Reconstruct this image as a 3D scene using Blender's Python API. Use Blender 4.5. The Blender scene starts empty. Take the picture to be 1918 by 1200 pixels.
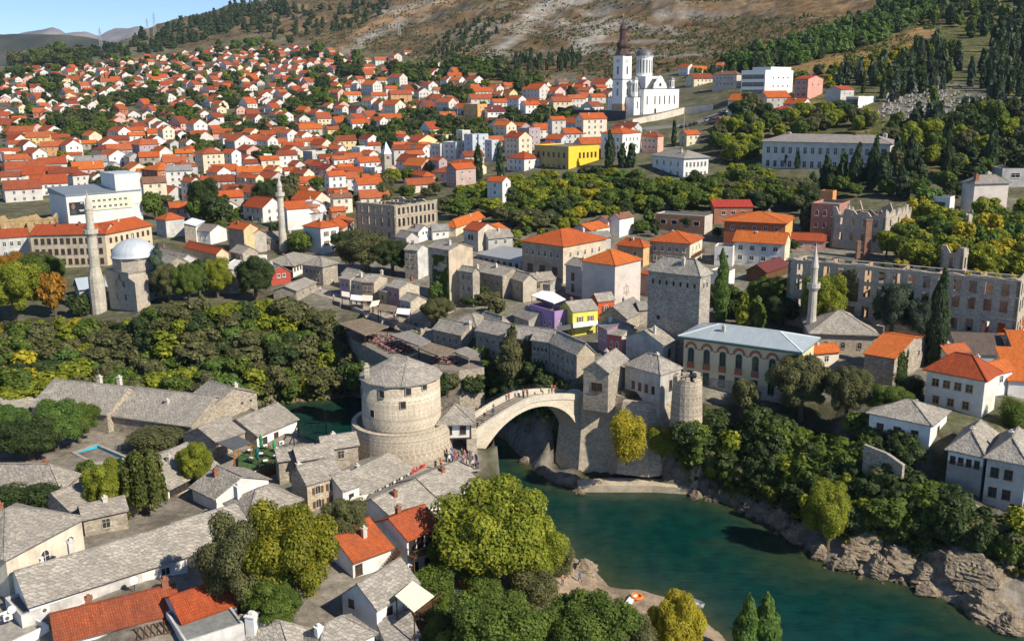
import bpy,math,random
import numpy as np
from mathutils import Vector,Matrix
random.seed(11)
rng=np.random.default_rng(11)
SC=bpy.context.scene
COL=SC.collection
R=math.radians
# ------------------------------------------------------------------ camera
F_PX,PITCH,ROLL,CAM_H=1806.0,R(13.5),R(-0.5),72.0
cam_d=bpy.data.cameras.new('camera')
cam_d.sensor_fit='HORIZONTAL';cam_d.sensor_width=36.0
cam_d.lens=36.0*F_PX/1918.0
cam_d.clip_start=1.0;cam_d.clip_end=60000.0
cam=bpy.data.objects.new('camera',cam_d);COL.objects.link(cam)
cam.matrix_world=Matrix.Translation((0,0,CAM_H))@Matrix.Rotation(R(90)-PITCH,4,'X')@Matrix.Rotation(ROLL,4,'Z')
SC.camera=cam
# ------------------------------------------------------------------ sky, sun, exposure
SUN_AZ=math.atan2(0.83,-0.56)
SUN_EL=R(39)
world=bpy.data.worlds.new('World');SC.world=world;world.use_nodes=True
wn=world.node_tree
bg=wn.nodes['Background']
sky=wn.nodes.new('ShaderNodeTexSky');sky.sky_type='NISHITA';sky.sun_disc=False
sky.sun_elevation=SUN_EL;sky.sun_rotation=SUN_AZ;sky.altitude=4500
sky.air_density=1.0;sky.dust_density=0.05;sky.ozone_density=4.0
wn.links.new(sky.outputs[0],bg.inputs[0]);bg.inputs[1].default_value=0.115
sun_d=bpy.data.lights.new('sun','SUN');sun_d.energy=5.0;sun_d.angle=R(0.55);sun_d.color=(1.0,0.90,0.74)
sun=bpy.data.objects.new('sun',sun_d);COL.objects.link(sun)
sdir=Vector((math.sin(SUN_AZ)*math.cos(SUN_EL),math.cos(SUN_AZ)*math.cos(SUN_EL),math.sin(SUN_EL)))
sun.rotation_euler=sdir.to_track_quat('Z','Y').to_euler();sun.location=(200,-100,300)
SC.view_settings.view_transform='Standard';SC.view_settings.look='None'
SC.view_settings.exposure=0.48;SC.view_settings.gamma=1.0;SC.view_settings.use_curve_mapping=False
cy=SC.cycles
cy.max_bounces=5;cy.diffuse_bounces=2;cy.glossy_bounces=2;cy.transmission_bounces=2
cy.transparent_max_bounces=4;cy.volume_bounces=0;cy.use_denoising=True
cy.caustics_reflective=False;cy.caustics_refractive=False
cy.use_adaptive_sampling=True;cy.adaptive_threshold=0.015
# ------------------------------------------------------------------ photo pixel <-> world
CP,SP,CR,SR=math.cos(PITCH),math.sin(PITCH),math.cos(ROLL),math.sin(ROLL)
def ray(u,v):
 x=(u-959.0)/F_PX;y=(600.0-v)/F_PX
 X=x*CR-y*SR;Y=x*SR+y*CR
 return X,CP+Y*SP,-SP+Y*CP
def at(u,v,z):
 dx,dy,dz=ray(u,v);t=(z-CAM_H)/dz
 return Vector((dx*t,dy*t,z))
def at_y(u,v,Y):
 dx,dy,dz=ray(u,v);t=Y/dy
 return Vector((dx*t,Y,CAM_H+dz*t))
def proj(x,y,z):
 q=z-CAM_H
 d=y*CP-q*SP;X=x/d;Y=(y*SP+q*CP)/d
 return 959.0+F_PX*(X*CR+Y*SR),600.0-F_PX*(-X*SR+Y*CR)
proj_np=proj
# ------------------------------------------------------------------ materials
MATS={}
def mk(name):
 m=bpy.data.materials.new(name);m.use_nodes=True
 nt=m.node_tree;b=nt.nodes['Principled BSDF']
 return m,nt,b
def nd(nt,t,**kw):
 n=nt.nodes.new(t)
 for k,v in kw.items():
  if k.startswith('i_'):n.inputs[k[2:].replace('_',' ')].default_value=v
  elif k.startswith('n'):
   try:n.inputs[int(k[1:])].default_value=v
   except ValueError:setattr(n,k,v)
  else:setattr(n,k,v)
 return n
def ln(nt,a,b):nt.links.new(a,b)
def c4(c):return(c[0],c[1],c[2],1.0)
def mixc(nt,fac,a,b,blend='MIX'):
 n=nt.nodes.new('ShaderNodeMix');n.data_type='RGBA';n.blend_type=blend
 for k,s in((0,fac),(6,a),(7,b)):
  if isinstance(s,(int,float)):n.inputs[k].default_value=s
  elif isinstance(s,(tuple,list)):n.inputs[k].default_value=c4(s)
  else:nt.links.new(s,n.inputs[k])
 return n.outputs[2]
def ramp(nt,src,stops):
 n=nt.nodes.new('ShaderNodeValToRGB');cr=n.color_ramp
 while len(cr.elements)<len(stops):cr.elements.new(0.5)
 for e,(p,c)in zip(cr.elements,stops):
  e.position=p;e.color=c4(c)if isinstance(c,(tuple,list))else(c,c,c,1)
 nt.links.new(src,n.inputs[0]);return n.outputs[0]
def wpos(nt):return nt.nodes.new('ShaderNodeNewGeometry').outputs['Position']
def uvm(nt):return nt.nodes.new('ShaderNodeUVMap').outputs[0]
def noise(nt,vec,scale,detail=3.0,rough=0.55):
 n=nt.nodes.new('ShaderNodeTexNoise');n.inputs['Scale'].default_value=scale
 n.inputs['Detail'].default_value=detail;n.inputs['Roughness'].default_value=rough
 nt.links.new(vec,n.inputs['Vector']);return n.outputs['Fac'],n.outputs['Color']
def bump(nt,b,h,s,d=0.1):
 n=nt.nodes.new('ShaderNodeBump');n.inputs['Strength'].default_value=s;n.inputs['Distance'].default_value=d
 nt.links.new(h,n.inputs['Height']);nt.links.new(n.outputs[0],b.inputs['Normal'])
def plaster(c,dirt=0.35,key=None):
 key=key or('plaster',tuple(round(x,3)for x in c),dirt)
 if key in MATS:return MATS[key]
 m,nt,b=mk('plaster_%d'%len(MATS));p=wpos(nt)
 f,_=noise(nt,p,0.35,5,0.65);f2,_=noise(nt,p,2.5,4,0.6)
 mp=nt.nodes.new('ShaderNodeMapping');mp.inputs['Scale'].default_value=(1.2,1.2,0.14);ln(nt,p,mp.inputs[0])
 f3,_=noise(nt,mp.outputs[0],1.0,4,0.6)
 d=[x*(1-dirt)*y for x,y in zip(c,(0.95,0.93,0.88))]
 c1=mixc(nt,ramp(nt,f,[(0.42,0),(0.72,1)]),c,d)
 c2=mixc(nt,ramp(nt,f3,[(0.55,0),(0.75,0.6)]),c1,d)
 c3=mixc(nt,0.25,c2,ramp(nt,f2,[(0.3,[x*0.8 for x in c]),(0.7,[min(1,x*1.08)for x in c])]))
 ln(nt,c3,b.inputs['Base Color']);b.inputs['Roughness'].default_value=0.85
 b.inputs['Specular IOR Level'].default_value=0.2
 bump(nt,b,f2,0.25,0.03)
 MATS[key]=m;return m
def stone(c,bw=0.6,rh=0.3,var=0.35,mortar=0.75,key=None,stain=0.5):
 key=('stone',tuple(c),bw,rh,var,stain)
 if key in MATS:return MATS[key]
 m,nt,b=mk('stone_wall_%d'%len(MATS));uv=uvm(nt);p=wpos(nt)
 _,nc=noise(nt,uv,1.3,2)
 ad=nt.nodes.new('ShaderNodeMix');ad.data_type='RGBA';ad.blend_type='LINEAR_LIGHT';ad.inputs[0].default_value=0.07
 ln(nt,uv,ad.inputs[6]);ln(nt,nc,ad.inputs[7])
 br=nd(nt,'ShaderNodeTexBrick');ln(nt,ad.outputs[2],br.inputs['Vector'])
 br.inputs['Color1'].default_value=c4([x*(1-var)for x in c]);br.inputs['Color2'].default_value=c4([min(1,x*(1+var*0.6))for x in c])
 br.inputs['Mortar'].default_value=c4([x*mortar for x in c]);br.inputs['Scale'].default_value=1.0
 br.inputs['Mortar Size'].default_value=0.022;br.inputs['Brick Width'].default_value=bw;br.inputs['Row Height'].default_value=rh
 br.inputs['Bias'].default_value=0.1
 f,_=noise(nt,p,0.45,6,0.65);f2,_=noise(nt,p,3.0,4,0.7)
 c1=mixc(nt,ramp(nt,f,[(0.40,0),(0.70,stain)]),br.outputs['Color'],[c[0]*0.45,c[1]*0.43,c[2]*0.42])
 c2=mixc(nt,0.55,c1,ramp(nt,f2,[(0.3,0.55),(0.62,1.05)]),'MULTIPLY')
 ln(nt,c2,b.inputs['Base Color']);b.inputs['Roughness'].default_value=0.92;b.inputs['Specular IOR Level'].default_value=0.15
 bump(nt,b,f2,0.7,0.12)
 MATS[key]=m;return m
def slab(c=(0.43,0.405,0.37),sc=1.75,key=None,*_):
 key=('slab',tuple(c),sc)
 if key in MATS:return MATS[key]
 m,nt,b=mk('stone_slab_roof_%d'%len(MATS));uv=uvm(nt);p=wpos(nt)
 su=nt.nodes.new('ShaderNodeSeparateXYZ');ln(nt,uv,su.inputs[0]);cu=nt.nodes.new('ShaderNodeCombineXYZ')
 def ma(op,a,b_,c_=0.0):
  q=nt.nodes.new('ShaderNodeMath');q.operation=op
  for i_,x in enumerate((a,b_,c_)):
   if isinstance(x,(int,float)):q.inputs[i_].default_value=x
   else:ln(nt,x,q.inputs[i_])
  return q.outputs[0]
 vv_=ma('MULTIPLY',su.outputs[1],sc*1.2);ln(nt,vv_,cu.inputs[1]);ln(nt,ma('MULTIPLY_ADD',su.outputs[0],sc*0.8,ma('MULTIPLY',vv_,0.55)),cu.inputs[0]);mp=cu
 v1=nd(nt,'ShaderNodeTexVoronoi');v1.inputs['Scale'].default_value=1.0;v1.inputs['Randomness'].default_value=0.42;ln(nt,mp.outputs[0],v1.inputs['Vector'])
 v2=nd(nt,'ShaderNodeTexVoronoi');v2.feature='DISTANCE_TO_EDGE';v2.inputs['Scale'].default_value=1.0;v2.inputs['Randomness'].default_value=0.42;ln(nt,mp.outputs[0],v2.inputs['Vector'])
 sp=nt.nodes.new('ShaderNodeSeparateColor');ln(nt,v1.outputs['Color'],sp.inputs[0])
 f,_=noise(nt,p,0.30,5,0.6);f2,_=noise(nt,p,3.0,5,0.7);f3,_=noise(nt,p,0.9,3,0.6)
 c0=ramp(nt,sp.outputs[0],[(0.0,[x*0.72 for x in c]),(0.5,c),(1.0,[min(1,x*1.22)for x in c])])
 c1=mixc(nt,ramp(nt,v2.outputs['Distance'],[(0.01,0.75),(0.085,0.0)]),c0,[x*0.42 for x in c])
 c1=mixc(nt,ramp(nt,f,[(0.40,0),(0.68,0.5)]),c1,[c[0]*0.66,c[1]*0.66,c[2]*0.66])
 c1=mixc(nt,ramp(nt,f3,[(0.55,0),(0.72,0.45)]),c1,[c[0]*1.12,c[1]*1.02,c[2]*0.86])
 c2=mixc(nt,0.55,c1,ramp(nt,f2,[(0.3,0.58),(0.65,1.1)]),'MULTIPLY')
 ln(nt,c2,b.inputs['Base Color']);b.inputs['Roughness'].default_value=0.85;b.inputs['Specular IOR Level'].default_value=0.2
 h=nt.nodes.new('ShaderNodeMath');h.operation='MULTIPLY_ADD';ln(nt,sp.outputs[1],h.inputs[0]);h.inputs[1].default_value=0.6;ln(nt,ramp(nt,v2.outputs['Distance'],[(0.0,0.0),(0.12,0.6)]),h.inputs[2])
 bump(nt,b,h.outputs[0],0.7,0.12)
 MATS[key]=m;return m
def tile(c=(0.50,0.125,0.035),age=0.4):
 key=('tile',tuple(c),age)
 if key in MATS:return MATS[key]
 m,nt,b=mk('clay_tile_roof_%d'%len(MATS));uv=uvm(nt);p=wpos(nt)
 br=nd(nt,'ShaderNodeTexBrick');ln(nt,uv,br.inputs['Vector']);br.offset=0.0
 br.inputs['Color1'].default_value=c4([x*0.82 for x in c]);br.inputs['Color2'].default_value=c4([min(1,x*1.15)for x in c])
 br.inputs['Mortar'].default_value=c4([x*0.5 for x in c]);br.inputs['Scale'].default_value=1.0
 br.inputs['Mortar Size'].default_value=0.035;br.inputs['Brick Width'].default_value=0.25;br.inputs['Row Height'].default_value=0.40
 f,_=noise(nt,p,0.35,5,0.65);f2,_=noise(nt,p,1.7,4,0.6)
 c1=mixc(nt,ramp(nt,f,[(0.42,0),(0.7,age)]),br.outputs['Color'],[c[0]*0.42,c[1]*0.5+0.01,c[2]*0.7+0.012])
 mp=nt.nodes.new('ShaderNodeMapping');mp.inputs['Scale'].default_value=(1.6,0.22,1);ln(nt,uv,mp.inputs[0]);f4,_=noise(nt,mp.outputs[0],1.0,4,0.7)
 c1=mixc(nt,0.75,c1,ramp(nt,f4,[(0.3,0.62),(0.66,1.12)]),'MULTIPLY')
 c2=mixc(nt,ramp(nt,f2,[(0.5,0),(0.75,age)]),c1,[c[0]*0.85,c[1]*1.15,c[2]*1.3])
 ln(nt,c2,b.inputs['Base Color']);b.inputs['Roughness'].default_value=0.8;b.inputs['Specular IOR Level'].default_value=0.2
 bump(nt,b,br.outputs['Fac'],-0.5,0.06)
 MATS[key]=m;return m
def flat(c,rough=0.7,metal=0.0,var=0.15,spec=0.3):
 key=('flat',tuple(c),rough,metal,var)
 if key in MATS:return MATS[key]
 m,nt,b=mk('surface_%d'%len(MATS));p=wpos(nt);f,_=noise(nt,p,1.3,4,0.6)
 ln(nt,ramp(nt,f,[(0.3,[x*(1-var)for x in c]),(0.7,[min(1,x*(1+var))for x in c])]),b.inputs['Base Color'])
 b.inputs['Roughness'].default_value=rough;b.inputs['Metallic'].default_value=metal;b.inputs['Specular IOR Level'].default_value=spec
 MATS[key]=m;return m
def seam(c,w=0.55):
 key=('seam',tuple(c))
 if key in MATS:return MATS[key]
 m,nt,b=mk('seamed_metal_%d'%len(MATS));uv=uvm(nt);p=wpos(nt)
 br=nd(nt,'ShaderNodeTexBrick');ln(nt,uv,br.inputs['Vector']);br.offset=0
 br.inputs['Color1'].default_value=c4([x*0.95 for x in c]);br.inputs['Color2'].default_value=c4([x*1.05 for x in c])
 br.inputs['Mortar'].default_value=c4([x*0.7 for x in c]);br.inputs['Scale'].default_value=1
 br.inputs['Mortar Size'].default_value=0.03;br.inputs['Brick Width'].default_value=w;br.inputs['Row Height'].default_value=40
 f,_=noise(nt,p,0.5,5);c1=mixc(nt,ramp(nt,f,[(0.4,0),(0.7,0.35)]),br.outputs['Color'],[x*0.75 for x in c])
 ln(nt,c1,b.inputs['Base Color']);b.inputs['Roughness'].default_value=0.5;b.inputs['Metallic'].default_value=0.15
 MATS[key]=m;return m
def leafm(c,c2=None,key=None):
 c2=c2 or tuple(x*1.7 for x in c)
 key=('leaf',tuple(c),tuple(c2))
 if key in MATS:return MATS[key]
 m,nt,b=mk('leaves_%d'%len(MATS));g=nt.nodes.new('ShaderNodeNewGeometry')
 f,_=noise(nt,g.outputs['Position'],0.55,2)
 a=nt.nodes.new('ShaderNodeMath');a.operation='MULTIPLY_ADD';ln(nt,g.outputs['Random Per Island'],a.inputs[0]);a.inputs[1].default_value=0.55
 s=nt.nodes.new('ShaderNodeMath');s.operation='MULTIPLY_ADD';ln(nt,f,s.inputs[0]);s.inputs[1].default_value=1.5;s.inputs[2].default_value=-0.55
 ln(nt,s.outputs[0],a.inputs[2])
 col=ramp(nt,a.outputs[0],[(0.1,[x*0.75 for x in c]),(0.5,c),(0.95,c2)])
 ln(nt,col,b.inputs['Base Color']);b.inputs['Roughness'].default_value=0.6;b.inputs['Specular IOR Level'].default_value=0.25
 tr=nt.nodes.new('ShaderNodeBsdfTranslucent');ln(nt,mixc(nt,1.0,col,(1.0,1.0,0.6),'MULTIPLY'),tr.inputs[0])
 mx=nt.nodes.new('ShaderNodeMixShader');mx.inputs[0].default_value=0.42
 ln(nt,b.outputs[0],mx.inputs[1]);ln(nt,tr.outputs[0],mx.inputs[2])
 ln(nt,mx.outputs[0],nt.nodes['Material Output'].inputs[0])
 MATS[key]=m;return m
GLASS=flat((0.035,0.04,0.045),0.12,0,0.3,0.5)
HOLE=flat((0.03,0.028,0.025),0.9)
WOOD=flat((0.11,0.055,0.025),0.7,0,0.35)
DWOOD=flat((0.05,0.032,0.02),0.7,0,0.3)
IRON=flat((0.03,0.03,0.032),0.5,0.3)
WHITEP=flat((0.78,0.77,0.74),0.6)
BARK=flat((0.11,0.085,0.06),0.95,0,0.4)
LIME=stone((0.56,0.49,0.38),0.62,0.32,0.3,0.8,stain=0.35)
LIMED=stone((0.44,0.39,0.315),0.55,0.28,0.4,0.75,stain=0.6)
LIMEW=stone((0.60,0.53,0.42),0.9,0.42,0.12,0.85,stain=0.18)
RUBBLE=stone((0.47,0.41,0.325),0.42,0.22,0.45,0.6,stain=0.5)
SLAB=slab((0.335,0.307,0.268));SLABL=slab((0.375,0.345,0.30));SLABD=slab((0.285,0.265,0.24))
T_OR=tile((0.54,0.118,0.028),0.35);T_RED=tile((0.42,0.083,0.027),0.45);T_OLD=tile((0.34,0.085,0.036),0.6)
T_BRT=tile((0.60,0.155,0.032),0.2);T_MAR=tile((0.17,0.045,0.04),0.4);T_BRN=tile((0.26,0.13,0.08),0.4)
T_MUT=tile((0.42,0.105,0.040),0.5);T_PAL=tile((0.50,0.135,0.050),0.4);T_DRK=tile((0.28,0.065,0.028),0.5)
TILES=[T_OR,T_RED,T_OLD,T_OR,T_RED,T_OR]
# ------------------------------------------------------------------ mesh builder
class MB:
 def __init__(s):s.v=[];s.f=[];s.m=[]
 def face(s,pts,m=0):
  n=len(s.v);s.v+=[tuple(p)for p in pts];s.f.append(tuple(range(n,n+len(pts))));s.m.append(m)
 def hexa(s,a,b,c,d,e,f,g,h,m=0,mtop=None,skip=()):
# a b c d lower ring (ccw from above), e f g h upper ring
  n=len(s.v);s.v+=[tuple(p)for p in(a,b,c,d,e,f,g,h)]
  for k,q in enumerate(((3,2,1,0),(4,5,6,7),(0,1,5,4),(1,2,6,5),(2,3,7,6),(3,0,4,7))):
   if k in skip:continue
   s.f.append(tuple(n+i for i in q));s.m.append(mtop if(k==1 and mtop is not None)else m)
 def box(s,x0,y0,z0,x1,y1,z1,m=0,mtop=None,skip=()):
  s.hexa((x0,y0,z0),(x1,y0,z0),(x1,y1,z0),(x0,y1,z0),(x0,y0,z1),(x1,y0,z1),(x1,y1,z1),(x0,y1,z1),m,mtop,skip)
 def bar(s,p,q,w,h=None,m=0):
  p=Vector(p);q=Vector(q);d=q-p
  if d.length<1e-6:return
  d.normalize();a=d.cross(Vector((0,0,1)))
  if a.length<1e-4:a=Vector((1,0,0))
  a.normalize();b=a.cross(d);a*=w/2;b*=(h or w)/2
  s.hexa(p-a-b,p+a-b,q+a-b,q-a-b,p-a+b,p+a+b,q+a+b,q-a+b,m)
 def lathe(s,prof,n=16,m=0,cx=0,cy=0,a0=0.0,a1=2*math.pi,caps=True):
# prof: list of (r, z) bottom to top
  full=abs(a1-a0-2*math.pi)<1e-6;k=n if full else n+1;b=len(s.v)
  for r_,z in prof:
   for i in range(k):
    a=a0+(a1-a0)*i/n;s.v.append((cx+r_*math.cos(a),cy+r_*math.sin(a),z))
  for j in range(len(prof)-1):
   mm=m[j]if isinstance(m,(list,tuple))else m
   for i in range(n):
    i2=(i+1)%k if full else i+1
    s.f.append((b+j*k+i,b+j*k+i2,b+(j+1)*k+i2,b+(j+1)*k+i));s.m.append(mm)
  if caps and full:
   mm=m[-1]if isinstance(m,(list,tuple))else m
   if prof[-1][0]>1e-3:s.f.append(tuple(b+(len(prof)-1)*k+i for i in range(k)));s.m.append(mm)
 def mesh(s,name,mats,smooth=False):
  me=bpy.data.meshes.new(name);me.from_pydata(s.v,[],s.f)
  for m in mats:me.materials.append(m)
  me.polygons.foreach_set('material_index',s.m)
  if smooth:me.polygons.foreach_set('use_smooth',[True]*len(s.f))
  uvl=me.uv_layers.new(name='UVMap')
  co=np.array(s.v,dtype=float).reshape(-1,3);out=np.empty((sum(len(f)for f in s.f),2));k=0
  for f in s.f:
   p=co[list(f)];nrm=np.zeros(3)
   for i in range(len(f)):nrm+=np.cross(p[i]-p[0],p[(i+1)%len(f)]-p[0])
   l=np.linalg.norm(nrm);nrm=nrm/l if l>1e-12 else np.array([0,0,1.])
   if abs(nrm[2])>0.999:U=np.array([1.,0,0])
   else:U=np.array([-nrm[1],nrm[0],0]);U/=np.linalg.norm(U)
   V=np.cross(nrm,U);out[k:k+len(f),0]=p@U;out[k:k+len(f),1]=p@V;k+=len(f)
  uvl.data.foreach_set('uv',out.ravel())
  return me
 def build(s,name,mats,parent=None,loc=None,smooth=False,rot=0.0):
  if not isinstance(mats,(list,tuple)):mats=[mats]
  o=bpy.data.objects.new(name,s.mesh(name,mats,smooth));COL.objects.link(o)
  if parent is not None:o.parent=parent
  if loc is not None:o.location=loc
  if rot:o.rotation_euler.z=rot
  return o
def put(name,me,parent=None,loc=(0,0,0),rot=0.0,scale=None):
 o=bpy.data.objects.new(name,me);COL.objects.link(o)
 if parent is not None:o.parent=parent
 o.location=loc;o.rotation_euler.z=rot
 if scale is not None:o.scale=scale if isinstance(scale,(tuple,list))else(scale,)*3
 return o
def tag(o,label,cat,group=None,kind=None):
 if label:o['label']=label
 if cat:o['category']=cat
 if group:o['group']=group
 if kind:o['kind']=kind
 return o
def thing(name,label,cat,loc=(0,0,0),rot=0.0,group=None):
 o=bpy.data.objects.new(name,None);COL.objects.link(o);o.empty_display_size=0.5
 o.location=loc;o.rotation_euler.z=rot
 return tag(o,label,cat,group)
def struct(o):o['kind']='structure';return o
# ------------------------------------------------------------------ terrain
CTRL=[]
def prof(u,pts):
 for v,Y in pts:CTRL.append(tuple(at_y(u,v,Y)))
P_LEFT=[(600,236),(480,300),(420,352),(370,420),(320,500),(270,620),(220,790),(170,1060),(140,1280)]
prof(-500,P_LEFT+[(118,1500)]);prof(-200,P_LEFT+[(120,1500)]);prof(50,P_LEFT+[(124,1500)])
prof(175,P_LEFT+[(110,1500),(90,1700)])
prof(300,[(560,240),(480,300),(420,360),(370,430),(320,500),(270,620),(220,790),(170,1000),(140,1200),(110,1450),(80,1750),(45,2100)])
prof(450,[(560,248),(490,300),(430,350),(380,410),(330,490),(280,600),(230,730),(180,920),(130,1200),(95,1450),(60,1750),(5,2250)])
prof(600,[(540,262),(480,305),(430,350),(380,410),(330,490),(280,600),(230,720),(180,900),(130,1150),(90,1400),(50,1700),(0,2050)])
prof(760,[(560,250),(500,290),(430,345),(380,395),(330,465),(280,555),(230,660),(180,820),(135,1000),(95,1200),(50,1450),(0,1750)])
prof(900,[(590,236),(560,250),(500,285),(430,335),(380,385),(330,450),(280,520),(230,620),(180,760),(140,900),(100,1050),(50,1250),(0,1500)])
prof(1050,[(600,232),(560,250),(500,285),(430,335),(370,385),(320,435),(280,480),(235,570),(200,660),(150,820),(100,980),(50,1170),(0,1400)])
prof(1190,[(600,228),(560,248),(500,285),(430,335),(350,395),(300,440),(262,480),(218,545),(212,590),(185,650),(140,780),(100,900),(50,1080),(0,1280)])
prof(1300,[(230,520),(214,560)])
prof(1400,[(620,218),(520,272),(450,318),(400,350),(340,400),(290,430),(240,470),(190,540),(150,640),(110,760),(60,920),(0,1120)])
prof(1650,[(665,204),(600,232),(520,270),(440,310),(380,345),(330,380),(280,420),(230,460),(180,530),(130,620),(80,740),(30,860),(0,950)])
for uu in(1900,2200):prof(uu,[(665,198),(600,222),(520,252),(450,285),(380,330),(300,390),(230,440),(170,510),(100,640),(50,760),(0,880)])
for u,v,z in[(1300,765,15),(1480,775,14.5),(1600,798,15.5),(1700,865,14.5),(1850,935,11.5),(1918,1000,9.5),(2100,1040,9),(1150,752,15.5),(1250,758,16.5),
    (1100,690,16.5),(1870,800,16),(1750,780,17),
    (830,895,13),(600,930,13),(300,960,13),(50,1000,13.5),(50,1150,14),(400,1100,13),(700,1050,11),(800,1080,9),(900,1120,6),(1000,1090,4),
    (1150,1110,2.0),(1250,1170,2.2),(1350,1230,1.8),(500,870,12),(150,850,12),(250,820,11),(50,780,11),(650,1180,10),(1000,1190,5),(300,1300,14),
    (-300,900,13),(-300,1200,14),(700,1500,10),(1300,1500,3),(1000,760,15),(850,660,14),(700,640,15),(560,650,15)]:
 CTRL.append(tuple(at(u,v,z)))
for s,z in[(-0.9,140),(-0.5,120),(-0.42,135),(-0.38,170),(-0.33,250),(-0.2,330),(0.0,420),(0.3,480),(0.6,500)]:
 CTRL.append((s*2900,2900,z))
for s,z in[(-0.9,110),(-0.55,95),(-0.46,105),(-0.42,130)]:
 CTRL.append((s*2200,2200,z))
CT=np.array(CTRL)
def _tc(x,y):
 y=np.maximum(y,20.0);return np.stack([x/y*2.2,np.log(y)],-1)
_A=_tc(CT[:,0],CT[:,1]);_n=len(_A)
_D=np.linalg.norm(_A[:,None]-_A[None],axis=2)
_M=np.zeros((_n+3,_n+3));_M[:_n,:_n]=-_D-0.004*np.eye(_n);_M[:_n,_n]=1;_M[:_n,_n+1:]=_A;_M[_n:,:_n]=_M[:_n,_n:].T
_W=np.linalg.solve(_M,np.concatenate([CT[:,2],np.zeros(3)]))
def upland(x,y):
 P=_tc(x,y);sh=P.shape[:-1];P=P.reshape(-1,2);out=np.empty(len(P))
 for i in range(0,len(P),20000):
  q=P[i:i+20000];d=np.linalg.norm(q[:,None]-_A[None],axis=2)
  out[i:i+20000]=-d@_W[:_n]+_W[_n]+q@_W[_n+1:]
 return out.reshape(sh)
EAST=[(2300,1300,24),(2100,1225,24),(1918,1168,24),(1895,1178,24),(1820,1150,25),(1760,1118,25),(1700,1092,25),(1610,1078,26),(1545,1055,27),(1500,1020,28),(1440,985,28),
  (1400,962,26),(1350,940,17),(1290,922,6.5),(1220,915,9),(1150,915,8),(1080,917,8),(1040,905,9),(1000,882,12),(975,856,15),(945,822,16),(860,790,17),(760,762,17),(660,742,17),(600,748,17),(500,758,16),
  (430,764,15),(300,760,14),(100,750,15),(-200,745,16),(-600,740,16)]
def _zv(u,v,z=10.5):
 p=at(u,v,z);return proj(p.x,p.y,0.0)
WEST=[_zv(-600,735)+(6,),_zv(-200,728)+(6,),_zv(100,725)+(6,),_zv(300,730)+(5,),_zv(440,752)+(5,),_zv(492,775)+(4,),_zv(562,822)+(3,),_zv(610,838)+(3,),_zv(648,842)+(3,),proj(-22.5,164.5,0)+(3,),proj(-14,163.5,0)+(3,),proj(-9.5,160.5,0)+(2.5,),proj(-6.0,156.5,0)+(2.5,),(912,906,4),(940,930,8),(1000,985,12),(1040,1020,12),(1062,1036,12),(1120,1072,12),
  (1140,1097,10),(1200,1110,9),(1267,1125,8),(1285,1130,8),(1315,1160,8),(1350,1185,8),(1390,1245,8),(1500,1400,8),(1560,1700,8)]
RIV=np.array([tuple(at(u,v,0))[:2]for u,v,w in EAST+WEST]);RW=np.array([w for u,v,w in EAST+WEST],float)
def inpoly(px,py,poly):
 poly=np.asarray(poly,float);ins=np.zeros(np.shape(px),bool);n=len(poly)
 for i in range(n):
  x1,y1=poly[i];x2,y2=poly[(i+1)%n]
  if y1==y2:continue
  c=((y1>py)!=(y2>py))&(px<(x2-x1)*(py-y1)/(y2-y1)+x1);ins^=c
 return ins
def river_d(x,y):
 best=np.full(np.shape(x),1e9);bw=np.zeros(np.shape(x));n=len(RIV)
 for i in range(n):
  if i==len(EAST)-1 or i==n-1:continue
  a=RIV[i];b=RIV[(i+1)%n];ab=b-a;L=ab@ab
  t=np.clip(((x-a[0])*ab[0]+(y-a[1])*ab[1])/L,0,1)
  d=np.hypot(x-a[0]-t*ab[0],y-a[1]-t*ab[1]);k=d<best
  best=np.where(k,d,best);bw=np.where(k,RW[i]+(RW[(i+1)%n]-RW[i])*t,bw)
 return best,bw,inpoly(x,y,RIV)
def vnoise(x,y,seed=0):
# cheap smooth value noise
 xi=np.floor(x).astype(int);yi=np.floor(y).astype(int);fx=x-xi;fy=y-yi
 fx=fx*fx*(3-2*fx);fy=fy*fy*(3-2*fy)
 def h(a,b):
  q=(a*374761393+b*668265263+seed*974711)&0xffffffff;q=((q^(q>>13))*1274126177)&0xffffffff
  return((q^(q>>16))&0xffff)/65535.0
 return(h(xi,yi)*(1-fx)+h(xi+1,yi)*fx)*(1-fy)+(h(xi,yi+1)*(1-fx)+h(xi+1,yi+1)*fx)*fy
def fbm(x,y,o=4,seed=0):
 s=0;a=0.5
 for k in range(o):s=s+a*(vnoise(x,y,seed+k)-0.5);x=x*2.03+7.1;y=y*2.03+3.3;a*=0.5
 return s
def height(x,y):
 z=upland(x,y);d,w,ins=river_d(x,y)
 t=np.clip(d/w,0,1);k=1-(1-t)**1.6
 rock=fbm(x/6.0,y/6.0,4,5)*7.0*np.clip(4*t*(1-t)+0.12*(t<1),0,1)*np.clip(z/14,0.1,1)
 k=np.where(ins,0,k)
 zz=np.where(ins,-np.minimum(0.25+d*0.33,4.0),np.maximum(z*k+rock,-0.2))
 far=np.clip((y-520)/500,0,1)
 zz=zz+far*(fbm(x/90.0,y/90.0,6,9)*22.0+np.abs(fbm(x/40.0,y/55.0,4,91))*-14.0+fbm((x+y*0.6)/34.0,(y-x*0.5)/80.0,3,21)*7.0)*np.clip((z-75)/60,0.0,1.6)
 return zz
S0,S1,NS=-0.80,0.84,460
L0,L1,NT=math.log(48.0),math.log(2900.0),560
_s=np.linspace(S0,S1,NS);_t=np.linspace(L0,L1,NT)
GS,GT=np.meshgrid(_s,_t);GY=np.exp(GT);GX=GS*GY
GZ=height(GX,GY)
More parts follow.
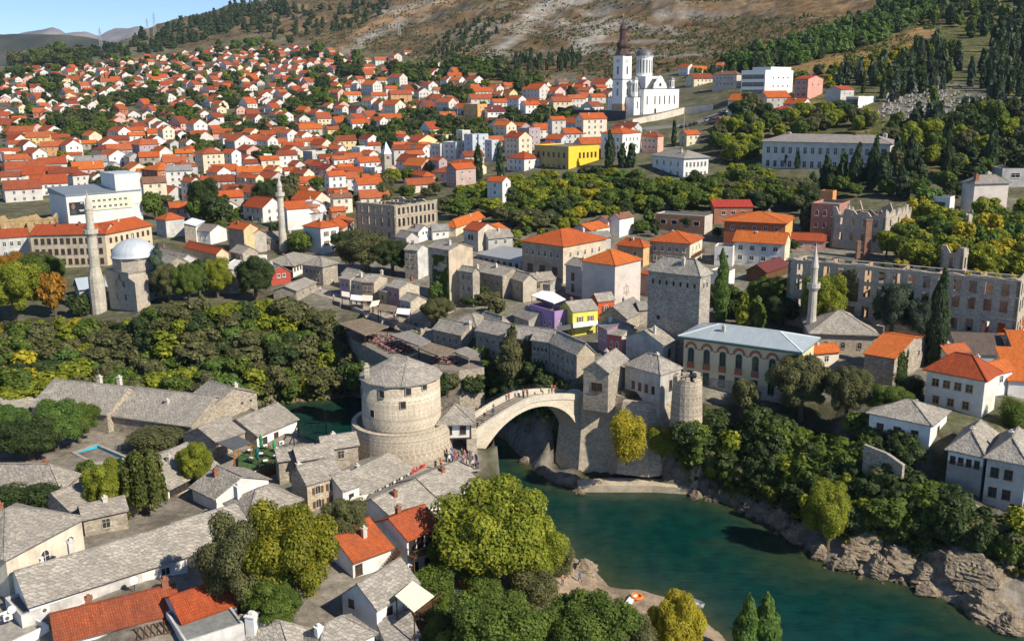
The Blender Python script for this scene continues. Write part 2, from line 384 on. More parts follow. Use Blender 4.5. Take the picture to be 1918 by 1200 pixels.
_ft=[at(u,v,z)for u,v,z in[(1088,738,15.2),(1146,735,15.8),(1172,744,15.4),(1215,757,15),(1250,754,15),(1240,920,0),(1150,930,-1),(1060,925,-1),(975,860,0)]]
_ft=[(p.x,p.y)for p in _ft];_fp=(at(640+953/3.836,640+642/3.836,15.2),at(640+1728/3.836,640+379/3.836,15.2));_fd=(_fp[1]-_fp[0]).normalized()
_q=_fp[1]+Vector((-_fd.y,_fd.x,0))*6.0;_ft=[(_q.x,_q.y)]+_ft+[((_fp[0]+_fd*14).x,(_fp[0]+_fd*14).y+6)]
GZ=np.where(inpoly(GX,GY,_ft),np.minimum(GZ,0.6+fbm(GX/2.0,GY/2.0,3,61)*2.4),GZ)
def ground(x,y):
 y=np.maximum(np.asarray(y,float),48.5);a=(np.asarray(x,float)/y-S0)/(S1-S0)*(NS-1);b=(np.log(y)-L0)/(L1-L0)*(NT-1)
 a=np.clip(a,0,NS-1.001);b=np.clip(b,0,NT-1.001);i=a.astype(int);j=b.astype(int);fa=a-i;fb=b-j
 return(GZ[j,i]*(1-fa)+GZ[j,i+1]*fa)*(1-fb)+(GZ[j+1,i]*(1-fa)+GZ[j+1,i+1]*fa)*fb
_ys=np.exp(np.linspace(L0+0.01,L1-0.01,2600))
def hit(u,v):
 dx,dy,dz=ray(u,v);t=_ys/dy;x=dx*t;z=CAM_H+dz*t;g=ground(x,_ys)
 k=np.nonzero(z<=np.maximum(g,0.0))[0]
 if len(k)==0:return None
 i=k[0];return Vector((x[i],_ys[i],max(float(g[i]),0.0)))
def gz(x,y):return max(float(ground(x,y)),0.0)
PU,PV=proj_np(GX,GY,GZ)
# terrain colour, painted as what the ground is made of
def poly_mask(poly):return inpoly(PU,PV,poly)
def soft(m,k=2):
 m=m.astype(float)
 for _ in range(k):
  m=(m+np.roll(m,1,0)+np.roll(m,-1,0)+np.roll(m,1,1)+np.roll(m,-1,1))/5
 return m[...,None]
C=np.zeros(GX.shape+(3,));C[:]=(0.14,0.13,0.09)
def lay(mask,col,amt=1.0):
 global C
 C=C*(1-mask*amt)+np.array(col)*mask*amt
n1=fbm(GX/9,GY/9,4,3)[...,None];n2=fbm(GX/40,GY/40,4,8)[...,None];n3=fbm(GX/120,GY/120,3,31)[...,None]
lay(np.clip(0.5+n1*3,0,1),(0.075,0.088,0.032),0.75)
lay(np.clip(n1*4-0.5,0,1),(0.30,0.26,0.20),0.85)
MOUNT=[(190,60),(280,78),(330,95),(420,72),(520,66),(610,85),(655,98),(740,98),(790,118),(850,138),(905,150),(1010,160),(1060,135),(1130,150),(1160,165),(1240,135),
   (1290,132),(1440,110),(1520,118),(1600,140),(1700,80),(1800,30),(1860,-40),(2300,-300),(2300,-900),(-300,-900),(-300,40),(150,80)]
mm=soft(poly_mask(MOUNT)&(GY>600),4)
lay(mm,(0.165,0.106,0.05))
lay(mm*np.clip(n1*4+0.1,0,1),(0.23,0.155,0.08),0.8)
lay(mm*np.clip(n2*4,0,1),(0.085,0.07,0.035),0.85)
n0=fbm(GX/4,GY/5,3,71)[...,None]
lay(mm*np.clip(n0*5-0.3,0,1),(0.05,0.05,0.022),0.85);lay(mm*np.clip(-n0*6-0.9,0,1),(0.30,0.27,0.235),0.8)
nr=fbm((GX+GY*0.7)/26,(GY*0.9-GX*0.6)/75,4,44)[...,None]
ctr=np.clip((PU-760)/260,0,1)*np.clip((1420-PU)/160,0,1)
lay(mm*np.clip(nr*7+0.2,0,1)*np.clip(ctr+0.12,0,1)[...,None],(0.25,0.23,0.205),0.85)
lay(mm*np.clip((700-PU)/300,0,1)[...,None],(0.08,0.07,0.038),0.5)
for P in([(1064,100),(1075,72),(1110,42),(1150,25),(1150,52),(1128,76),(1095,104),(1070,108)],[(880,118),(960,70),(1010,20),(1030,-10),(1045,-10),(1010,35),(968,80),(920,112),(890,128)],
   [(1010,0),(1100,-20),(1120,0),(1000,30),(960,62),(945,62)],[(640,100),(690,62),(760,35),(765,42),(700,72),(655,105)],[(700,25),(830,-5),(845,0),(740,32)]):
 lay(soft(poly_mask(P)&(GY>600),2)*np.clip(0.75+n1*1.5,0,1),(0.37,0.35,0.315),0.95)
for P in([(650,62),(740,25),(845,-5),(870,-5),(760,30),(660,68)],):
 lay(soft(poly_mask(P)&(GY>600),1),(0.42,0.26,0.13),0.8)
lay(soft(poly_mask([(1120,-10),(1180,-10),(1190,15),(1150,25),(1128,12)])&(GY>600),1)*np.clip(0.6+n1*3,0,1),(0.09,0.085,0.08),0.85)
CEM=[(1660,170),(1690,155),(1760,150),(1850,165),(1918,180),(2000,190),(2000,240),(1918,235),(1800,228),(1740,240),(1680,232),(1640,215)]
HILLR=[(1320,150),(1450,112),(1600,60),(1700,10),(1800,-30),(2300,-200),(2300,420),(1918,330),(1650,330),(1480,260),(1420,200)]
hr=soft(poly_mask(HILLR),4)
lay(hr,(0.085,0.095,0.035),0.85);lay(hr*np.clip(n1*4,0,1),(0.22,0.17,0.07),0.8)
lay(soft(poly_mask([(1450,135),(1560,105),(1640,90),(1720,50),(1760,58),(1660,110),(1600,125),(1480,145)])&(GY>450),3),(0.36,0.21,0.10),0.7)
lay(soft(poly_mask([(1850,-10),(1880,0),(1870,15),(1845,10)])&(GY>450),1),(0.5,0.28,0.12),0.8)
lay(soft(poly_mask([(1880,10),(1918,-5),(1990,-5),(1990,60),(1918,42),(1895,30)])&(GY>450),1),(0.12,0.10,0.09),0.8)
lay(soft(poly_mask(CEM),2),(0.19,0.175,0.15),0.75)
lay(soft(poly_mask([(880,168),(935,138),(1000,135),(1040,148),(1055,160),(940,168)])&(GY>500),2),(0.25,0.165,0.085),0.9)
# near ground
d_,w_,i_=river_d(GX,GY)
near=np.clip((300-GY)/40,0,1)[...,None]
west=(GY<215)&(~poly_mask([(900,600),(900,880),(1100,930),(1918,1190),(2500,1300),(2500,300),(900,300)]))&(PV>700)
lay(soft(west,3),(0.27,0.24,0.20),0.9)
east_pl=(GY>170)&(GY<330)&(PV<800)&(PU>560)
lay(soft(east_pl,25),(0.27,0.245,0.21),0.6)
slope=((d_<w_*1.02)&~i_)
stp=soft(slope,2)
lay(stp,(0.06,0.062,0.03));lay(stp*np.clip(n1*5+0.1,0,1),(0.20,0.18,0.15),0.9)
lay(soft((d_<np.minimum(w_*0.36,8))&~i_,1),(0.27,0.24,0.205),0.9)
lay(soft(poly_mask([(1030,1040),(1085,1050),(1130,1085),(1200,1100),(1290,1125),(1360,1180),(1400,1300),(1200,1300),(1000,1150),(1010,1060)])&(GZ>-0.5)&(GY<170),2),(0.37,0.285,0.20),0.95)
lay(soft(i_,1),(0.10,0.11,0.07))
def grid_mesh(name,X,Y,Z):
 r,c=X.shape;me=bpy.data.meshes.new(name)
 vv=np.stack([X,Y,Z],-1).reshape(-1,3)
 a=np.arange(r*c).reshape(r,c);fc=np.stack([a[:-1,:-1],a[:-1,1:],a[1:,1:],a[1:,:-1]],-1).reshape(-1,4)
 me.vertices.add(len(vv));me.vertices.foreach_set('co',vv.ravel())
 me.loops.add(fc.size);me.loops.foreach_set('vertex_index',fc.ravel().astype(np.int32))
 me.polygons.add(len(fc));me.polygons.foreach_set('loop_start',np.arange(0,fc.size,4,dtype=np.int32));me.polygons.foreach_set('loop_total',np.full(len(fc),4,np.int32))
 me.polygons.foreach_set('use_smooth',np.ones(len(fc),bool));me.update(calc_edges=True);return me
def paint(me,cols,name='Col'):
 at_=me.color_attributes.new(name,'FLOAT_COLOR','POINT')
 at_.data.foreach_set('color',np.concatenate([cols.reshape(-1,3),np.ones((cols.size//3,1))],1).ravel())
me=grid_mesh('terrain',GX,GY,GZ);paint(me,np.clip(C,0.01,1))
m,nt,b=mk('earth');p=wpos(nt)
ca=nt.nodes.new('ShaderNodeVertexColor');ca.layer_name='Col'
fa,_=noise(nt,p,0.55,8,0.78);fb,_=noise(nt,p,0.10,8,0.75)
c1=mixc(nt,0.7,ca.outputs[0],ramp(nt,fa,[(0.32,0.38),(0.66,1.5)]),'MULTIPLY')
c2=mixc(nt,0.75,c1,ramp(nt,fb,[(0.34,0.42),(0.66,1.42)]),'MULTIPLY')
ln(nt,c2,b.inputs['Base Color']);b.inputs['Roughness'].default_value=0.95;b.inputs['Specular IOR Level'].default_value=0.1
bump(nt,b,fa,0.9,0.5)
me.materials.append(m);EARTH=m
terrain=struct(put('terrain',me))
# river
wx=np.linspace(-330,190,300);wy=np.linspace(46,262,220);WX,WY=np.meshgrid(wx,wy)
me=grid_mesh('river',WX,WY,np.zeros(WX.shape));dd,_,ii=river_d(WX,WY)
sh=np.exp(-np.where(ii,dd,0)/3.2)+np.clip(fbm(WX/11,WY/11,3,77)*1.6-0.12,0,0.35)
wc=np.stack([np.clip(sh,0,1)]*3,-1);paint(me,wc)
m,nt,b=mk('river_water');p=wpos(nt)
ca=nt.nodes.new('ShaderNodeVertexColor');ca.layer_name='Col'
f1,_=noise(nt,p,0.35,4,0.6)
sx=nt.nodes.new('ShaderNodeMath');sx.operation='MULTIPLY';ln(nt,ca.outputs[0],sx.inputs[0]);ln(nt,ramp(nt,f1,[(0.3,0.4),(0.7,1.1)]),sx.inputs[1])
deep=ramp(nt,f1,[(0.3,(0.001,0.021,0.0195)),(0.72,(0.002,0.040,0.033))])
ln(nt,mixc(nt,sx.outputs[0],deep,(0.055,0.060,0.022)),b.inputs['Base Color'])
mq=nt.nodes.new('ShaderNodeMapping');mq.inputs['Rotation'].default_value=(0,0,R(-40));mq.inputs['Scale'].default_value=(0.03,0.16,1);ln(nt,p,mq.inputs[0]);f5,_=noise(nt,mq.outputs[0],1.0,5,0.65);ln(nt,ramp(nt,f5,[(0.35,0.05),(0.65,0.22)]),b.inputs['Roughness']);b.inputs['IOR'].default_value=1.33;b.inputs['Specular IOR Level'].default_value=0.33
mp=nt.nodes.new('ShaderNodeMapping');mp.inputs['Rotation'].default_value=(0,0,R(-35));mp.inputs['Scale'].default_value=(0.35,1.1,1);ln(nt,p,mp.inputs[0])
f2,_=noise(nt,mp.outputs[0],0.8,5,0.6)
bump(nt,b,f2,0.32,0.3)
me.materials.append(m);river=struct(put('river',me))
# distant hills beyond the town
def ridge(name,pts,Y,depth,colA,colB,jag,seed,zb=-60):
 us=np.linspace(pts[0][0],pts[-1][0],420);vs=np.interp(us,[p_[0]for p_ in pts],[p_[1]for p_ in pts])
 top=np.array([tuple(at_y(u,v,Y))for u,v in zip(us,vs)]);rows=26;X=[];Yy=[];Z=[]
 for r_ in range(rows+6):
  q=r_/rows
  if r_<=rows:y=Y-depth*(1-q);zz=zb+(top[:,2]-zb)*(q**1.3)
  else:y=Y+depth*0.25*(r_-rows);zz=top[:,2]*(1-0.15*(r_-rows))
  jj=fbm(top[:,0]/jag[0]+50,np.full(420,y/jag[0]),5,seed)*jag[1]*min(1.0,q*1.5)
  X.append(top[:,0]*(y/Y)**0.3);Yy.append(np.full(420,y));Z.append(zz+jj)
 X,Yy,Z=map(np.array,(X,Yy,Z));me=grid_mesh(name,X,Yy,Z)
 k=np.clip(0.5+fbm(X/jag[0]*3,Yy/jag[0]*3+Z/jag[0]*3,5,seed+3)*2.4,0,1)[...,None]
 paint(me,np.array(colA)*(1-k)+np.array(colB)*k);me.materials.append(EARTH);return struct(put(name,me))
ridge('hill',[(-900,60),(-400,66),(0,69),(60,68),(115,69),(160,74),(230,92),(330,118),(700,200)],4200,1500,(0.028,0.036,0.026),(0.085,0.078,0.06),(420,60),5)
ridge('mountain',[(-1200,40),(-500,55),(-100,60),(10,62),(28,55),(45,47),(70,44),(98,43),(112,50),(122,58),(130,56),(160,55),(185,60),(200,55),(215,51),(240,52),(250,49),(262,47),(280,52),(340,60),(700,90)],9000,2200,(0.13,0.12,0.125),(0.30,0.27,0.27),(700,190),15)
# ------------------------------------------------------------------ building kit
def solve(e0,e1,e2,vb,main=None,zb=None):
 """px corners of the eaves (near corner, left end, right end) -> base point, angle, lengths, height"""
 u0,v0=e0;ub=u0
 for _ in range(4):
  if zb is None:
   g=hit(ub,vb)
  else:g=at(ub,vb,zb)
  lo,hi=0.0,80.0
  for _k in range(40):
   mid=(lo+hi)/2
   if proj(g.x,g.y,g.z+mid)[1]>v0:lo=mid
   else:hi=mid
  ub+=u0-proj(g.x,g.y,g.z+lo)[0]
 h=lo;ze=g.z+h;E0=Vector((g.x,g.y,ze))
 isn=lambda e:isinstance(e,(int,float))
 D1=None if isn(e1)else at(e1[0],e1[1],ze)-E0
 D2=None if isn(e2)else at(e2[0],e2[1],ze)-E0
 if main is None:
  if D1 is None:main='R'
  elif D2 is None:main='L'
  else:main='R' if abs(e2[0]-u0)>abs(e1[0]-u0)else 'L'
 def fit(d,ut):
  best=(1e9,3.0)
  for L in np.arange(1.0,90,0.1):
   q=E0+d*L;e=abs(proj(q.x,q.y,ze)[0]-ut)
   if e<best[0]:best=(e,L)
  return best[1]
 if main=='R':
  ax=D2.normalized();a=D2.length;ay=Vector((-ax.y,ax.x,0));b=e1 if isn(e1)else fit(ay,e1[0])
 else:
  ay=D1.normalized();b=D1.length;ax=Vector((ay.y,-ay.x,0));a=e2 if isn(e2)else fit(ax,e2[0])
 m_,s_=(a,b)if main=='R' else(b,a);sn=isn(e1)if main=='R' else isn(e2)
 if m_>56 or m_<2.2 or(not sn and(s_>20 or s_<2.2)):
  an=R(50);ax=Vector((math.cos(an),math.sin(an),0));ay=Vector((-ax.y,ax.x,0))
  a=e2 if isn(e2)else fit(ax,e2[0]);b=e1 if isn(e1)else fit(ay,e1[0])
 return Vector((g.x,g.y,g.z)),math.atan2(ax.y,ax.x),a,b,h
WIN={}
def win_mesh(w,h,style,fm):
 k=(round(w,2),round(h,2),style,fm.name)
 if k in WIN:return WIN[k]
 f=MB();p=MB();t=0.09;d=0.07
 arch=style in('arch','archshut','ornate')
 if arch:
  n=8;pts=[(-w/2,-h/2),(w/2,-h/2)]+[(w/2*math.cos(math.pi*i/n),h/2-w/2+w/2*math.sin(math.pi*i/n))for i in range(n+1)]
  out=[(-w/2-t,-h/2-t),(w/2+t,-h/2-t)]+[((w/2+t)*math.cos(math.pi*i/n),h/2-w/2+(w/2+t)*math.sin(math.pi*i/n))for i in range(n+1)]
  for i in range(len(pts)):
   j=(i+1)%len(pts)
   f.face([(out[i][0],-d,out[i][1]),(out[j][0],-d,out[j][1]),(pts[j][0],-d,pts[j][1]),(pts[i][0],-d,pts[i][1])])
   f.face([(out[i][0],-d,out[i][1]),(out[i][0],0,out[i][1]),(out[j][0],0,out[j][1]),(out[j][0],-d,out[j][1])])
  p.face([(x,-0.02,z)for x,z in pts])
 else:
  f.box(-w/2-t,-d,-h/2-t,w/2+t,0.01,-h/2);f.box(-w/2-t,-d,h/2,w/2+t,0.01,h/2+t)
  f.box(-w/2-t,-d,-h/2,-w/2,0.01,h/2);f.box(w/2,-d,-h/2,w/2+t,0.01,h/2)
  p.face([(-w/2,-0.02,-h/2),(w/2,-0.02,-h/2),(w/2,-0.02,h/2),(-w/2,-0.02,h/2)])
 if style!='hole':
  f.box(-0.03,-0.045,-h/2,0.03,-0.021,h/2-0.02)
  if h>1.2:f.box(-w/2,-0.045,h*0.12,w/2,-0.021,h*0.12+0.05)
  f.box(-w/2-t-0.05,-0.16,-h/2-t-0.08,w/2+t+0.05,0.01,-h/2-t)
 if style in('shut','archshut'):
  for s in(-1,1):f.box(s*(w/2+t+w*0.25)-w*0.25,-0.08,-h/2,s*(w/2+t+w*0.25)+w*0.25,-0.005,h/2-(0.2 if arch else 0),1)
 WIN[k]=(f.mesh('window',[fm,WOOD]),p.mesh('pane',[HOLE if style=='hole' else GLASS]));return WIN[k]
FR_W=flat((0.72,0.71,0.68),0.6);FR_B=WOOD;FR_S=stone((0.5,0.45,0.38),0.5,0.3,0.1)
def add_win(root,face,x,z,w,h,style,fm,a,b,pane=True):
 me,pm=win_mesh(w,h,style,fm)
 if face=='R':loc,r_=(x,0,z),0
 elif face=='L':loc,r_=(0,x,z),R(-90)
 elif face=='B':loc,r_=(x,b,z),R(180)
 else:loc,r_=(a,x,z),R(90)
 o=put('window',me,root,loc,r_);put('pane',pm,o);return o
def roof_parts(kind,a,b,h,rise,o,ridge,t=0.16):
 """list of top polygons (each ccw from above) and ridge lines, plus wall gable polygons"""
 polys,lines,gab=[],[],[]
 x0,x1,y0,y1=-o,a+o,-o,b+o
 if kind=='gable':
  if ridge=='x':
   k=rise/(b/2);e=h-o*k;g=0.25;yc=b/2
   polys=[[(-g,y0,e),(a+g,y0,e),(a+g,yc,h+rise),(-g,yc,h+rise)],[(a+g,y1,e),(-g,y1,e),(-g,yc,h+rise),(a+g,yc,h+rise)]]
   lines=[((-g,yc,h+rise),(a+g,yc,h+rise))]
   gab=[[(0,b,h),(0,0,h),(0,yc,h+rise)],[(a,0,h),(a,b,h),(a,yc,h+rise)]]
  else:
   k=rise/(a/2);e=h-o*k;g=0.25;xc=a/2
   polys=[[(x0,b+g,e),(x0,-g,e),(xc,-g,h+rise),(xc,b+g,h+rise)],[(x1,-g,e),(x1,b+g,e),(xc,b+g,h+rise),(xc,-g,h+rise)]]
   lines=[((xc,-g,h+rise),(xc,b+g,h+rise))]
   gab=[[(0,0,h),(a,0,h),(xc,0,h+rise)],[(a,b,h),(0,b,h),(xc,b,h+rise)]]
 elif kind=='hip':
  e=h-0.02;s=min(a,b)/2
  if a>=b:r0,r1=(s,b/2,h+rise),(a-s,b/2,h+rise)
  else:r0,r1=(a/2,s,h+rise),(a/2,b-s,h+rise)
  A,B,C_,D=(x0,y0,e),(x1,y0,e),(x1,y1,e),(x0,y1,e)
  if a>=b:polys=[[A,B,r1,r0],[B,C_,r1],[C_,D,r0,r1],[D,A,r0]];lines=[(r0,r1),(A,r0),(D,r0),(B,r1),(C_,r1)]
  else:polys=[[D,A,r0,r1],[A,B,r0],[B,C_,r1,r0],[C_,D,r1]];lines=[(r0,r1),(A,r0),(B,r0),(C_,r1),(D,r1)]
 elif kind=='shedx':
  polys=[[(x0,y0,h),(x1,y0,h),(x1,y1,h+rise),(x0,y1,h+rise)]]
  gab=[[(0,b,h),(0,0,h),(0,b,h+rise)],[(a,0,h),(a,b,h),(a,b,h+rise)],[(a,b,h),(0,b,h),(0,b,h+rise),(a,b,h+rise)]]
 elif kind=='shedy':
  polys=[[(x0,y1,h),(x0,y0,h),(x1,y0,h+rise),(x1,y1,h+rise)]]
  gab=[[(0,0,h),(a,0,h),(a,0,h+rise)],[(a,b,h),(0,b,h),(a,b,h+rise)],[(a,0,h),(a,b,h),(a,b,h+rise),(a,0,h+rise)]]
 return polys,lines,gab
def uneven(rb,q,amp):
 if amp==0 or len(q)<3:rb.face(q);return
 q=[Vector(x)for x in q];q4=q if len(q)==4 else[q[0],q[1],q[2],q[2]]
 n=max(2,min(14,int((q4[1]-q4[0]).length/1.1)));m=max(2,min(7,int((q4[3]-q4[0]).length/1.1)));G_=[]
 for j in range(m+1):
  t=j/m;A,B_=q4[0].lerp(q4[3],t),q4[1].lerp(q4[2],t);rw=[]
  for i in range(n+1):
   c=A.lerp(B_,i/n);c.z+=random.uniform(-amp,amp)-amp*1.6*math.sin(math.pi*i/n)*math.sin(math.pi*t);rw.append(c)
  G_.append(rw)
 for j in range(m):
  for i in range(n):
   a,b,c,d=G_[j][i],G_[j][i+1],G_[j+1][i+1],G_[j+1][i]
   if(c-d).length<1e-3:rb.face([a,b,c])
   else:rb.face([a,b,c]);rb.face([a,c,d])
DBG=[]
def house(name,label,cat,P,ang,a,b,h,roof='gable',rise=2.0,wall=None,rm=None,ridge='x',over=0.35,wins=(),chim=(),group=None,fm=None,capm=None,base=None,basem=None,wallL=None,found=3.0,roofname='roof',cap=True,ridgew=0.28,par=0.5):
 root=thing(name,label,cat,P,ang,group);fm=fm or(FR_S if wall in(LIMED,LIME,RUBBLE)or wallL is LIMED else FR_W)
 wall=wall or plaster((0.78,0.76,0.72));mats=[wall,wallL or wall,basem or wall]
 w=MB()
 hw=h+(par if roof=='flat' else 0)
 z0=-found
 zb_=base if base else z0
 if base:
  e=0.02
  w.box(-e,-e,z0,a+e,b+e,base,2)
 w.face([(0,0,zb_),(a,0,zb_),(a,0,hw),(0,0,hw)],0);w.face([(a,b,zb_),(0,b,zb_),(0,b,hw),(a,b,hw)],0)
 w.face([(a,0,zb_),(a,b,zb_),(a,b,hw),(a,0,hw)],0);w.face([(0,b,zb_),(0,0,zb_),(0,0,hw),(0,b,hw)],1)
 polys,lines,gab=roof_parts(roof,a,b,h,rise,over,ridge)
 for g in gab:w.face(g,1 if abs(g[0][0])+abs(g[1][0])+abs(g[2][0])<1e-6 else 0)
 if roof=='flat':
  t=0.25
  w.face([(a-t,t,h),(t,t,h),(t,t,hw),(a-t,t,hw)],0);w.face([(t,b-t,h),(a-t,b-t,h),(a-t,b-t,hw),(t,b-t,hw)],0)
  w.face([(a-t,b-t,h),(a-t,t,h),(a-t,t,hw),(a-t,b-t,hw)],0);w.face([(t,t,h),(t,b-t,h),(t,b-t,hw),(t,t,hw)],0)
  w.face([(0,0,hw),(a,0,hw),(a-t,t,hw),(t,t,hw)]);w.face([(a,0,hw),(a,b,hw),(a-t,b-t,hw),(a-t,t,hw)])
  w.face([(a,b,hw),(0,b,hw),(t,b-t,hw),(a-t,b-t,hw)]);w.face([(0,b,hw),(0,0,hw),(t,t,hw),(t,b-t,hw)])
 w.build('wall',mats,root)
 rb=MB();T=0.17
 if roof=='flat':
  rb.face([(0.25,0.25,h),(a-0.25,0.25,h),(a-0.25,b-0.25,h),(0.25,b-0.25,h)])
 for p in polys:
  up=[(q[0],q[1],q[2]+T)for q in p];uneven(rb,up,0.055 if rm in(SLAB,SLABL,SLABD)else 0.025 if P.y<330 else 0);rb.face(list(reversed(p)))
  for i in range(len(p)):
   j=(i+1)%len(p);rb.face([p[i],p[j],up[j],up[i]])
 if cap:
  for p,q in lines:rb.bar((p[0],p[1],p[2]+T),(q[0],q[1],q[2]+T),ridgew,0.14,1)
 ro=rb.build(roofname,[rm or T_OR,capm or rm or T_OR],root)
 for c in chim:
  fx,fy,ch=c[:3];cw=c[3]if len(c)>3 else 0.7;cb=MB();x,y=fx*a,fy*b
  ch=max(0.9,ch*0.8);cb.box(x-cw/2,y-cw/2,h-0.2,x+cw/2,y+cw/2,h+ch);cb.box(x-cw/2-0.09,y-cw/2-0.09,h+ch,x+cw/2+0.09,y+cw/2+0.09,h+ch+0.14)
  cb.box(x-cw/4,y-cw/4,h+ch+0.14,x+cw/4,y+cw/4,h+ch+0.45)
  cb.build('chimney',c[4]if len(c)>4 else(plaster((0.6,0.55,0.48))if random.random()<0.6 else stone((0.36,0.16,0.10),0.3,0.1)),ro)
 for wn_ in wins:
  face,cols,drops,ww,wh=wn_[:5];st=wn_[5]if len(wn_)>5 else 'sq';m0=wn_[6]if len(wn_)>6 else 0.12;m1=wn_[7]if len(wn_)>7 else 1-m0
  fmm=wn_[8]if len(wn_)>8 else fm
  L=a if face in 'RB' else b
  for dz in drops:
   z=h-dz
   for i in range(cols):
    x=L*(m0+(m1-m0)*((i+0.5)/cols))
    add_win(root,face,x,z,ww,wh,st,fmm,a,b)
 return root
def K(ox,oy,s=2.997):return lambda x,y:(ox+x/s,oy+y/s)
def B(name,label,cat,q,e0,e1,e2,vb,roof='gable',rise=2.0,main=None,zb=None,**kw):
 """q maps crop coordinates to photo pixels; e1/e2 may be lengths in metres"""
 E0=q(*e0);E1=e1 if isinstance(e1,(int,float))else q(*e1);E2=e2 if isinstance(e2,(int,float))else q(*e2)
 P,ang,a,b,h=solve(E0,E1,E2,q(0,vb)[1],main,zb)
 DBG.append((label[:44],round(a,1),round(b,1),round(h,1),tuple(round(x)for x in P),round(math.degrees(ang))))
 if 'chim' not in kw and roof in('gable','hip')and random.random()<0.55:kw['chim']=[(random.uniform(.25,.75),random.uniform(.3,.7),rise*.7+.9,0.6)]
 if 'wf' in kw:kw['wins']=kw.pop('wf')(a,b,h)
 r_=house(name,label,cat,P,ang,a,b,h,roof,rise*(1 if 'shed' in roof else 0.7),**kw)
 r_['_d']=0;del r_['_d']
 return r_,a,b,h
WH=plaster((0.80,0.785,0.75));CREAM=plaster((0.72,0.64,0.47));BE=plaster((0.60,0.50,0.37),0.45);GRY=plaster((0.50,0.49,0.47),0.5)
YE=plaster((0.74,0.55,0.20));OC=plaster((0.66,0.40,0.16));PK=plaster((0.66,0.40,0.33));MV=plaster((0.42,0.34,0.36));BL=plaster((0.52,0.57,0.62));GN=plaster((0.50,0.56,0.38))
WG=plaster((0.60,0.59,0.57),0.6);BK=stone((0.46,0.20,0.11),0.28,0.12,0.25,1.25)
GREYR=slab((0.30,0.295,0.29),2.0)
# ------------------------------------------------------------------ old town, near (west) bank
q=K(0,800)
B('stone_hall','pale stone hall with two arched windows under a slab roof at the lower left edge','hall',q,(30,738),11.0,(456,512),960,'hip',4.2,wall=plaster((0.70,0.62,0.50),0.5),rm=SLAB,over=0.5,
 wins=[('R',2,[2.6],1.2,2.2,'arch',0.30,0.98)])
B('slab_house','very long low house with one continuous stone slab roof above a dark flat terrace','house',q,(160,985),8.6,(1045,706),1090,'gable',3.0,wall=WH,rm=SLABL,ridge='x',over=0.6,chim=[(0.35,0.6,4.4)],wins=[('R',4,[1.5],1.0,0.9,'sq',0.15,0.95)])
B('slab_house','shorter slab roofed house continuing the long low roof beyond a dark step','house',q,(1062,712),9.4,(1420,592),790,'gable',3.5,wall=CREAM,rm=SLABL,ridge='x',over=0.5,wins=[('R',3,[1.4],1.1,1.2)])
B('tiled_house','white house with a long rusty tiled roof beside the dark flat terraces','house',q,(316,1200),6.4,(1010,1022),1290,'gable',2.2,wall=WH,rm=T_OLD,ridge='x',over=0.5,
 chim=[(0.30,0.62,2.6,0.7),(0.93,0.5,3.1,0.7)],wins=[('R',3,[1.6],1.9,1.1,'sq',0.16,0.98,FR_B)])
B('tiled_house','small lavender walled house with a brick red tiled roof under the golden green tree','house',q,(1022,1090),6.4,(1330,985),1150,'gable',2.2,wall=plaster((0.60,0.56,0.60)),rm=T_RED,ridge='x',over=0.4,wins=[('R',3,[1.3],1.2,0.9,'sq',0.1,0.9,FR_B)])
FLT=flat((0.16,0.16,0.155),0.85,0,0.3)
B('flat_roof_house','low building with a dark grey flat roof below the long slab roof','house',q,(120,1075),5.6,(800,835),1150,'flat',0,wall=WG,rm=FLT,par=0.4)
B('flat_roof_house','low building with a beige gravel flat roof in the bottom left corner','house',q,(20,1250),7.0,(275,1130),1330,'flat',0,wall=WH,rm=flat((0.30,0.28,0.25),0.9,0,0.3),par=0.5,main='R')
B('flat_roof_house','low grey flat roof with two square skylights at the bottom edge','house',q,(1040,1215),7.5,(1370,1110),1270,'flat',0,wall=WG,rm=flat((0.20,0.205,0.20),0.85,0,0.25),par=0.25)
B('slab_house','white house with dark framed windows and a hipped slab roof behind the golden green tree','house',q,(1405,500),(1290,408),(1668,410),620,'hip',3.2,wall=WH,rm=SLAB,over=0.7,fm=FR_B,chim=[(0.15,0.85,3.4,1.1,WH)],
 wins=[('R',4,[1.5],0.95,1.0,'sq',0.05,0.97,FR_B),('L',1,[1.5],0.8,1.0,'sq',0.2,0.8,FR_B)])
B('slab_house','grey slab roofed wing joined behind the white hipped house by the courtyard','house',q,(1212,396),(1078,332),9.0,480,'gable',2.6,wall=WH,rm=SLAB,ridge='y',over=0.5,fm=FR_B,main='L')
B('stone_cottage','stone cottage with one window and a slab roof left of the weeping willow','cottage',q,(412,487),9.0,(560,428),575,'gable',2.8,wall=RUBBLE,rm=SLAB,ridge='x',over=0.3,wins=[('R',1,[1.6],0.9,1.1,'sq',0.3,0.95,FR_B)])
B('slab_house','broad grey slab roof with a small chimney at the left edge below the garden trees','house',q,(340,352),(-160,345),(440,300),450,'hip',4.0,wall=RUBBLE,rm=SLAB,main='L',over=0.4,chim=[(0.7,0.3,3.4)])
B('slab_house','long slab roofed barn with a band of dark windows beside the blue pool','house',q,(942,342),12.0,(1215,205),400,'gable',3.6,wall=WH,rm=SLABL,ridge='x',over=0.5,fm=FR_B,wins=[('R',3,[1.0],1.5,0.9,'sq',0.02,0.5,FR_B)])
q=K(0,400)
B('slab_house','small slab roofed shed at the left edge above the garden trees','house',q,(90,1110),9,(240,1048),1170,'gable',2.6,wall=RUBBLE,rm=SLABL,ridge='x')
B('slab_house','wide sprawling slab roof with two little chimneys on the river side of the left bank','house',q,(175,1078),13,(600,1125),1190,'gable',4.5,wall=RUBBLE,rm=SLABL,ridge='x',over=0.4,chim=[(0.55,0.6,5.2),(0.75,0.7,5)],main='R')
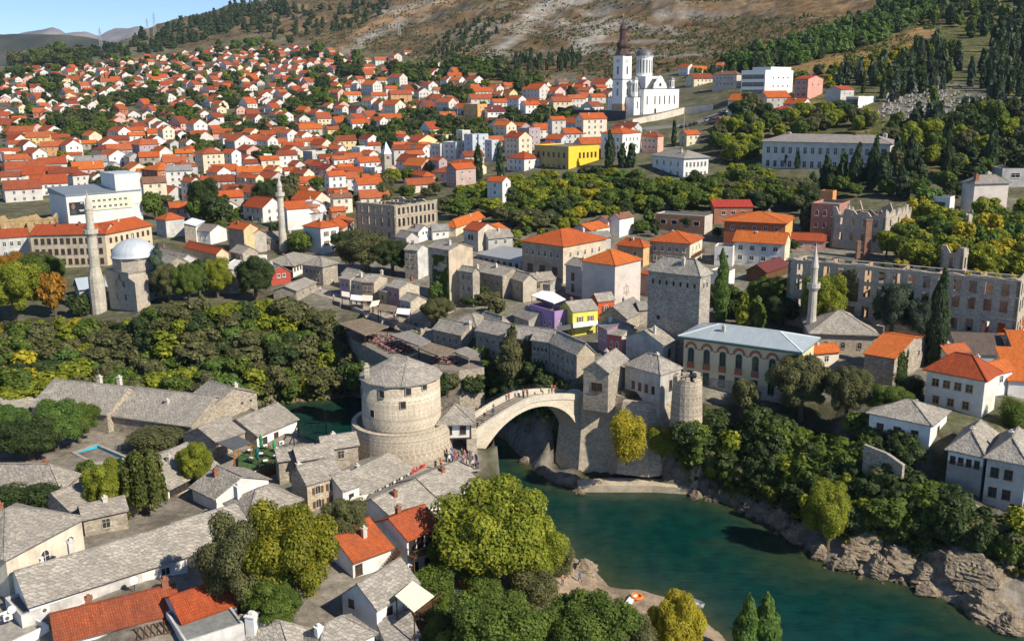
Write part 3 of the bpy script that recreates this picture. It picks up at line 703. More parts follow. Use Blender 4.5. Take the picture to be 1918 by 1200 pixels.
B('slab_house','hipped slab roof joined to the stone house with three satellite dishes','house',q,(600,1128),14,(1075,1190),1215,'gable',4.6,wall=LIMED,wallL=LIMED,rm=SLABL,ridge='x',over=0.4,main='R',chim=[(0.55,0.3,3.2)])
B('stone_cottage','tall rubble stone house with a slab gable roof and three satellite dishes','cottage',q,(1192,1078),(1056,1046),(1440,1003),1180,'gable',3.0,wall=RUBBLE,rm=SLAB,ridge='y',over=0.3,wallL=LIMED,
 wins=[('L',2,[2.2],0.8,1.3,'sq',0.15,0.85,FR_B),('R',2,[1.2],0.5,0.5,'hole',0.55,0.95,FR_S)],chim=[(0.8,0.5,1.8)])
q=K(0,800)
B('slab_house','slab roofed house behind the dark canopy of the garden restaurant','house',q,(1215,85),8.0,(1378,18),175,'gable',2.6,wall=RUBBLE,rm=SLAB,ridge='x',over=0.4)
B('slab_house','white fronted house with a gabled slab roof by the restaurant with green parasols','house',q,(1440,45),9.0,(1665,-50),118,'gable',3.0,ridge='x',wall=WH,wallL=RUBBLE,rm=SLAB,over=0.5,fm=FR_B,wins=[('R',2,[1.6],0.9,1.2,'sq',0.05,0.6,FR_B)])
B('stone_cottage','stone house with brown arched shutters and a slab roof in front of the round tower','cottage',q,(1722,318),(1632,228),(1915,262),480,'gable',2.6,wall=stone((0.55,0.46,0.34),0.5,0.28,0.3),wallL=LIMED,rm=SLAB,ridge='x',over=0.3,chim=[(0.06,0.6,2.6,0.6)],
 wins=[('R',2,[1.3,3.4],0.8,1.2,'archshut',0.1,0.9,FR_S)])
q=K(640,800)
B('slab_house','small slab roofed house with one brown window left of the arched cafe front','house',q,(5,355),(-110,300),(97,322),470,'gable',2.2,wall=WH,rm=SLAB,ridge='x',over=0.3,fm=FR_B,main='R',wins=[('R',1,[1.4],0.7,0.8,'sq',0.2,0.8,FR_B)])
B('cafe_house','white cafe front of red and white arched doors under a curved slab roof','cafe',q,(118,380),9.0,(395,232),425,'gable',2.4,wall=WH,rm=SLABL,ridge='x',over=0.4)
B('slab_house','single storey slab roofed shop row just above the red roofed riverside house','house',q,(300,522),9.0,(535,410),600,'gable',2.8,wall=WH,rm=SLABL,ridge='x',over=0.4)
B('slab_house','slab roofed shop at the bridge foot below the waiting crowd','house',q,(545,400),9.0,(765,302),480,'gable',2.8,wall=WH,rm=SLABL,ridge='x',over=0.4)
rr=B('tiled_house','white house with a weathered orange red roof and outside stair near the big round tree','house',q,(60,745),10.5,(275,665),850,'gable',3.0,wall=WH,rm=tile((0.50,0.115,0.035),0.6),ridge='x',over=0.6,fm=FR_B,chim=[(0.6,0.25,2.9,0.6)],wins=[('R',1,[1.6],0.9,1.3,'sq',0.05,0.25,FR_B)])
B('tiled_house','white house with a wooden balcony and dark orange roof beside the biggest round tree','house',q,(365,625),7.0,(555,545),810,'gable',2.4,wall=WH,rm=tile((0.46,0.10,0.035),0.6),ridge='x',over=0.5,fm=FR_B,
 wins=[('R',4,[1.3],1.0,1.5,'sq',0.03,0.98,FR_B),('R',2,[4.4],0.8,0.9,'sq',0.05,0.75,FR_B)])
B('slab_house','white house with a grey slab gable roof and cream awning below the vine covered pergola','house',q,(195,1015),(0,890),(425,868),1195,'gable',3.2,wall=WH,rm=SLAB,ridge='x',over=0.35,fm=FR_B,wallL=plaster((0.66,0.68,0.70)),
 wins=[('L',1,[0.6],0.7,0.8,'sq',0.55,0.9,FR_B),('R',1,[1.6,5.0],0.8,1.3,'sq',0.1,0.5,FR_B)])
B('slab_house','low slab roof with a white chimney at the bottom edge under the trees','house',K(0,800),(1640,1290),(1180,1215),(1760,1235),1330,'hip',3.4,wall=WH,rm=SLABL,main='L',chim=[(0.3,0.55,4.2,1.1,WH)])
B('slab_house','dark hipped slab roof at the bottom edge left of the white gabled house','house',K(0,800),(1790,1300),(1660,1110),(2100,1160),1360,'hip',3.0,wall=WH,rm=SLAB,main='R',chim=[(0.2,0.45,2.8,0.7,WH)])
B('slab_house','small dark slab roof beneath the cream awning at the bottom edge','house',q,(255,1215),6.0,(430,1165),1260,'gable',2.0,wall=WH,rm=SLABD,ridge='x')
# ------------------------------------------------------------------ east bank, old street
q=K(640,400)
B('slab_house','small stone house with a slab gable roof standing on the bridge abutment','house',q,(1497,893),(1357,875),(1605,858),1032,'gable',2.4,zb=16.2,wall=LIMED,rm=SLABL,ridge='x',over=0.3,main='L',wins=[('L',2,[3.0],1.0,1.4,'sq',0.25,0.65,FR_B)])
B('slab_house','grey stained house with a hipped slab roof beside the ruined round turret','house',q,(1790,905),(1592,852),(1905,855),1060,'hip',3.4,zb=15.5,wall=plaster((0.50,0.48,0.45),0.6),rm=SLABL,over=0.3,main='L',wins=[('L',4,[3.3],0.55,1.3,'sq',0.1,0.85,FR_B),('R',1,[2.6],0.7,1.8,'sq',0.2,0.8,FR_B)])
B('slab_house','blue grey stained house with a slab gable roof in front of the tall square tower','house',q,(1805,738),(1597,690),(1876,697),860,'gable',3.0,wall=plaster((0.46,0.47,0.47),0.65),rm=SLABL,ridge='x',over=0.25,main='L',chim=[(0.35,0.35,3.6,0.5)],wins=[('R',1,[2.0],0.6,1.6,'sq',0.2,0.8,FR_B)])
B('square_tower','tall square stone tower with a row of small openings and a hipped slab roof','tower',q,(2013,357),(1722,322),(2072,337),860,'hip',4.2,wall=stone((0.42,0.375,0.32),0.5,0.26,0.4,0.7,stain=0.55),rm=SLABL,over=0.35,wins=[('L',7,[2.0],0.5,1.0,'hole',0.03,0.97,FR_S),('R',2,[2.0],0.5,1.0,'hole',0.2,0.8,FR_S),('L',1,[9.5],0.8,0.9,'hole',0.7,0.86,FR_S)])
PUR=plaster((0.38,0.24,0.47),0.2)
B('purple_cafe','purple cafe house with arched windows and white sails over its roof terrace','cafe',q,(1195,570),(1055,528),(1287,545),692,'flat',0,wall=PUR,rm=flat((0.3,0.26,0.22),0.8),par=0.9,wins=[('L',4,[2.2],0.7,1.3,'arch',0.04,0.95),('R',2,[2.2],0.8,1.3,'arch',0.1,0.9),('R',1,[6.3],1.6,2.2,'arch',0.2,0.8,FR_B),('L',2,[6.0],0.9,1.9,'arch',0.0,0.6,FR_B)])
B('yellow_house','lemon yellow house with shutters and white awnings between the purple and the red house','house',q,(1297,550),7.0,(1438,535),692,'gable',2.2,wall=plaster((0.64,0.62,0.13),0.15),rm=SLABL,ridge='x',over=0.3,wins=[('R',2,[2.0],0.7,1.2,'shut',0.08,0.92,FR_W),('R',1,[6.0],1.3,2.0,'sq',0.45,0.95,FR_B)])
B('red_house','small red house with white quoins and arched windows beside the lemon yellow house','house',q,(1440,492),(1398,440),(1530,482),610,'gable',2.0,wall=plaster((0.60,0.11,0.05),0.15),rm=SLABL,ridge='x',over=0.3,wins=[('R',1,[2.0,5.0],1.1,1.5,'archshut',0.2,0.8,FR_W)])
B('large_house','big plain beige house with an orange hipped roof and a sun emblem on its wall','house',q,(1535,293),(1350,268),(1680,280),560,'hip',4.0,wall=plaster((0.60,0.535,0.49),0.25),rm=T_BRT,over=0.4,wins=[('R',1,[13.5],1.0,1.0,'sq',0.05,0.4),('L',1,[7.8],0.9,1.2,'sq',0.3,0.45)])
B('house','low grey annex with two balconies joined to the big beige house with the sun emblem','house',q,(1348,300),(1258,285),6.0,470,'gable',2.0,wall=plaster((0.48,0.45,0.42)),rm=SLABD,ridge='y',main='L',wins=[('L',1,[3.0,6.0],0.9,1.9,'sq',0.3,0.8,FR_B)])
row=[((670,683),(512,648),6.0,790,'first'),((918,690),(752,655),6.5,830,'second'),((1080,712),(922,692),6.0,870,'third'),((1165,722),(1066,708),5.5,900,'fourth')]
for k,(e0,e1,dp,vb,nth)in enumerate(row):
 B('slab_house',['lone slab roofed stone house with a side chimney above the terrace of pink tables','slab roofed stone house second from the upstream end of the cliff top row','slab roofed stone house in the middle of the cliff top row behind the dark evergreen','narrow slab roofed stone house next to the downstream end of the cliff top row'][k],'house',q,e0,e1,dp,vb,'gable',2.9,wall=LIMED,rm=SLABL,ridge='y',over=0.25,main='L',
  group='stone houses along the cliff top',chim=[(0.5,0.02,3.2,0.8)]if k==0 else(),wins=[('L',4,[1.8,4.4],0.5,0.9,'sq',0.06,0.94,FR_S)])
B('slab_house','last stone house of the cliff top row with a sunlit gable end facing the bridge','house',q,(1320,792),(1168,722),(1420,775),925,'gable',2.9,wall=stone((0.52,0.45,0.35),0.5,0.27,0.25),wallL=LIMED,rm=SLABL,ridge='y',over=0.25,main='L',group='stone houses along the cliff top',wins=[('L',5,[2.0,4.6],0.5,0.9,'arch',0.05,0.95,FR_S)])
def shop(lbl,e0,e1,e2,vb,col,**kw):
 B('shop_house',lbl,'shop',q,e0,e1,e2,vb,'gable',1.9,wall=kw.pop('wr',LIME),wallL=col,rm=SLABL,ridge='y',over=0.25,main='L',group='shop houses on the old street',**kw)
shop('lavender shop house at the upper end of the old street',(45,372),(-12,362),6.5,490,plaster((0.42,0.33,0.43)),wins=[('L',2,[1.6],0.6,0.9,'sq',0.1,0.9)])
shop('cream shop house next to the lavender one on the old street',(112,384),(47,372),6.5,500,plaster((0.55,0.47,0.38)),wins=[('L',2,[1.6],0.6,0.9,'sq',0.1,0.9)])
shop('brown shop house with a stone gable end beside the cream one on the old street',(180,388),(114,384),(255,370),508,plaster((0.36,0.25,0.20)),wins=[('L',2,[1.6],0.6,0.9,'sq',0.1,0.9)],chim=[(0.7,0.1,2.6,0.6)])
shop('pink shop house with a stone gable on the old street',(322,422),(252,407),(435,408),545,plaster((0.50,0.28,0.27)),wins=[('L',2,[1.7],0.6,1.1,'arch',0.1,0.9)],chim=[(0.75,0.2,2.6,0.6)])
shop('narrow ochre shop house squeezed beside the pink one on the old street',(250,440),(207,430),6.0,530,plaster((0.50,0.38,0.20)),wins=[('L',1,[1.6],0.7,1.0,'sq',0.1,0.9)])
shop('pale blue grey shop house below the pink one on the old street',(386,497),(326,482),(476,486),590,plaster((0.48,0.47,0.48)),wins=[('L',2,[1.6],0.5,0.9,'sq',0.1,0.9)])
B('slab_house','wide low slab roof by the old street behind the round dark tree','house',q,(500,600),(378,580),(640,540),640,'gable',3.2,wall=LIMED,rm=SLAB,ridge='y',over=0.5,main='R')
B('slab_house','rounded slab roof behind the lone stone house with the side chimney','house',q,(760,640),(620,610),(860,600),700,'hip',3.0,wall=LIMED,rm=SLAB,over=0.3,main='R')
B('slab_house','broad slab roof between the round dark tree and the purple cafe','house',q,(900,630),(770,590),(942,600),690,'hip',2.6,wall=LIMED,rm=SLABL,over=0.3,main='L')
B('slab_house','dim grey stone house tucked left of the purple cafe','house',q,(1050,600),(970,570),7,680,'gable',2.4,wall=plaster((0.42,0.40,0.36),0.5),rm=SLABD,ridge='y',main='L',wins=[('L',2,[2.0],0.6,1.0)])
B('tall_house','tall plain stone house with ivy climbing its shaded side','house',q,(600,208),(487,187),(735,187),510,'gable',2.0,wall=plaster((0.55,0.46,0.34),0.5),wallL=LIMED,rm=SLAB,ridge='y',over=0.2,main='R',chim=[(0.3,0.3,2.4,0.6)],wins=[('L',2,[2.2],0.8,1.2,'sq',0.05,0.9)])
B('slab_house','narrow slab roofed stone house left of the ivy clad house','house',q,(425,208),(352,203),(482,190),372,'gable',1.8,wall=WG,wallL=LIMED,rm=SLABL,ridge='y',over=0.2,main='R',wins=[('L',2,[1.8,4.2],0.5,0.8,'sq',0.1,0.9)])
B('slab_house','stone house with a turquoise balcony right of the ivy clad house','house',q,(735,330),(660,318),(772,300),530,'gable',1.4,wall=LIMED,rm=SLAB,ridge='y',over=0.25,wins=[('L',2,[1.6,4.5],0.7,1.2,'sq',0.1,0.9)],chim=[(0.9,0.1,1.8,0.6)])
B('slab_house','long stone house with a slab roof on the cliff edge above the grotto','house',q,(903,352),(776,328),8,480,'gable',2.4,wall=LIMED,rm=SLABL,ridge='y',over=0.25,main='L',wins=[('L',3,[2.2],0.5,0.9,'sq',0.08,0.9)])
B('slab_house','stone house with stepped slab roof right of the grotto','house',q,(1018,382),(892,345),(1095,350),500,'gable',2.4,wall=plaster((0.50,0.44,0.36),0.5),wallL=LIMED,rm=SLABL,ridge='y',over=0.25,main='L',wins=[('L',3,[2.2],0.5,0.9,'sq',0.08,0.9)])
B('slab_house','small low slab roof just above the white sails of the purple cafe','house',q,(1170,400),(1070,390),(1235,380),460,'gable',2.0,wall=plaster((0.45,0.43,0.40),0.5),rm=SLAB,ridge='y',over=0.25)
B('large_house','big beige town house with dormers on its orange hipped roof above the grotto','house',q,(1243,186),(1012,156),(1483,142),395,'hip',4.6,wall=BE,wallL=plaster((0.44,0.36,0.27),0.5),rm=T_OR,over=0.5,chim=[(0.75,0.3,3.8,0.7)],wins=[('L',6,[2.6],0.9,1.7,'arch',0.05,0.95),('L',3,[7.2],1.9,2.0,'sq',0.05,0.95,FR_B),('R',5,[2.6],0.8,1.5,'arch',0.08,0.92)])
B('flat_roof_house','low grey building with a sheet metal roof left of the big beige town house','house',q,(1008,270),(758,228),11,312,'shedy',1.2,wall=GRY,rm=seam((0.34,0.36,0.37)),main='L',wins=[('L',7,[1.4],1.0,1.0,'sq',0.03,0.97,FR_B)])
B('tiled_house','stone gabled house with an orange and red roof above the grey metal roof','house',q,(765,98),(683,88),(870,100),215,'gable',2.8,wall=plaster((0.56,0.51,0.43),0.5),rm=T_RED,ridge='y',over=0.25,main='L',wins=[('L',2,[2.2],0.7,1.4,'arch',0.3,0.7,FR_B)])
B('tiled_house','white walled wing with a bright orange roof right of the stone gabled house','house',q,(872,108),9.0,(945,92),190,'gable',2.8,wall=WH,rm=T_BRT,ridge='x',over=0.3,wins=[('R',1,[2.0],0.8,1.0,'sq',0.4,0.9)])
B('tiled_house','wide house with a bright orange hipped roof behind the stone gabled house','house',q,(640,80),(592,62),(800,25),130,'hip',3.6,wall=CREAM,rm=T_BRT,over=0.4,main='R',chim=[(0.6,0.4,3.2)])
B('grey_house','pale grey house with a grey slate gable roof near the ruined hotel','house',q,(430,105),(368,98),(500,92),165,'gable',2.6,wall=WH,wallL=BL,rm=GREYR,ridge='y',over=0.3,wins=[('R',2,[0.6],0.8,0.9,'sq',0.25,0.75)])
B('grey_house','white house with a grey slate roof right beside the pale grey one','house',q,(510,95),(500,92),(600,90),150,'gable',2.4,wall=WH,rm=GREYR,ridge='x',over=0.3,main='R',wins=[('R',2,[1.4],0.7,0.8)])
B('tiled_house','white house with a bright orange roof behind the big beige town house','house',q,(1395,95),(1290,70),(1505,98),165,'gable',2.4,wall=WH,wallL=GRY,rm=T_BRT,ridge='x',over=0.3,main='R',wins=[('L',1,[1.6],0.9,1.0)])
B('tiled_house','white house with a brown tiled roof uphill of the bright orange roof','house',q,(1560,30),(1500,10),(1640,15),135,'gable',2.0,wall=WH,rm=T_BRN,ridge='x',over=0.3,main='R')
B('tiled_house','cream house with a brown tiled roof left of the white brown roofed house','house',q,(1495,45),(1420,20),(1528,35),130,'gable',2.0,wall=WH,rm=T_BRN,ridge='x',over=0.3)
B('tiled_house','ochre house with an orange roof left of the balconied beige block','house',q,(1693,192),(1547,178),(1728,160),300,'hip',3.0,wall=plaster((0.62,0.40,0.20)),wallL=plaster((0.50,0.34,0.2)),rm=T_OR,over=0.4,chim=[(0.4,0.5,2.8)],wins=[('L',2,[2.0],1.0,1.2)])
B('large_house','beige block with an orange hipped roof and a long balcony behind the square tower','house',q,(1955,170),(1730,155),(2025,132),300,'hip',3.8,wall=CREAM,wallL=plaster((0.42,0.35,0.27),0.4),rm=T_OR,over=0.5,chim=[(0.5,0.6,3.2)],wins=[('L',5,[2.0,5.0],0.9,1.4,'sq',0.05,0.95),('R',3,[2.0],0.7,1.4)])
B('house','small orange roofed house half hidden between the beige house and the square tower','house',q,(1740,345),(1680,335),7.0,470,'gable',1.6,wall=PK,rm=T_OR,ridge='y',main='L')
B('slab_house','long dark slab roof running below the square tower','house',q,(1600,590),(1445,620),(1712,535),670,'gable',3.4,wall=LIMED,rm=SLABD,ridge='x',over=0.3,main='R')
B('red_house','crimson and lilac house with arched windows beside the dark slab roof','house',q,(1572,688),(1492,642),(1655,655),800,'gable',2.0,wall=plaster((0.55,0.50,0.44)),wallL=plaster((0.50,0.14,0.13),0.2),rm=SLABL,ridge='y',over=0.25,wins=[('L',2,[2.0,4.4],0.6,1.3,'arch',0.1,0.9)])
B('house','lilac house end joined left of the crimson house','house',q,(1490,650),(1440,625),6.5,790,'gable',1.6,wall=plaster((0.34,0.24,0.33),0.2),rm=SLABD,ridge='y',main='L',wins=[('L',2,[2.0],0.6,1.2,'arch',0.1,0.9)])
# ------------------------------------------------------------------ right bank
q=K(1278,400)
PAL=plaster((0.66,0.57,0.38),0.12)
PALD=pal,pa,pb,ph=B('palace_school','cream palace with red arched window heads, green eaves and a pale metal roof','palace',q,(655,772),(10,686),(742,662),1090,'hip',2.6,wall=PAL,rm=seam((0.40,0.46,0.49)),main='L',over=0.9,base=3.2,basem=stone((0.50,0.45,0.40),0.7,0.4,0.3),capm=flat((0.66,0.70,0.70),0.5))
B('stone_mosque','square stone mosque with a pyramid slab roof and arched windows behind the cream palace','mosque',q,(1092,684),(722,672),13.0,800,'hip',5.4,wall=stone((0.52,0.45,0.36),0.5,0.3,0.2),rm=SLABL,main='L',over=0.6,wins=[('L',3,[2.4],0.8,1.4,'arch',0.12,0.88,FR_S),('L',3,[5.4],0.8,1.2,'arch',0.12,0.88,FR_S)])
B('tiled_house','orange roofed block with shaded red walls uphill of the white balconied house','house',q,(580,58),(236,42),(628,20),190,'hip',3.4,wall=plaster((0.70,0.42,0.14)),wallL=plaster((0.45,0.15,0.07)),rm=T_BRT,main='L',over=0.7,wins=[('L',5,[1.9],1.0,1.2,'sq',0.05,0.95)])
B('apartment_house','white house with a bright orange roof and two grey balconies','house',q,(577,168),(287,150),(607,140),310,'gable',3.6,wall=CREAM,wallL=plaster((0.72,0.71,0.66)),rm=T_BRT,ridge='y',main='L',over=0.6,chim=[(0.4,0.6,3.0)],wins=[('L',4,[2.0,5.0,8.0],1.3,1.3,'sq',0.06,0.97)])
B('house','white annex with a flat roof left of the white balconied house','house',q,(285,195),(182,190),6.0,300,'flat',0,wall=WH,rm=T_MAR,main='L',wins=[('L',2,[2.6],0.9,1.0)])
B('tiled_house','low pink house with a dark red roof right of the white balconied house','house',q,(805,155),(612,148),7.0,205,'gable',2.6,wall=PK,rm=T_RED,ridge='y',main='L',wins=[('L',2,[1.3],0.8,1.0)])
B('shed','brown shed with a dark maroon sheet roof at the corner of the long ruin','shed',q,(470,330),(362,340),(598,340),395,'gable',2.6,wall=WOOD,rm=T_MAR,ridge='x',main='R')
B('house','white house corner right of the tall cypress by the square tower','house',q,(262,335),(160,325),(295,318),410,'flat',0,wall=WH,rm=T_RED,main='L')
B('stone_cottage','ivy covered stone cottage with a bright orange roof in front of the mosque','cottage',q,(1192,815),(1022,852),(1390,850),965,'gable',2.9,wall=LIMED,rm=T_BRT,ridge='y',main='L',over=0.3,wins=[('R',2,[2.0],0.9,1.1)])
B('villa','white villa with an orange red hipped roof and shuttered windows at the right edge','villa',q,(1700,938),(1375,878),(1772,842),1150,'hip',4.4,wall=plaster((0.74,0.70,0.62)),rm=T_RED,main='L',over=0.6,chim=[(0.9,0.35,3.0,0.6)],wins=[('L',4,[1.9],1.1,1.3,'sq',0.15,0.93,OC),('L',3,[5.0],1.0,1.3,'sq',0.15,0.93,OC)])
B('white_house','plain white house with two brown windows in front of the long ruin','house',q,(1703,625),(1527,600),6.5,745,'flat',0,wall=WH,rm=T_RED,main='L',wins=[('L',2,[1.6],1.1,1.2,'sq',0.1,0.6,FR_B)])
B('tiled_house','white house under a broad orange roof right of the plain white house','house',q,(1872,705),(1698,680),8.0,790,'shedy',2.6,wall=WH,rm=T_BRT,main='L',over=0.4,chim=[(0.5,0.05,2.4)],wins=[('L',2,[1.4],1.0,0.8,'sq',0.1,0.9,FR_B)])
B('tiled_house','orange roofed house at the right edge above the white villa','house',q,(1960,780),(1868,775),8,900,'shedy',2.4,wall=plaster((0.5,0.42,0.36)),rm=T_BRT,main='L',over=0.4)
B('tiled_house','house with a large orange roof at the right edge beside the white villa','house',q,(1990,945),(1835,938),9,1050,'shedy',4.0,wall=WH,rm=T_BRT,main='L',over=0.4)
B('shed','low building with an old brown roof between the white house and the villa','shed',q,(1830,800),(1560,790),8,870,'shedy',2.6,wall=WG,rm=tile((0.16,0.12,0.10),0.4),main='L',over=0.3)
B('slab_house','white cottage with two small slab roofs below the white villa','house',q,(1395,1190),(1052,1178),(1488,1140),1330,'hip',3.0,wall=WH,rm=SLABL,main='L',over=0.5,fm=FR_B,wins=[('L',3,[2.0],1.0,1.2,'sq',0.1,0.95,FR_B),('R',1,[2.0],0.9,1.2,'sq',0.2,0.8,FR_B)])
q=K(1278,800)
B('slab_house','white upper storey house with four square windows and a hipped slab roof above the river','house',q,(1692,168),(1495,128),11.0,395,'hip',4.2,wall=plaster((0.62,0.62,0.60)),wallL=plaster((0.70,0.70,0.69)),rm=SLABL,main='L',over=0.5,base=5.0,basem=plaster((0.30,0.29,0.28)),wins=[('L',4,[1.4],0.62,1.1,'sq',0.05,0.97,FR_B)])
B('slab_house','grey rendered house with a hipped slab roof at the lower right edge','house',q,(1935,215),(1712,172),11.0,470,'hip',4.2,wall=GRY,wallL=plaster((0.50,0.48,0.45),0.5),rm=SLABL,main='L',over=0.5,wins=[('L',2,[2.0,5.2],1.0,1.4,'sq',0.25,0.95,FR_B),('L',1,[7.6],1.5,2.2,'sq',0.0,0.3,FR_B)])
# ------------------------------------------------------------------ the stone bridge
kk=K(640,640,3.836)
BL0=at(*kk(953,642),15.2);BR0=at(*kk(1728,379),15.2)
BLEN=(BR0-BL0).length;BANG=math.atan2(BR0.y-BL0.y,BR0.x-BL0.x);BW=4.6
br=thing('stone_bridge','old pale limestone bridge with a single high arch over the green river','bridge',(BL0.x,BL0.y,0),BANG)
def par_z(x):
 t=(x-BLEN/2)/(BLEN/2);return 15.2+2.85*(1-min(1,(t*t*0.75+0.25*abs(t)))**0.9)
def arch_z(x):
 t=(x-13.8)/13.75;return 4.9+11.0*math.sqrt(max(0,1-t*t))if abs(t)<1 else None
NB=56;xs=[BLEN*i/NB for i in range(NB+1)]
mb=MB()
for y0 in(0,BW):
 for i in range(NB):
  xa,xb=xs[i],xs[i+1];za=arch_z(xa)or 0.5;zb2=arch_z(xb)or 0.5
  q_=[(xa,y0,za),(xb,y0,zb2),(xb,y0,par_z(xb)-1.0),(xa,y0,par_z(xa)-1.0)]
  mb.face(q_ if y0==0 else list(reversed(q_)))
for i in range(NB):
 xa,xb=xs[i],xs[i+1];za,zb2=arch_z(xa),arch_z(xb)
 if za and zb2:mb.face([(xa,0,za),(xa,BW,za),(xb,BW,zb2),(xb,0,zb2)])
mb.face([(0,0,0),(0,BW,0),(0,BW,14.2),(0,0,14.2)])
mb.build('spandrel',LIMEW,br)
rg=MB()
def ring(y,o):
 for i in range(40):
  a0=math.pi*i/40;a1=math.pi*(i+1)/40
  P_=lambda a,r_:(13.8-(13.75+r_)*math.cos(a),4.9+(11.0+r_)*math.sin(a))
  A,B_,C_,D=P_(a0,0),P_(a1,0),P_(a1,0.75),P_(a0,0.75)
  f=[(A[0],y,A[1]),(B_[0],y,B_[1]),(C_[0],y,C_[1]),(D[0],y,D[1])]
  rg.face(f if o>0 else list(reversed(f)))
  g=[(D[0],y,D[1]),(C_[0],y,C_[1]),(C_[0],y+0.12*o,C_[1]),(D[0],y+0.12*o,D[1])];rg.face(g)
ring(-0.12,1);ring(BW+0.12,-1);rg.build('arch_ring',stone((0.64,0.57,0.45),1.2,0.5,0.08,0.85,stain=0.1),br)
dk=MB()
for i in range(NB):
 xa,xb=xs[i],xs[i+1];dk.box(xa,0.3,par_z(xa)-1.6,xb,BW-0.3,(par_z(xa)+par_z(xb))/2-1.0)
 dk.box(xa,0.32,par_z(xa)-1.0,xa+0.1,BW-0.32,(par_z(xa)+par_z(xb))/2-0.93,1)
dk.build('deck',[stone((0.42,0.37,0.31),0.5,0.25,0.2),LIMEW],br)
for s,y0,y1 in(('near',-0.16,0.34),('far',BW-0.34,BW+0.16)):
 pb=MB()
 for i in range(NB):
  xa,xb=xs[i],xs[i+1];a_,b_=par_z(xa),par_z(xb)
  pb.hexa((xa,y0,a_-1.15),(xb,y0,b_-1.15),(xb,y1,b_-1.15),(xa,y1,a_-1.15),(xa,y0,a_),(xb,y0,b_),(xb,y1,b_),(xa,y1,a_))
 pb.build('parapet',stone((0.62,0.56,0.46),1.4,1.2,0.1,0.85,stain=0.25),br)
rl=MB()
for i in range(0,NB+1,3):rl.bar((xs[i],BW,par_z(xs[i])),(xs[i],BW,par_z(xs[i])+0.75),0.06)
for hh in(0.35,0.72):
 for i in range(NB):rl.bar((xs[i],BW,par_z(xs[i])+hh),(xs[i+1],BW,par_z(xs[i+1])+hh),0.05)
rl.build('railing',IRON,br)
def loc_br(x,y,z=0):
 c,s=math.cos(BANG),math.sin(BANG);return Vector((BL0.x+x*c-y*s,BL0.y+x*s+y*c,z))
# ------------------------------------------------------------------ walls along the river
def wallpath(name,label,cat,pts,th,mat,group=None,cop=True,bat=0.0):
 """pts: (x, y, z0, z1) in world; thickness to the left of the path"""
 o=Vector((pts[0][0],pts[0][1],pts[0][2]));root=thing(name,label,cat,o,0,group);w=MB();c_=MB()
 NV=[]
 for i in range(len(pts)):
  s_=Vector((0,0,0))
  for a,b in zip(pts[max(0,i-1):i+1],pts[max(0,i-1)+1:i+2]):d=Vector((b[0]-a[0],b[1]-a[1],0));s_+=Vector((-d.y,d.x,0)).normalized()
  NV.append(s_.normalized()*th)
 for(a,b),na,nb in zip(zip(pts[:-1],pts[1:]),NV[:-1],NV[1:]):
  d=Vector((b[0]-a[0],b[1]-a[1],0));n_=Vector((-d.y,d.x,0)).normalized()*th
  A,B_=Vector((a[0],a[1],0))-Vector((o.x,o.y,0)),Vector((b[0],b[1],0))-Vector((o.x,o.y,0));Z=lambda p,z:(p.x,p.y,z-o.z)
  w.hexa(Z(A-na*(bat/th),a[2]),Z(B_-nb*(bat/th),b[2]),Z(B_+nb,b[2]),Z(A+na,a[2]),Z(A,a[3]),Z(B_,b[3]),Z(B_+nb,b[3]),Z(A+na,a[3]))
  m_=n_.normalized()*0.08
  c_.hexa(Z(A-m_,a[3]),Z(B_-m_,b[3]),Z(B_+n_+m_,b[3]),Z(A+n_+m_,a[3]),Z(A-m_,a[3]+0.14),Z(B_-m_,b[3]+0.14),Z(B_+n_+m_,b[3]+0.14),Z(A+n_+m_,a[3]+0.14))
 w.build('wall',mat,root)
 if cop:c_.build('coping',SLABL,root)
 return root
def wp(u,v,z,z0,z1):
 p=at(u,v,z);return(p.x,p.y,z0,z1)
p0=loc_br(BLEN+0.0,-0.3)
p9=loc_br(BLEN+0.0,BW+0.4)
AB=[(p9.x,p9.y,-1,14.6),(p0.x,p0.y,-1,15.2),wp(1146,735,15.8,-1,15.6),wp(1172,744,15.4,-1,15.4)]
wallpath('abutment_wall','high stone abutment wall under the small slab roofed house at the bridge end','wall',AB,3.0,stone((0.58,0.50,0.385),0.6,0.32,0.25,stain=0.35),cop=False,bat=2.6)
wallpath('river_wall','tall stained river wall below the hipped slab roofed house and the turret','wall',[wp(1166,752,15,2,15.0),wp(1215,757,15,2,15.0),wp(1275,752,15,2,15.2),wp(1332,790,13.2,1,13.4)],2.0,stone((0.52,0.45,0.35),0.6,0.32,0.3,stain=0.45),cop=False,bat=3.5)
wallpath('quay_ledge','low stone ledge along the water below the bridge abutment','quay',[wp(1083,912,1.0,-2,1.1),wp(1150,910,1.2,-2,1.3),wp(1222,910,1.2,-2,1.3),wp(1296,916,1.0,-2,1.1)],3.5,stone((0.54,0.46,0.35),0.9,0.4,0.2),cop=False)
wallpath('river_wall','curved quay wall under the waiting crowd at the bridge foot','wall',[wp(800,905,6,-1,11.6),wp(893,872,11.5,-1,11.6),wp(905,868,11.8,-1,11.8),(loc_br(0.2,0).x,loc_br(0.2,0).y,-1,11.8)],2.5,LIME,cop=False)
rs_=[wp(1708,862,12.5,6,13.2),wp(1742,874,12,6,12.8),wp(1782,884,11.5,6,12.2)]
wallpath('garden_wall','rough garden wall left of the white upper storey house above the river','wall',rs_,0.5,RUBBLE)
wallpath('garden_wall','rough wall below the white cottage on the right bank','wall',[wp(1618,838,15,9,15.4),wp(1660,856,14.5,9,15.0),wp(1690,880,13.5,8,14.2)],0.5,RUBBLE)
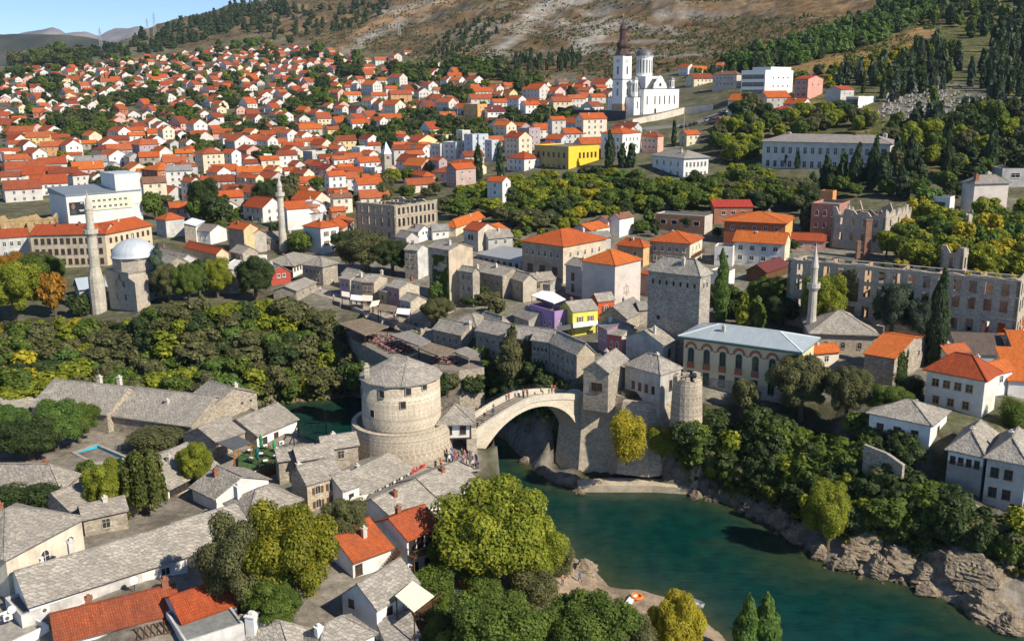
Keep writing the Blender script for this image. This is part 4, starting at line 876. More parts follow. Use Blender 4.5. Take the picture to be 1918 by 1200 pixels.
wallpath('terrace_wall','stone terrace wall in the lower right corner below the grey rendered house','wall',[wp(1822,955,9.5,3,10.2),wp(1870,985,8.6,3,9.4),wp(1960,1030,7.5,2,8.6)],0.6,RUBBLE)
# round turret ruin
tp=at(1290,775,15.5);tu=thing('ruined_turret','round ruined stone turret with a broken crenellated rim','tower',(tp.x,tp.y+2.2,13))
mb=MB();mb.lathe([(2.95,-0.6),(2.6,8.2)],20);mb.lathe([(1.8,6.5),(1.8,8.2)],20)
for i in range(20):
 a=2*math.pi*i/20;b_=2*math.pi*(i+1)/20;hh=8.2+(0.9 if i%3 else 0.15)*random.uniform(0.6,1.2)
 f=lambda r_,an,z:(r_*math.cos(an),r_*math.sin(an),z)
 mb.hexa(f(1.8,a,8.0),f(2.6,a,8.0),f(2.6,b_,8.0),f(1.8,b_,8.0),f(1.8,a,hh),f(2.6,a,hh),f(2.6,b_,hh),f(1.8,b_,hh))
mb.build('wall',stone((0.54,0.46,0.355),0.5,0.26,0.45,0.65,stain=0.5),tu)
# ------------------------------------------------------------------ round tower and gatehouse
TC=(-18.6,153.6)
rt=thing('round_tower','big round stone tower with small square windows and a low slab roof by the bridge','tower',(TC[0],TC[1],9))
TS=stone((0.58,0.50,0.385),0.55,0.28,0.38,0.7,stain=0.42)
mb=MB();mb.lathe([(6.75,-3),(6.6,9),(6.5,17.2)],48,0);mb.build('wall',TS,rt,smooth=True)
mb=MB();n=11;apx=[(-1.0,1.2),(1.3,0.4)]
NR=13;rim=[(6.95*math.cos(2*math.pi*i/NR+.1),6.95*math.sin(2*math.pi*i/NR+.1))for i in range(NR)]
for i in range(NR):
 a,b_=rim[i],rim[(i+1)%NR];t0=apx[0]if a[0]<0.3 else apx[1];t1=apx[0]if b_[0]<0.3 else apx[1]
 mb.face([(a[0],a[1],17.15),(b_[0],b_[1],17.15),(t1[0],t1[1],20.0),(t0[0],t0[1],20.0)]if t0!=t1 else[(a[0],a[1],17.15),(b_[0],b_[1],17.15),(t0[0],t0[1],20.0)])
 mb.face([(a[0],a[1],16.9),(b_[0],b_[1],16.9),(b_[0],b_[1],17.15),(a[0],a[1],17.15)]);mb.face([(b_[0],b_[1],16.9),(a[0],a[1],16.9),(a[0]*.9,a[1]*.9,16.9),(b_[0]*.9,b_[1]*.9,16.9)])
mb.bar((apx[0][0],apx[0][1],20.0),(apx[1][0],apx[1][1],20.0),0.3,0.16);mb.bar((1.3,0.4,20.0),(1.0,-6.8,17.2),0.22,0.14);mb.bar((-1.0,1.2,20.0),(-6.6,-1.5,17.2),0.22,0.14)
ro=mb.build('roof',SLABL,rt)
mb=MB();mb.box(-0.35,-0.35,0,0.35,0.35,1.9);mb.box(-0.45,-0.45,1.9,0.45,0.45,2.05);mb.box(-0.25,-0.25,2.05,0.25,0.25,2.5);mb.build('chimney',LIME,ro,loc=(-5.1,-2.9,17.4))
for(cx_,cy_)in[(148,352),(293,375),(484,357),(600,318),(441,453),(222,515)]:
 u,v=kk(cx_,cy_);best=None
 for s_ in range(-88,89):
  an=R(-90+s_);x,y=TC[0]+6.55*math.cos(an),TC[1]+6.55*math.sin(an)
  e=abs(proj(x,y,22)[0]-u)
  if best is None or e<best[0]:best=(e,an,x,y)
 an,x,y=best[1:];zz=min(np.arange(12,28,0.05),key=lambda z:abs(proj(x,y,z)[1]-v))
 me_,pm_=win_mesh(0.85,1.15,'hole',FR_S);o=put('window',me_,rt,(6.58*math.cos(an),6.58*math.sin(an),zz-9),an+R(90));put('pane',pm_,o)
rw=MB();rw.lathe([(8.75,-4),(8.5,3),(8.4,9.4),(7.6,9.4),(7.6,8.0),(6.4,8.0)],56);rw.build('ring_wall',TS,rt)
GA=R(4);gp=Vector((-11.9,151.2,11.5))
gh=thing('gatehouse','white timber gatehouse with a pyramid slab roof over the passage to the bridge','gatehouse',gp,GA)
mb=MB();gw,gd=4.9,5.0
mb.box(0,0,4.2,gw,gd,6.7);mb.build('wall',plaster((0.74,0.74,0.72),0.2),gh)
mb=MB();mb.box(gw-0.7,-0.1,-3,gw+1.0,gd,4.05);mb.box(-1.2,0,-3,0.25,gd,4.05);mb.box(0.25,3.6,3.2,gw-0.7,gd,4.05);mb.build('pier',LIME,gh)
mb=MB()
for x in(0.0,gw):mb.bar((x,-0.03,4.1),(x,-0.03,6.7),0.18)
mb.bar((-0.1,-0.03,4.1),(gw+0.1,-0.03,4.1),0.22);mb.build('timber',DWOOD,gh)
mb=MB();pl_,l_,_=roof_parts('hip',gw,gd,6.7,2.5,0.9,'x')
for p in pl_:
 up=[(a[0],a[1],a[2]+0.16)for a in p];mb.face(up);mb.face(list(reversed(p)))
 for i in range(len(p)):mb.face([p[i],p[(i+1)%len(p)],up[(i+1)%len(p)],up[i]])
for p,q_ in l_:mb.bar((p[0],p[1],p[2]+0.16),(q_[0],q_[1],q_[2]+0.16),0.22,0.12)
mb.build('roof',SLAB,gh)
for x in(1.3,3.6):add_win(gh,'R',x,5.6,0.85,1.2,'sq',FR_B,gw,gd)
# ------------------------------------------------------------------ minarets, mosque
def minaret(label,u,v,segs,mat,cone,n=12,tiph=0.8):
 """segs: (radius m, photo row v of its upper end)"""
 g=hit(u,v);root=thing('minaret',label,'minaret',g)
 def zz(vv):
  lo,hi=0.0,90.0
  for _ in range(40):
   m_=(lo+hi)/2
   if proj(g.x,g.y,g.z+m_)[1]>vv:lo=m_
   else:hi=m_
  return lo
 bal,top,tip=zz(segs['bal']),zz(segs['top']),zz(segs['tip']);bs=zz(segs['base'])
 rb,rs,ru,rbal=segs['r']
 mb=MB();mb.lathe([(rb*1.04,-3),(rb*0.96,bs),(rs,bs+rb*1.3),(rs*0.94,bal-1.0)],n);mb.build('shaft',mat,root)
 mb=MB();mb.lathe([(rs*0.94,bal-1.0),(rbal*0.8,bal-0.5),(rbal,bal-0.15),(rbal,bal+1.0),(rbal-0.16,bal+1.0),(rbal-0.16,bal),(ru,bal)],n);mb.build('balcony',mat,root)
 mb=MB();mb.lathe([(ru,bal-0.1),(ru*0.95,top),(ru*1.12,top+0.15),(ru*1.05,top+0.3)],n);mb.build('upper_shaft',mat,root)
 mb=MB();mb.lathe([(ru*1.12,top+0.3),(0.08,tip),(0.05,tip+tiph),(0.001,tip+tiph+0.1)],n);mb.build('spire',cone,root)
 return root,g
minaret('tall tapering stone minaret beside the grey blue domed mosque on the river cliff',187,584,dict(base=520,bal=436,top=394,tip=362,r=(2.0,1.25,0.95,1.75)),stone((0.58,0.53,0.44),0.5,0.5,0.15),stone((0.55,0.50,0.43),0.5,0.5,0.1))
minaret('slim pale minaret in front of the ruined hotel district beside a patched dome',531,470,dict(base=440,bal=366,top=350,tip=332,r=(1.35,1.1,0.85,1.55)),stone((0.62,0.57,0.48),0.5,0.5,0.15),stone((0.55,0.50,0.43),0.5,0.5,0.1))
minaret('slim grey minaret with a pierced balcony in front of the long ruin',1517,640,dict(base=600,bal=537,top=503,tip=462,r=(1.15,0.98,0.80,1.5)),stone((0.60,0.56,0.48),0.5,0.5,0.12),flat((0.52,0.48,0.43),0.7))
g=hit(247.5,583);ma=R(52);MS=stone((0.50,0.44,0.36),0.55,0.35,0.18,stain=0.4)
mo=thing('domed_mosque','stone mosque with a grey blue lead dome on the cliff above the river','mosque',g,ma);W=10.2
mb=MB();mb.box(0,0,-5,W,W,9.4);mb.box(-0.18,-0.18,9.4,W+0.18,W+0.18,9.7,1);mb.build('wall',[MS,SLAB],mo)
mb=MB();mb.hexa((-0.25,-3.0,-5),(3.4,-3.0,-5),(3.4,-0.02,-5),(-0.25,-0.02,-5),(-0.25,-3.0,7.6),(3.4,-3.0,7.6),(3.4,-0.02,8.6),(-0.25,-0.02,8.6));mb.build('buttress',MS,mo)
mb=MB();mb.lathe([(5.4,9.7),(5.4,12.3),(5.65,12.5),(5.65,12.9)],8,0,W/2,W/2,R(22.5),R(382.5));mb.build('drum',MS,mo)
DOME=seam((0.52,0.56,0.60),0.8)
mb=MB();pr=[(5.75,12.9)]+[(5.5*math.cos(R(a)),13.0+4.2*math.sin(R(a)))for a in range(0,90,9)]+[(0.12,17.2),(0.1,18.3),(0.001,18.5)];mb.lathe(pr,32,0,W/2,W/2);mb.build('dome',DOME,mo,smooth=True)
for face,x,z,st in[('L',2.2,3.2,'sq'),('L',6.0,3.2,'sq'),('L',2.6,6.6,'arch'),('L',6.0,6.6,'arch'),('L',4.2,8.2,'arch'),('R',7.0,3.2,'sq'),('R',7.0,6.6,'arch')]:
 add_win(mo,face,x,z,0.9,1.5,st,FR_S,W,W)
g=hit(150,560);sm=thing('mosque_porch','pale blue metal roofed porch beside the foot of the tallest minaret','porch',g,R(35));mb=MB();mb.box(0,0,-3,7,6,3.0);mb.build('wall',plaster((0.45,0.45,0.44)),sm)
mb=MB();pl_,l_,_=roof_parts('gable',7,6,3.0,2.2,0.6,'x')
for p in pl_:mb.face(p);mb.face([(a[0],a[1],a[2]-0.12)for a in reversed(p)])
mb.build('roof',seam((0.40,0.47,0.56)),sm)
# small dome mosque behind
g=hit(578,428);sm=thing('small_mosque','low mosque whose white metal dome shows patches of brown','mosque',(g.x,g.y+6,g.z),0)
mb=MB();mb.lathe([(5.6,-3),(5.6,5.2),(5.9,5.3),(5.9,5.6)],12);mb.build('wall',WG,sm)
m,nt,b=mk('patched_dome');p=wpos(nt);f,_=noise(nt,p,0.32,1);ln(nt,ramp(nt,f,[(0.50,(0.66,0.68,0.72)),(0.53,(0.25,0.13,0.09))]),b.inputs['Base Color']);b.inputs['Roughness'].default_value=0.5
mb=MB();mb.lathe([(6.0,5.6)]+[(5.8*math.cos(R(a)),5.7+4.2*math.sin(R(a)))for a in range(0,90,10)]+[(0.1,10.0),(0.08,11),(0.001,11.1)],24);mb.build('dome',m,sm,smooth=True)
# ------------------------------------------------------------------ white church
g=hit(1165,219);CW=plaster((0.84,0.83,0.80),0.08);LEADG=flat((0.13,0.13,0.14),0.5,0.2);COP=flat((0.085,0.05,0.045),0.5,0.2)
ch=thing('church','big white church with a brown onion spired bell tower and a round domed drum','church',g,R(44));ch.scale=(1.1,1.1,1.1)
FR_D=flat((0.2,0.2,0.2),0.6)
tw=MB();TWx,TWy=7.4,6.6
tw.box(-0.25,-0.25,-4,TWx+0.25,TWy+0.25,6.6,1);tw.box(0,0,6.6,TWx,TWy,19);tw.box(0.12,0.12,19,TWx-0.12,TWy-0.12,31.0);tw.box(-0.2,-0.2,18.8,TWx+0.2,TWy+0.2,19.1,2);tw.box(-0.25,-0.25,30.8,TWx+0.25,TWy+0.25,31.2,2)
tow=tw.build('bell_tower',[CW,plaster((0.55,0.37,0.24)),LEADG],ch)
sp=MB();cx_,cy_=TWx/2,TWy/2
sp.lathe([(4.6,31.2),(3.3,33.2),(2.8,34.2),(3.4,35.2),(3.6,36.2),(3.3,37.2),(2.4,38.2),(1.85,38.8),(1.7,43.4),(2.1,43.9),(1.5,45.2),(0.8,46.4),(0.4,47.4),(0.12,49.4)],8,0,cx_,cy_,R(22.5),R(382.5))
spo=sp.build('spire',COP,tow);cr_=MB();cr_.bar((cx_,cy_,49.2),(cx_,cy_,52.0),0.22);cr_.bar((cx_-0.7,cy_,51.2),(cx_+0.7,cy_,51.2),0.2);cr_.build('cross',flat((0.6,0.42,0.1),0.3,0.8),spo)
for face,L in(('R',TWx),('L',TWy)):
 for z,w,h,st in[(12.5,1.1,3.6,'arch'),(23.5,1.2,4.0,'arch'),(17.0,1.3,1.6,'arch'),(2.6,2.4,5.0,'arch')]:
  add_win(ch,face,L/2,z,w,h,st,CW if z>5 else FR_D,TWx,TWy)
 ck=MB();ck.lathe([(0.95,0),(0.95,0.12),(0.8,0.12)],20);o=ck.build('clock',flat((0.5,0.5,0.48),0.6),ch)
 o.location=(L/2,-0.0,28.2)if face=='R' else(0.0,L/2,28.2);o.rotation_euler=(R(90),0,0)if face=='R' else(R(90),0,R(-90))
nv=MB();X0,X1,Y0,Y1=8.2,38.5,-7.6,14.0
nv.box(X0,Y0,-6,X1,Y1,14.0);nv.box(2.8,-5.5,-5,X0,12.0,10.0);nv.box(X1,Y0+3,-6,X1+3.4,Y1-3,10.0)
nv.box(X0-0.2,Y0-0.2,13.8,X1+0.2,Y1+0.2,14.15,1);nv.box(2.5,-5.7,9.8,X0-0.2,12.2,10.1,1);nv.build('nave',[CW,LEADG],ch)
gb=MB()
prof_=[(0,0),(11.5,0),(10.6,2.4),(9.2,3.4),(7.6,5.6),(5.75,6.6),(3.9,5.6),(2.3,3.4),(0.9,2.4)]
gb.face([(16+x,Y0-0.1,14.15+z)for x,z in prof_]);gb.face([(16+x,Y0+0.7,14.15+z)for x,z in reversed(prof_)])
for i in range(len(prof_)):
 a,b_=prof_[i],prof_[(i+1)%len(prof_)];gb.face([(16+b_[0],Y0-0.1,14.15+b_[1]),(16+a[0],Y0-0.1,14.15+a[1]),(16+a[0],Y0+0.7,14.15+a[1]),(16+b_[0],Y0+0.7,14.15+b_[1])])
gb.build('gable',CW,ch)
rf=MB();cx2,cy2=21.7,3.2
for p,q_ in(((X0,1.2),(X1,5.2)),):
 rf.hexa((X0,0,14.2),(X1,0,14.2),(X1,6.4,14.2),(X0,6.4,14.2),(X0,2.6,19),(X1,2.6,19),(X1,3.8,19),(X0,3.8,19));rf.hexa((16,Y0+.7,14.2),(27.5,Y0+.7,14.2),(27.5,Y1,14.2),(16,Y1,14.2),(21,Y0+.7,19.2),(22.4,Y0+.7,19.2),(22.4,Y1,19.2),(21,Y1,19.2))
rf.box(15.5,-2.8,14.2,28,9.2,20.5,1);rf.build('roof',[LEADG,CW],ch)
dr=MB();dr.lathe([(4.3,20.5),(4.3,30.3),(4.75,30.5),(4.75,30.9)],16,0,cx2,cy2);dro=dr.build('drum',CW,ch)
for i in range(16):
 a=2*math.pi*(i+0.5)/16;me_,pm_=win_mesh(0.75,6.8,'arch',CW);o=put('window',me_,dro,(cx2+4.24*math.cos(a),cy2+4.24*math.sin(a),25.6),a+R(90));put('pane',pm_,o)if False else None;put('window',pm_,dro,(cx2+4.24*math.cos(a),cy2+4.24*math.sin(a),25.6),a+R(90))
dm=MB();dm.lathe([(4.8,30.9)]+[(4.6*math.cos(R(a)),30.9+3.9*math.sin(R(a)))for a in range(0,90,10)]+[(0.1,34.9),(0.06,38),(0.001,38.1)],20,0,cx2,cy2);dm.build('dome',LEADG,dro,smooth=True)
for tx,ty,tz,th in[(6.0,-3.2,10.1,8.5),(6.0,9.5,10.1,8.5),(35.5,-4.6,14.2,4.2),(35.5,10.6,14.2,4.2)]:
 t_=MB();t_.lathe([(1.7,tz),(1.7,tz+th),(2.0,tz+th+0.2)],8,0,tx,ty);t_.lathe([(2.05,tz+th+0.2),(1.6,tz+th+1.2),(0.1,tz+th+2.0)],8,1,tx,ty)
 t_o=t_.build('turret',[CW,LEADG],ch)
 for i in range(8):
  a=2*math.pi*(i+0.5)/8;me_,pm_=win_mesh(0.5,min(4.5,th*0.7),'arch',CW);put('window',pm_,t_o,(tx+1.62*math.cos(a),ty+1.62*math.sin(a),tz+th*0.55),a+R(90))
for x in(11,17.6,21.7,25.8,30,34.5):add_win(ch,'R',x,8.3,0.8,4.2,'arch',FR_D,1,1).location=(x,Y0,8.3)
add_win(ch,'R',17.6,2.2,1.6,3.6,'arch',FR_D,1,1).location=(18.0,Y0,2.2);add_win(ch,'R',0,0,1.8,1.6,'arch',FR_D,1,1).location=(21.7,Y0-0.1,16.2)
for y in(-3.8,0.5):pass
add_win(ch,'R',0,0,0.7,3.4,'arch',FR_D,1,1).location=(5.6,-5.5,6.0)
pts=[]
for u,v,dz in[(1050,226,0),(1100,226,0),(1172,224,0)]:
 g=hit(u,v);pts.append((g.x,g.y,g.z-3,hit(1159,205).z+0.6))
wallpath('retaining_wall','long dark retaining wall below the white church','wall',pts,1.0,stone((0.10,0.10,0.105),0.8,0.5,0.2))
pts=[]
for u,v in[(1185,236),(1232,226),(1282,213),(1335,206)]:
 g=hit(u,v);pts.append((g.x,g.y,g.z-2,g.z+3.4))
wallpath('retaining_wall','pale concrete retaining wall along the road right of the white church','wall',pts,0.8,plaster((0.62,0.58,0.50)))
# ------------------------------------------------------------------ ruins with open windows
def hole_wall(mb,P,d,L,z0,ztop,th,cols,rows,ww,m0=1.2,jag=0.6,mi=0,seed=1,back=None):
 """wall from P along unit d; rows: (sill z, head z)"""
 rnd=random.Random(seed);n_=Vector((-d.y,d.x,0))*th;X=lambda t,z,o=False:(P.x+d.x*t+(n_.x if o else 0),P.y+d.y*t+(n_.y if o else 0),z)
 def blk(t0,t1,za,zb1,zb2=None):
  zb2=zb1 if zb2 is None else zb2
  mb.hexa(X(t0,za),X(t1,za),X(t1,za,1),X(t0,za,1),X(t0,zb1),X(t1,zb2),X(t1,zb2,1),X(t0,zb1,1),mi)
 sp_=(L-2*m0)/cols;zs=z0
 for s_,h_ in rows:
  blk(0,L,zs,s_);t=0.0
  for i in range(cols):
   c=m0+sp_*(i+0.5);blk(t,c-ww/2,s_,h_);t=c+ww/2
  blk(t,L,s_,h_);zs=h_
 ns=max(4,int(L/1.1));hs_=[ztop+rnd.uniform(-jag,jag*0.4)for _ in range(ns+1)]
 if zs<ztop-jag:blk(0,L,zs,ztop-jag);zs=ztop-jag
 for i in range(ns):blk(L*i/ns,L*(i+1)/ns,zs,max(zs+0.05,hs_[i]),max(zs+0.05,hs_[i+1]))
def ruin(name,label,e0,e1,e2,vb,main,mat,cols,rows_,ww,jag=0.7,inner=2,imat=None,sides=None):
 P,ang,a,b,h=solve(e0,e1,e2,vb,main);DBG.append((label[:44],round(a,1),round(b,1),round(h,1),tuple(round(x)for x in P),round(math.degrees(ang))))
 root=thing(name,label,'ruin',P,ang);rows=[(h-s_,h-t_)for s_,t_ in rows_];th=0.7
 ca,cb=cols
 for nm,P_,d_,L_,n_,sd in(('facade',Vector((0,0,0)),Vector((1,0,0)),a,ca,1),('facade',Vector((0,b,0)),Vector((0,-1,0)),b,cb,2),('rear_wall',Vector((a,b,0)),Vector((-1,0,0)),a,ca,3),('rear_wall',Vector((a,0,0)),Vector((0,1,0)),b,cb,4)):
  m_=MB();hole_wall(m_,P_,d_,L_,-4,h if nm=='facade' else h*random.uniform(0.85,1.0),th,n_,rows,ww,jag=jag if nm=='facade' else jag*2.5,seed=sd);m_.build(nm,mat,root)
  if nm=='facade':
   nn=Vector((d_.y,-d_.x,0))*0.14
   for zc in[rows[0][0]-0.6]+[r_[1]+0.7 for r_ in rows]:
    if zc>h-0.2:continue
    s_=MB();A=P_+nn;Bq=P_+d_*L_+nn
    s_.hexa((A.x,A.y,zc),(Bq.x,Bq.y,zc),(P_.x+d_.x*L_,P_.y+d_.y*L_,zc),(P_.x,P_.y,zc),(A.x,A.y,zc+0.22),(Bq.x,Bq.y,zc+0.22),(P_.x+d_.x*L_,P_.y+d_.y*L_,zc+0.22),(P_.x,P_.y,zc+0.22))
    s_.build('cornice',mat,root)
 for k in range(inner):
  m_=MB();t=(k+1)/(inner+1)
  if b>a:hole_wall(m_,Vector((0.75,b*t,0)),Vector((1,0,0)),a-1.5,-4,h*random.uniform(0.6,0.98),0.45,2,rows,ww,jag=1.6,seed=k+9)
  else:hole_wall(m_,Vector((a*t,0.75,0)),Vector((0,1,0)),b-1.5,-4,h*random.uniform(0.6,0.98),0.45,2,rows,ww,jag=1.6,seed=k+9)
  m_.build('inner_wall',imat or mat,root)
 return root,a,b,h
RUI=stone((0.50,0.44,0.355),0.55,0.28,0.25,0.75,stain=0.4);BRKI=stone((0.44,0.30,0.20),0.4,0.16,0.25,1.1,stain=0.3)
ruin('long_ruin','long roofless stone ruin with rows of empty windows at the right edge',(1913,524),(1477,483),12.0,668,'L',RUI,(3,15),[(12.3,9.6),(7.4,4.8),(3.9,1.2)],1.6,jag=0.35,inner=5,imat=BRKI)
ruin('ruined_hotel','roofless beige ruin of a hotel with empty windows and a balustraded top',(738,385),(666,381),(819,374),458,'L',stone((0.50,0.43,0.33),0.6,0.3,0.25,0.7,stain=0.6),(9,5),[(11.4,9.2),(7.4,4.6),(3.3,1.0)],1.1,jag=0.3,inner=2)
ruin('yellow_ruin','long roofless ochre ruin at the left edge above the orange roofed block',(104,404),(-60,412),9.0,432,'L',plaster((0.50,0.35,0.18),0.6),(3,10),[(4.2,2.0)],1.2,jag=0.8,inner=2)
ruin('ruined_block','crumbling stone block with broken gables above the middle of the long ruin',(1660,398),(1560,392),(1708,385),475,'L',RUI,(3,4),[(9.5,7.2),(4.8,2.6)],1.2,jag=2.2,inner=2,imat=BRKI)
ruin('ruined_tower','narrow ruined stone stair tower rising behind the long ruin',(1806,466),(1764,474),(1815,455),540,'L',RUI,(1,1),[(5.6,2.6)],1.4,jag=1.5,inner=0)
ruin('ruined_wall','broken stone stump at the far right behind the overgrown garden',(1815,402),(1808,404),(1822,400),462,'L',RUI,(1,1),[(4,2)],0.6,jag=1.0,inner=0)
for u,v0,v1,w in[(1622,414,470,2.0),(1606,446,474,1.2)]:
 g=hit(u,v1+14);t=thing('chimney_stack','tall brick chimney stack standing alone above the long ruin' if w>1.5 else 'short brick stump left of the tall chimney stack above the long ruin','chimney',g);m_=MB();hh=11.5 if w>1.5 else 5.5
 m_.hexa((-w/2,-.6,-2),(w/2,-.6,-2),(w/2,.6,-2),(-w/2,.6,-2),(-w*.42,-.5,hh),(w*.42,-.5,hh),(w*.42,.5,hh),(-w*.42,.5,hh));m_.box(-w*.5,-.6,hh,w*.5,.6,hh+0.4);m_.build('shaft',stone((0.36,0.20,0.14),0.3,0.12),t)
# ------------------------------------------------------------------ landmark buildings behind
q=lambda x,y:(x,y)
P,ang,a,b,h=solve((123,368),(91,361),(263,357),424);DBG.append(('hall',a,b,h,P,math.degrees(ang)))
hall=thing('concert_hall','large white windowless hall with a raised fly tower and a dark poster','hall',P,ang);HW=plaster((0.66,0.66,0.66),0.12)
b=max(b,16);m_=MB();m_.box(0,0,-4,a,b,h);m_.build('wall',HW,hall);m_=MB();m_.hexa((-.3,-.3,h),(a+.1,-.3,h),(a+.1,b,h),(-.3,b,h),(-.3,-.3,h+0.5),(a+.1,-.3,h+0.5),(a+.1,b,h+2.2),(-.3,b,h+2.2));m_.build('roof',seam((0.22,0.25,0.27)),hall)
m_=MB();m_.box(a*0.66,-0.12,h*0.55,a+0.15,b*0.75,h+6.6);m_.box(a*0.655,-0.2,h+6.6,a+0.2,b*0.76,h+6.9,1);m_.build('fly_tower',[HW,seam((0.5,0.56,0.60))],hall)
m_=MB();m_.box(a*0.24,-0.3,h*0.45,a*0.86,0,h-0.9);pn=m_.build('panel',plaster((0.72,0.67,0.50),0.1),hall)
for zz_ in(h-2.4,h-4.6):
 for i in range(8):me_,pm_=win_mesh(1.0,0.75,'sq',FR_W);o=put('window',me_,hall,(a*(0.275+0.072*i),-0.3,zz_));put('pane',pm_,o)
m_=MB();x0,z0,pw,phh=a*0.03,h*0.36,a*0.19,h*0.42
m_.box(x0,-0.25,z0,x0+pw,0,z0+phh);bb=m_.build('billboard',flat((0.02,0.025,0.03),0.5),hall)
m_=MB();m_.lathe([(0.0,0),(0.9,0.0)],12,0);f_=m_.build('poster_face',flat((0.42,0.22,0.13),0.7),bb);f_.location=(x0+pw*0.25,-0.27,z0+phh*0.68);f_.rotation_euler=(R(90),0,0);f_.scale=(0.8,1.15,1)
m_=MB();m_.box(x0+pw*0.05,-0.28,z0+phh*0.02,x0+pw*0.42,-0.25,z0+phh*0.42);m_.box(x0+pw*0.62,-0.28,z0+phh*0.32,x0+pw*0.95,-0.25,z0+phh*0.36,1);m_.box(x0+pw*0.68,-0.28,z0+phh*0.24,x0+pw*0.95,-0.25,z0+phh*0.28,1);m_.box(x0+pw*0.76,-0.28,z0+phh*0.86,x0+pw*0.92,-0.25,z0+phh*0.92,1);m_.build('poster_print',[flat((0.05,0.06,0.07),0.6),WHITEP],bb)
B('school','long two storey pale grey school with a low grey hipped roof among cypresses','school',q,(1668,270),(1429,265),16.0,322,'hip',4.2,wall=plaster((0.60,0.58,0.56),0.25),rm=tile((0.36,0.31,0.27),0.4),main='L',over=0.8,chim=[(0.5,0.3,4.2,1.2),(0.5,0.83,4.2,1.4),(0.9,0.1,4.0,1.6)],wins=[('L',16,[3.4,9.0],1.4,2.6,'sq',0.02,0.98)])
B('villa','white two storey villa with a grey hipped roof by the leafy park','villa',q,(1281,297),(1222,291),(1327,288),334,'hip',4.0,wall=WH,rm=tile((0.36,0.32,0.27),0.4),over=0.8,chim=[(0.3,0.3,3.8),(0.7,0.6,3.8)],wins=[('L',4,[2.6,6.6],1.0,1.9,'sq',0.06,0.95),('R',6,[2.6,6.6],0.9,1.9,'sq',0.05,0.95)])
B('office','white modern block with a glazed dark left side above the pink houses','office',q,(1434,133),(1389,136),(1486,143),190,'flat',0,wall=plaster((0.84,0.83,0.81),0.1),rm=FLT,wins=[('L',1,[3.0,7.0,11.0,15.0],13.0,2.3,'sq',0.0,1.0),('R',4,[3.5,8.0,12.0],1.6,0.8,'sq',0.2,0.9)])
B('house','white upper block joined behind the modern white block','house',q,(1444,127),12.0,(1482,130),160,'flat',0,wall=plaster((0.84,0.83,0.81),0.1),rm=FLT,wins=[('R',2,[2.5],1.4,0.9)])
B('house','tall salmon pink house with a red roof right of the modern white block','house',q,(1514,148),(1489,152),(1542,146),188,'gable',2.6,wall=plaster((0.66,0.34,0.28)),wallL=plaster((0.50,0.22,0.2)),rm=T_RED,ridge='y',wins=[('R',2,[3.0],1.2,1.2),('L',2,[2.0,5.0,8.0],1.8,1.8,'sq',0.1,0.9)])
B('house','grey house with dark glazing and a red roof left of the walled cemetery','house',q,(1608,183),(1585,180),(1641,168),205,'flat',0,wall=WH,wallL=GRY,rm=T_RED,wins=[('L',1,[3.0],6.0,4.5,'sq',0.0,1.0)])
B('house','grey gabled house beside the dark glazed house below the cemetery','house',q,(1575,168),(1546,172),(1600,172),205,'gable',2.4,wall=GRY,rm=T_RED,ridge='x',wins=[('R',2,[2.0],1.0,1.0)])
B('house','pale stone house with an orange roof left of the modern white block','house',q,(1380,140),(1335,138),(1390,135),166,'hip',3.2,wall=plaster((0.60,0.53,0.46)),rm=T_BRN,main='L',wins=[('L',5,[2.0,5.5],1.0,1.2)])
B('house','small pink house with a crimson hipped roof above the long grey school','house',q,(1480,207),(1443,208),(1495,208),228,'hip',2.8,wall=plaster((0.68,0.48,0.50)),rm=tile((0.50,0.07,0.05),0.2),main='L',wins=[('L',3,[1.8],1.0,1.2)])
B('yellow_house','bright yellow flat roofed house with red windows and white balustrade','house',q,(1065,277),(1001,273),(1122,270),318,'flat',0,wall=plaster((0.80,0.56,0.05),0.12),wallL=plaster((0.46,0.38,0.16),0.2),rm=FLT,wins=[('L',6,[3.4,9.0],1.1,2.0,'sq',0.05,0.95,FR_B),('R',5,[3.6],1.0,2.2,'sq',0.3,0.95,FR_B)])  # left wall: shade put into the colour, a darker tan than the yellow
B('house','white house with an orange hipped roof right of the bright yellow house','house',q,(1166,251),(1126,252),(1201,251),300,'hip',3.2,wall=WH,rm=T_OR,chim=[(0.5,0.5,3.6)],wins=[('R',4,[2.6,6.2],0.9,1.5),('L',4,[2.6,6.2],0.9,1.5)])
B('house','beige balconied house with a red roof just below the white church','house',q,(1232,256),(1202,258),(1243,254),288,'hip',2.2,wall=PK,rm=T_RED,main='L',wins=[('L',3,[2.0,4.8],1.2,1.2)])
B('yellow_house','pale yellow gabled house with a red roof above the stone clock tower','house',q,(784,264),(763,260),(819,262),290,'gable',4.4,wall=plaster((0.74,0.64,0.34),0.15),rm=T_RED,ridge='y',wins=[('R',4,[2.8],0.9,1.4),('L',3,[2.4,5.0],0.9,1.4)])
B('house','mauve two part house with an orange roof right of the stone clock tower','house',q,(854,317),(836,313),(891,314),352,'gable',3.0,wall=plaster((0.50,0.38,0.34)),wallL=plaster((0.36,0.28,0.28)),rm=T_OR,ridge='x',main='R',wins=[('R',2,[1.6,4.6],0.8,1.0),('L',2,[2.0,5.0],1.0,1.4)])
B('house','pink house with a hipped orange roof in front of the mauve house','house',q,(793,331),(765,325),(816,329),352,'hip',2.6,wall=PK,rm=T_OR,wins=[('L',3,[2.0],0.8,1.8)])
g=hit(726,347);ct=thing('clock_tower','slender square stone clock tower with a pointed metal cap and open belfry','tower',g,R(30));CT_=stone((0.50,0.45,0.37),0.5,0.3,0.2)
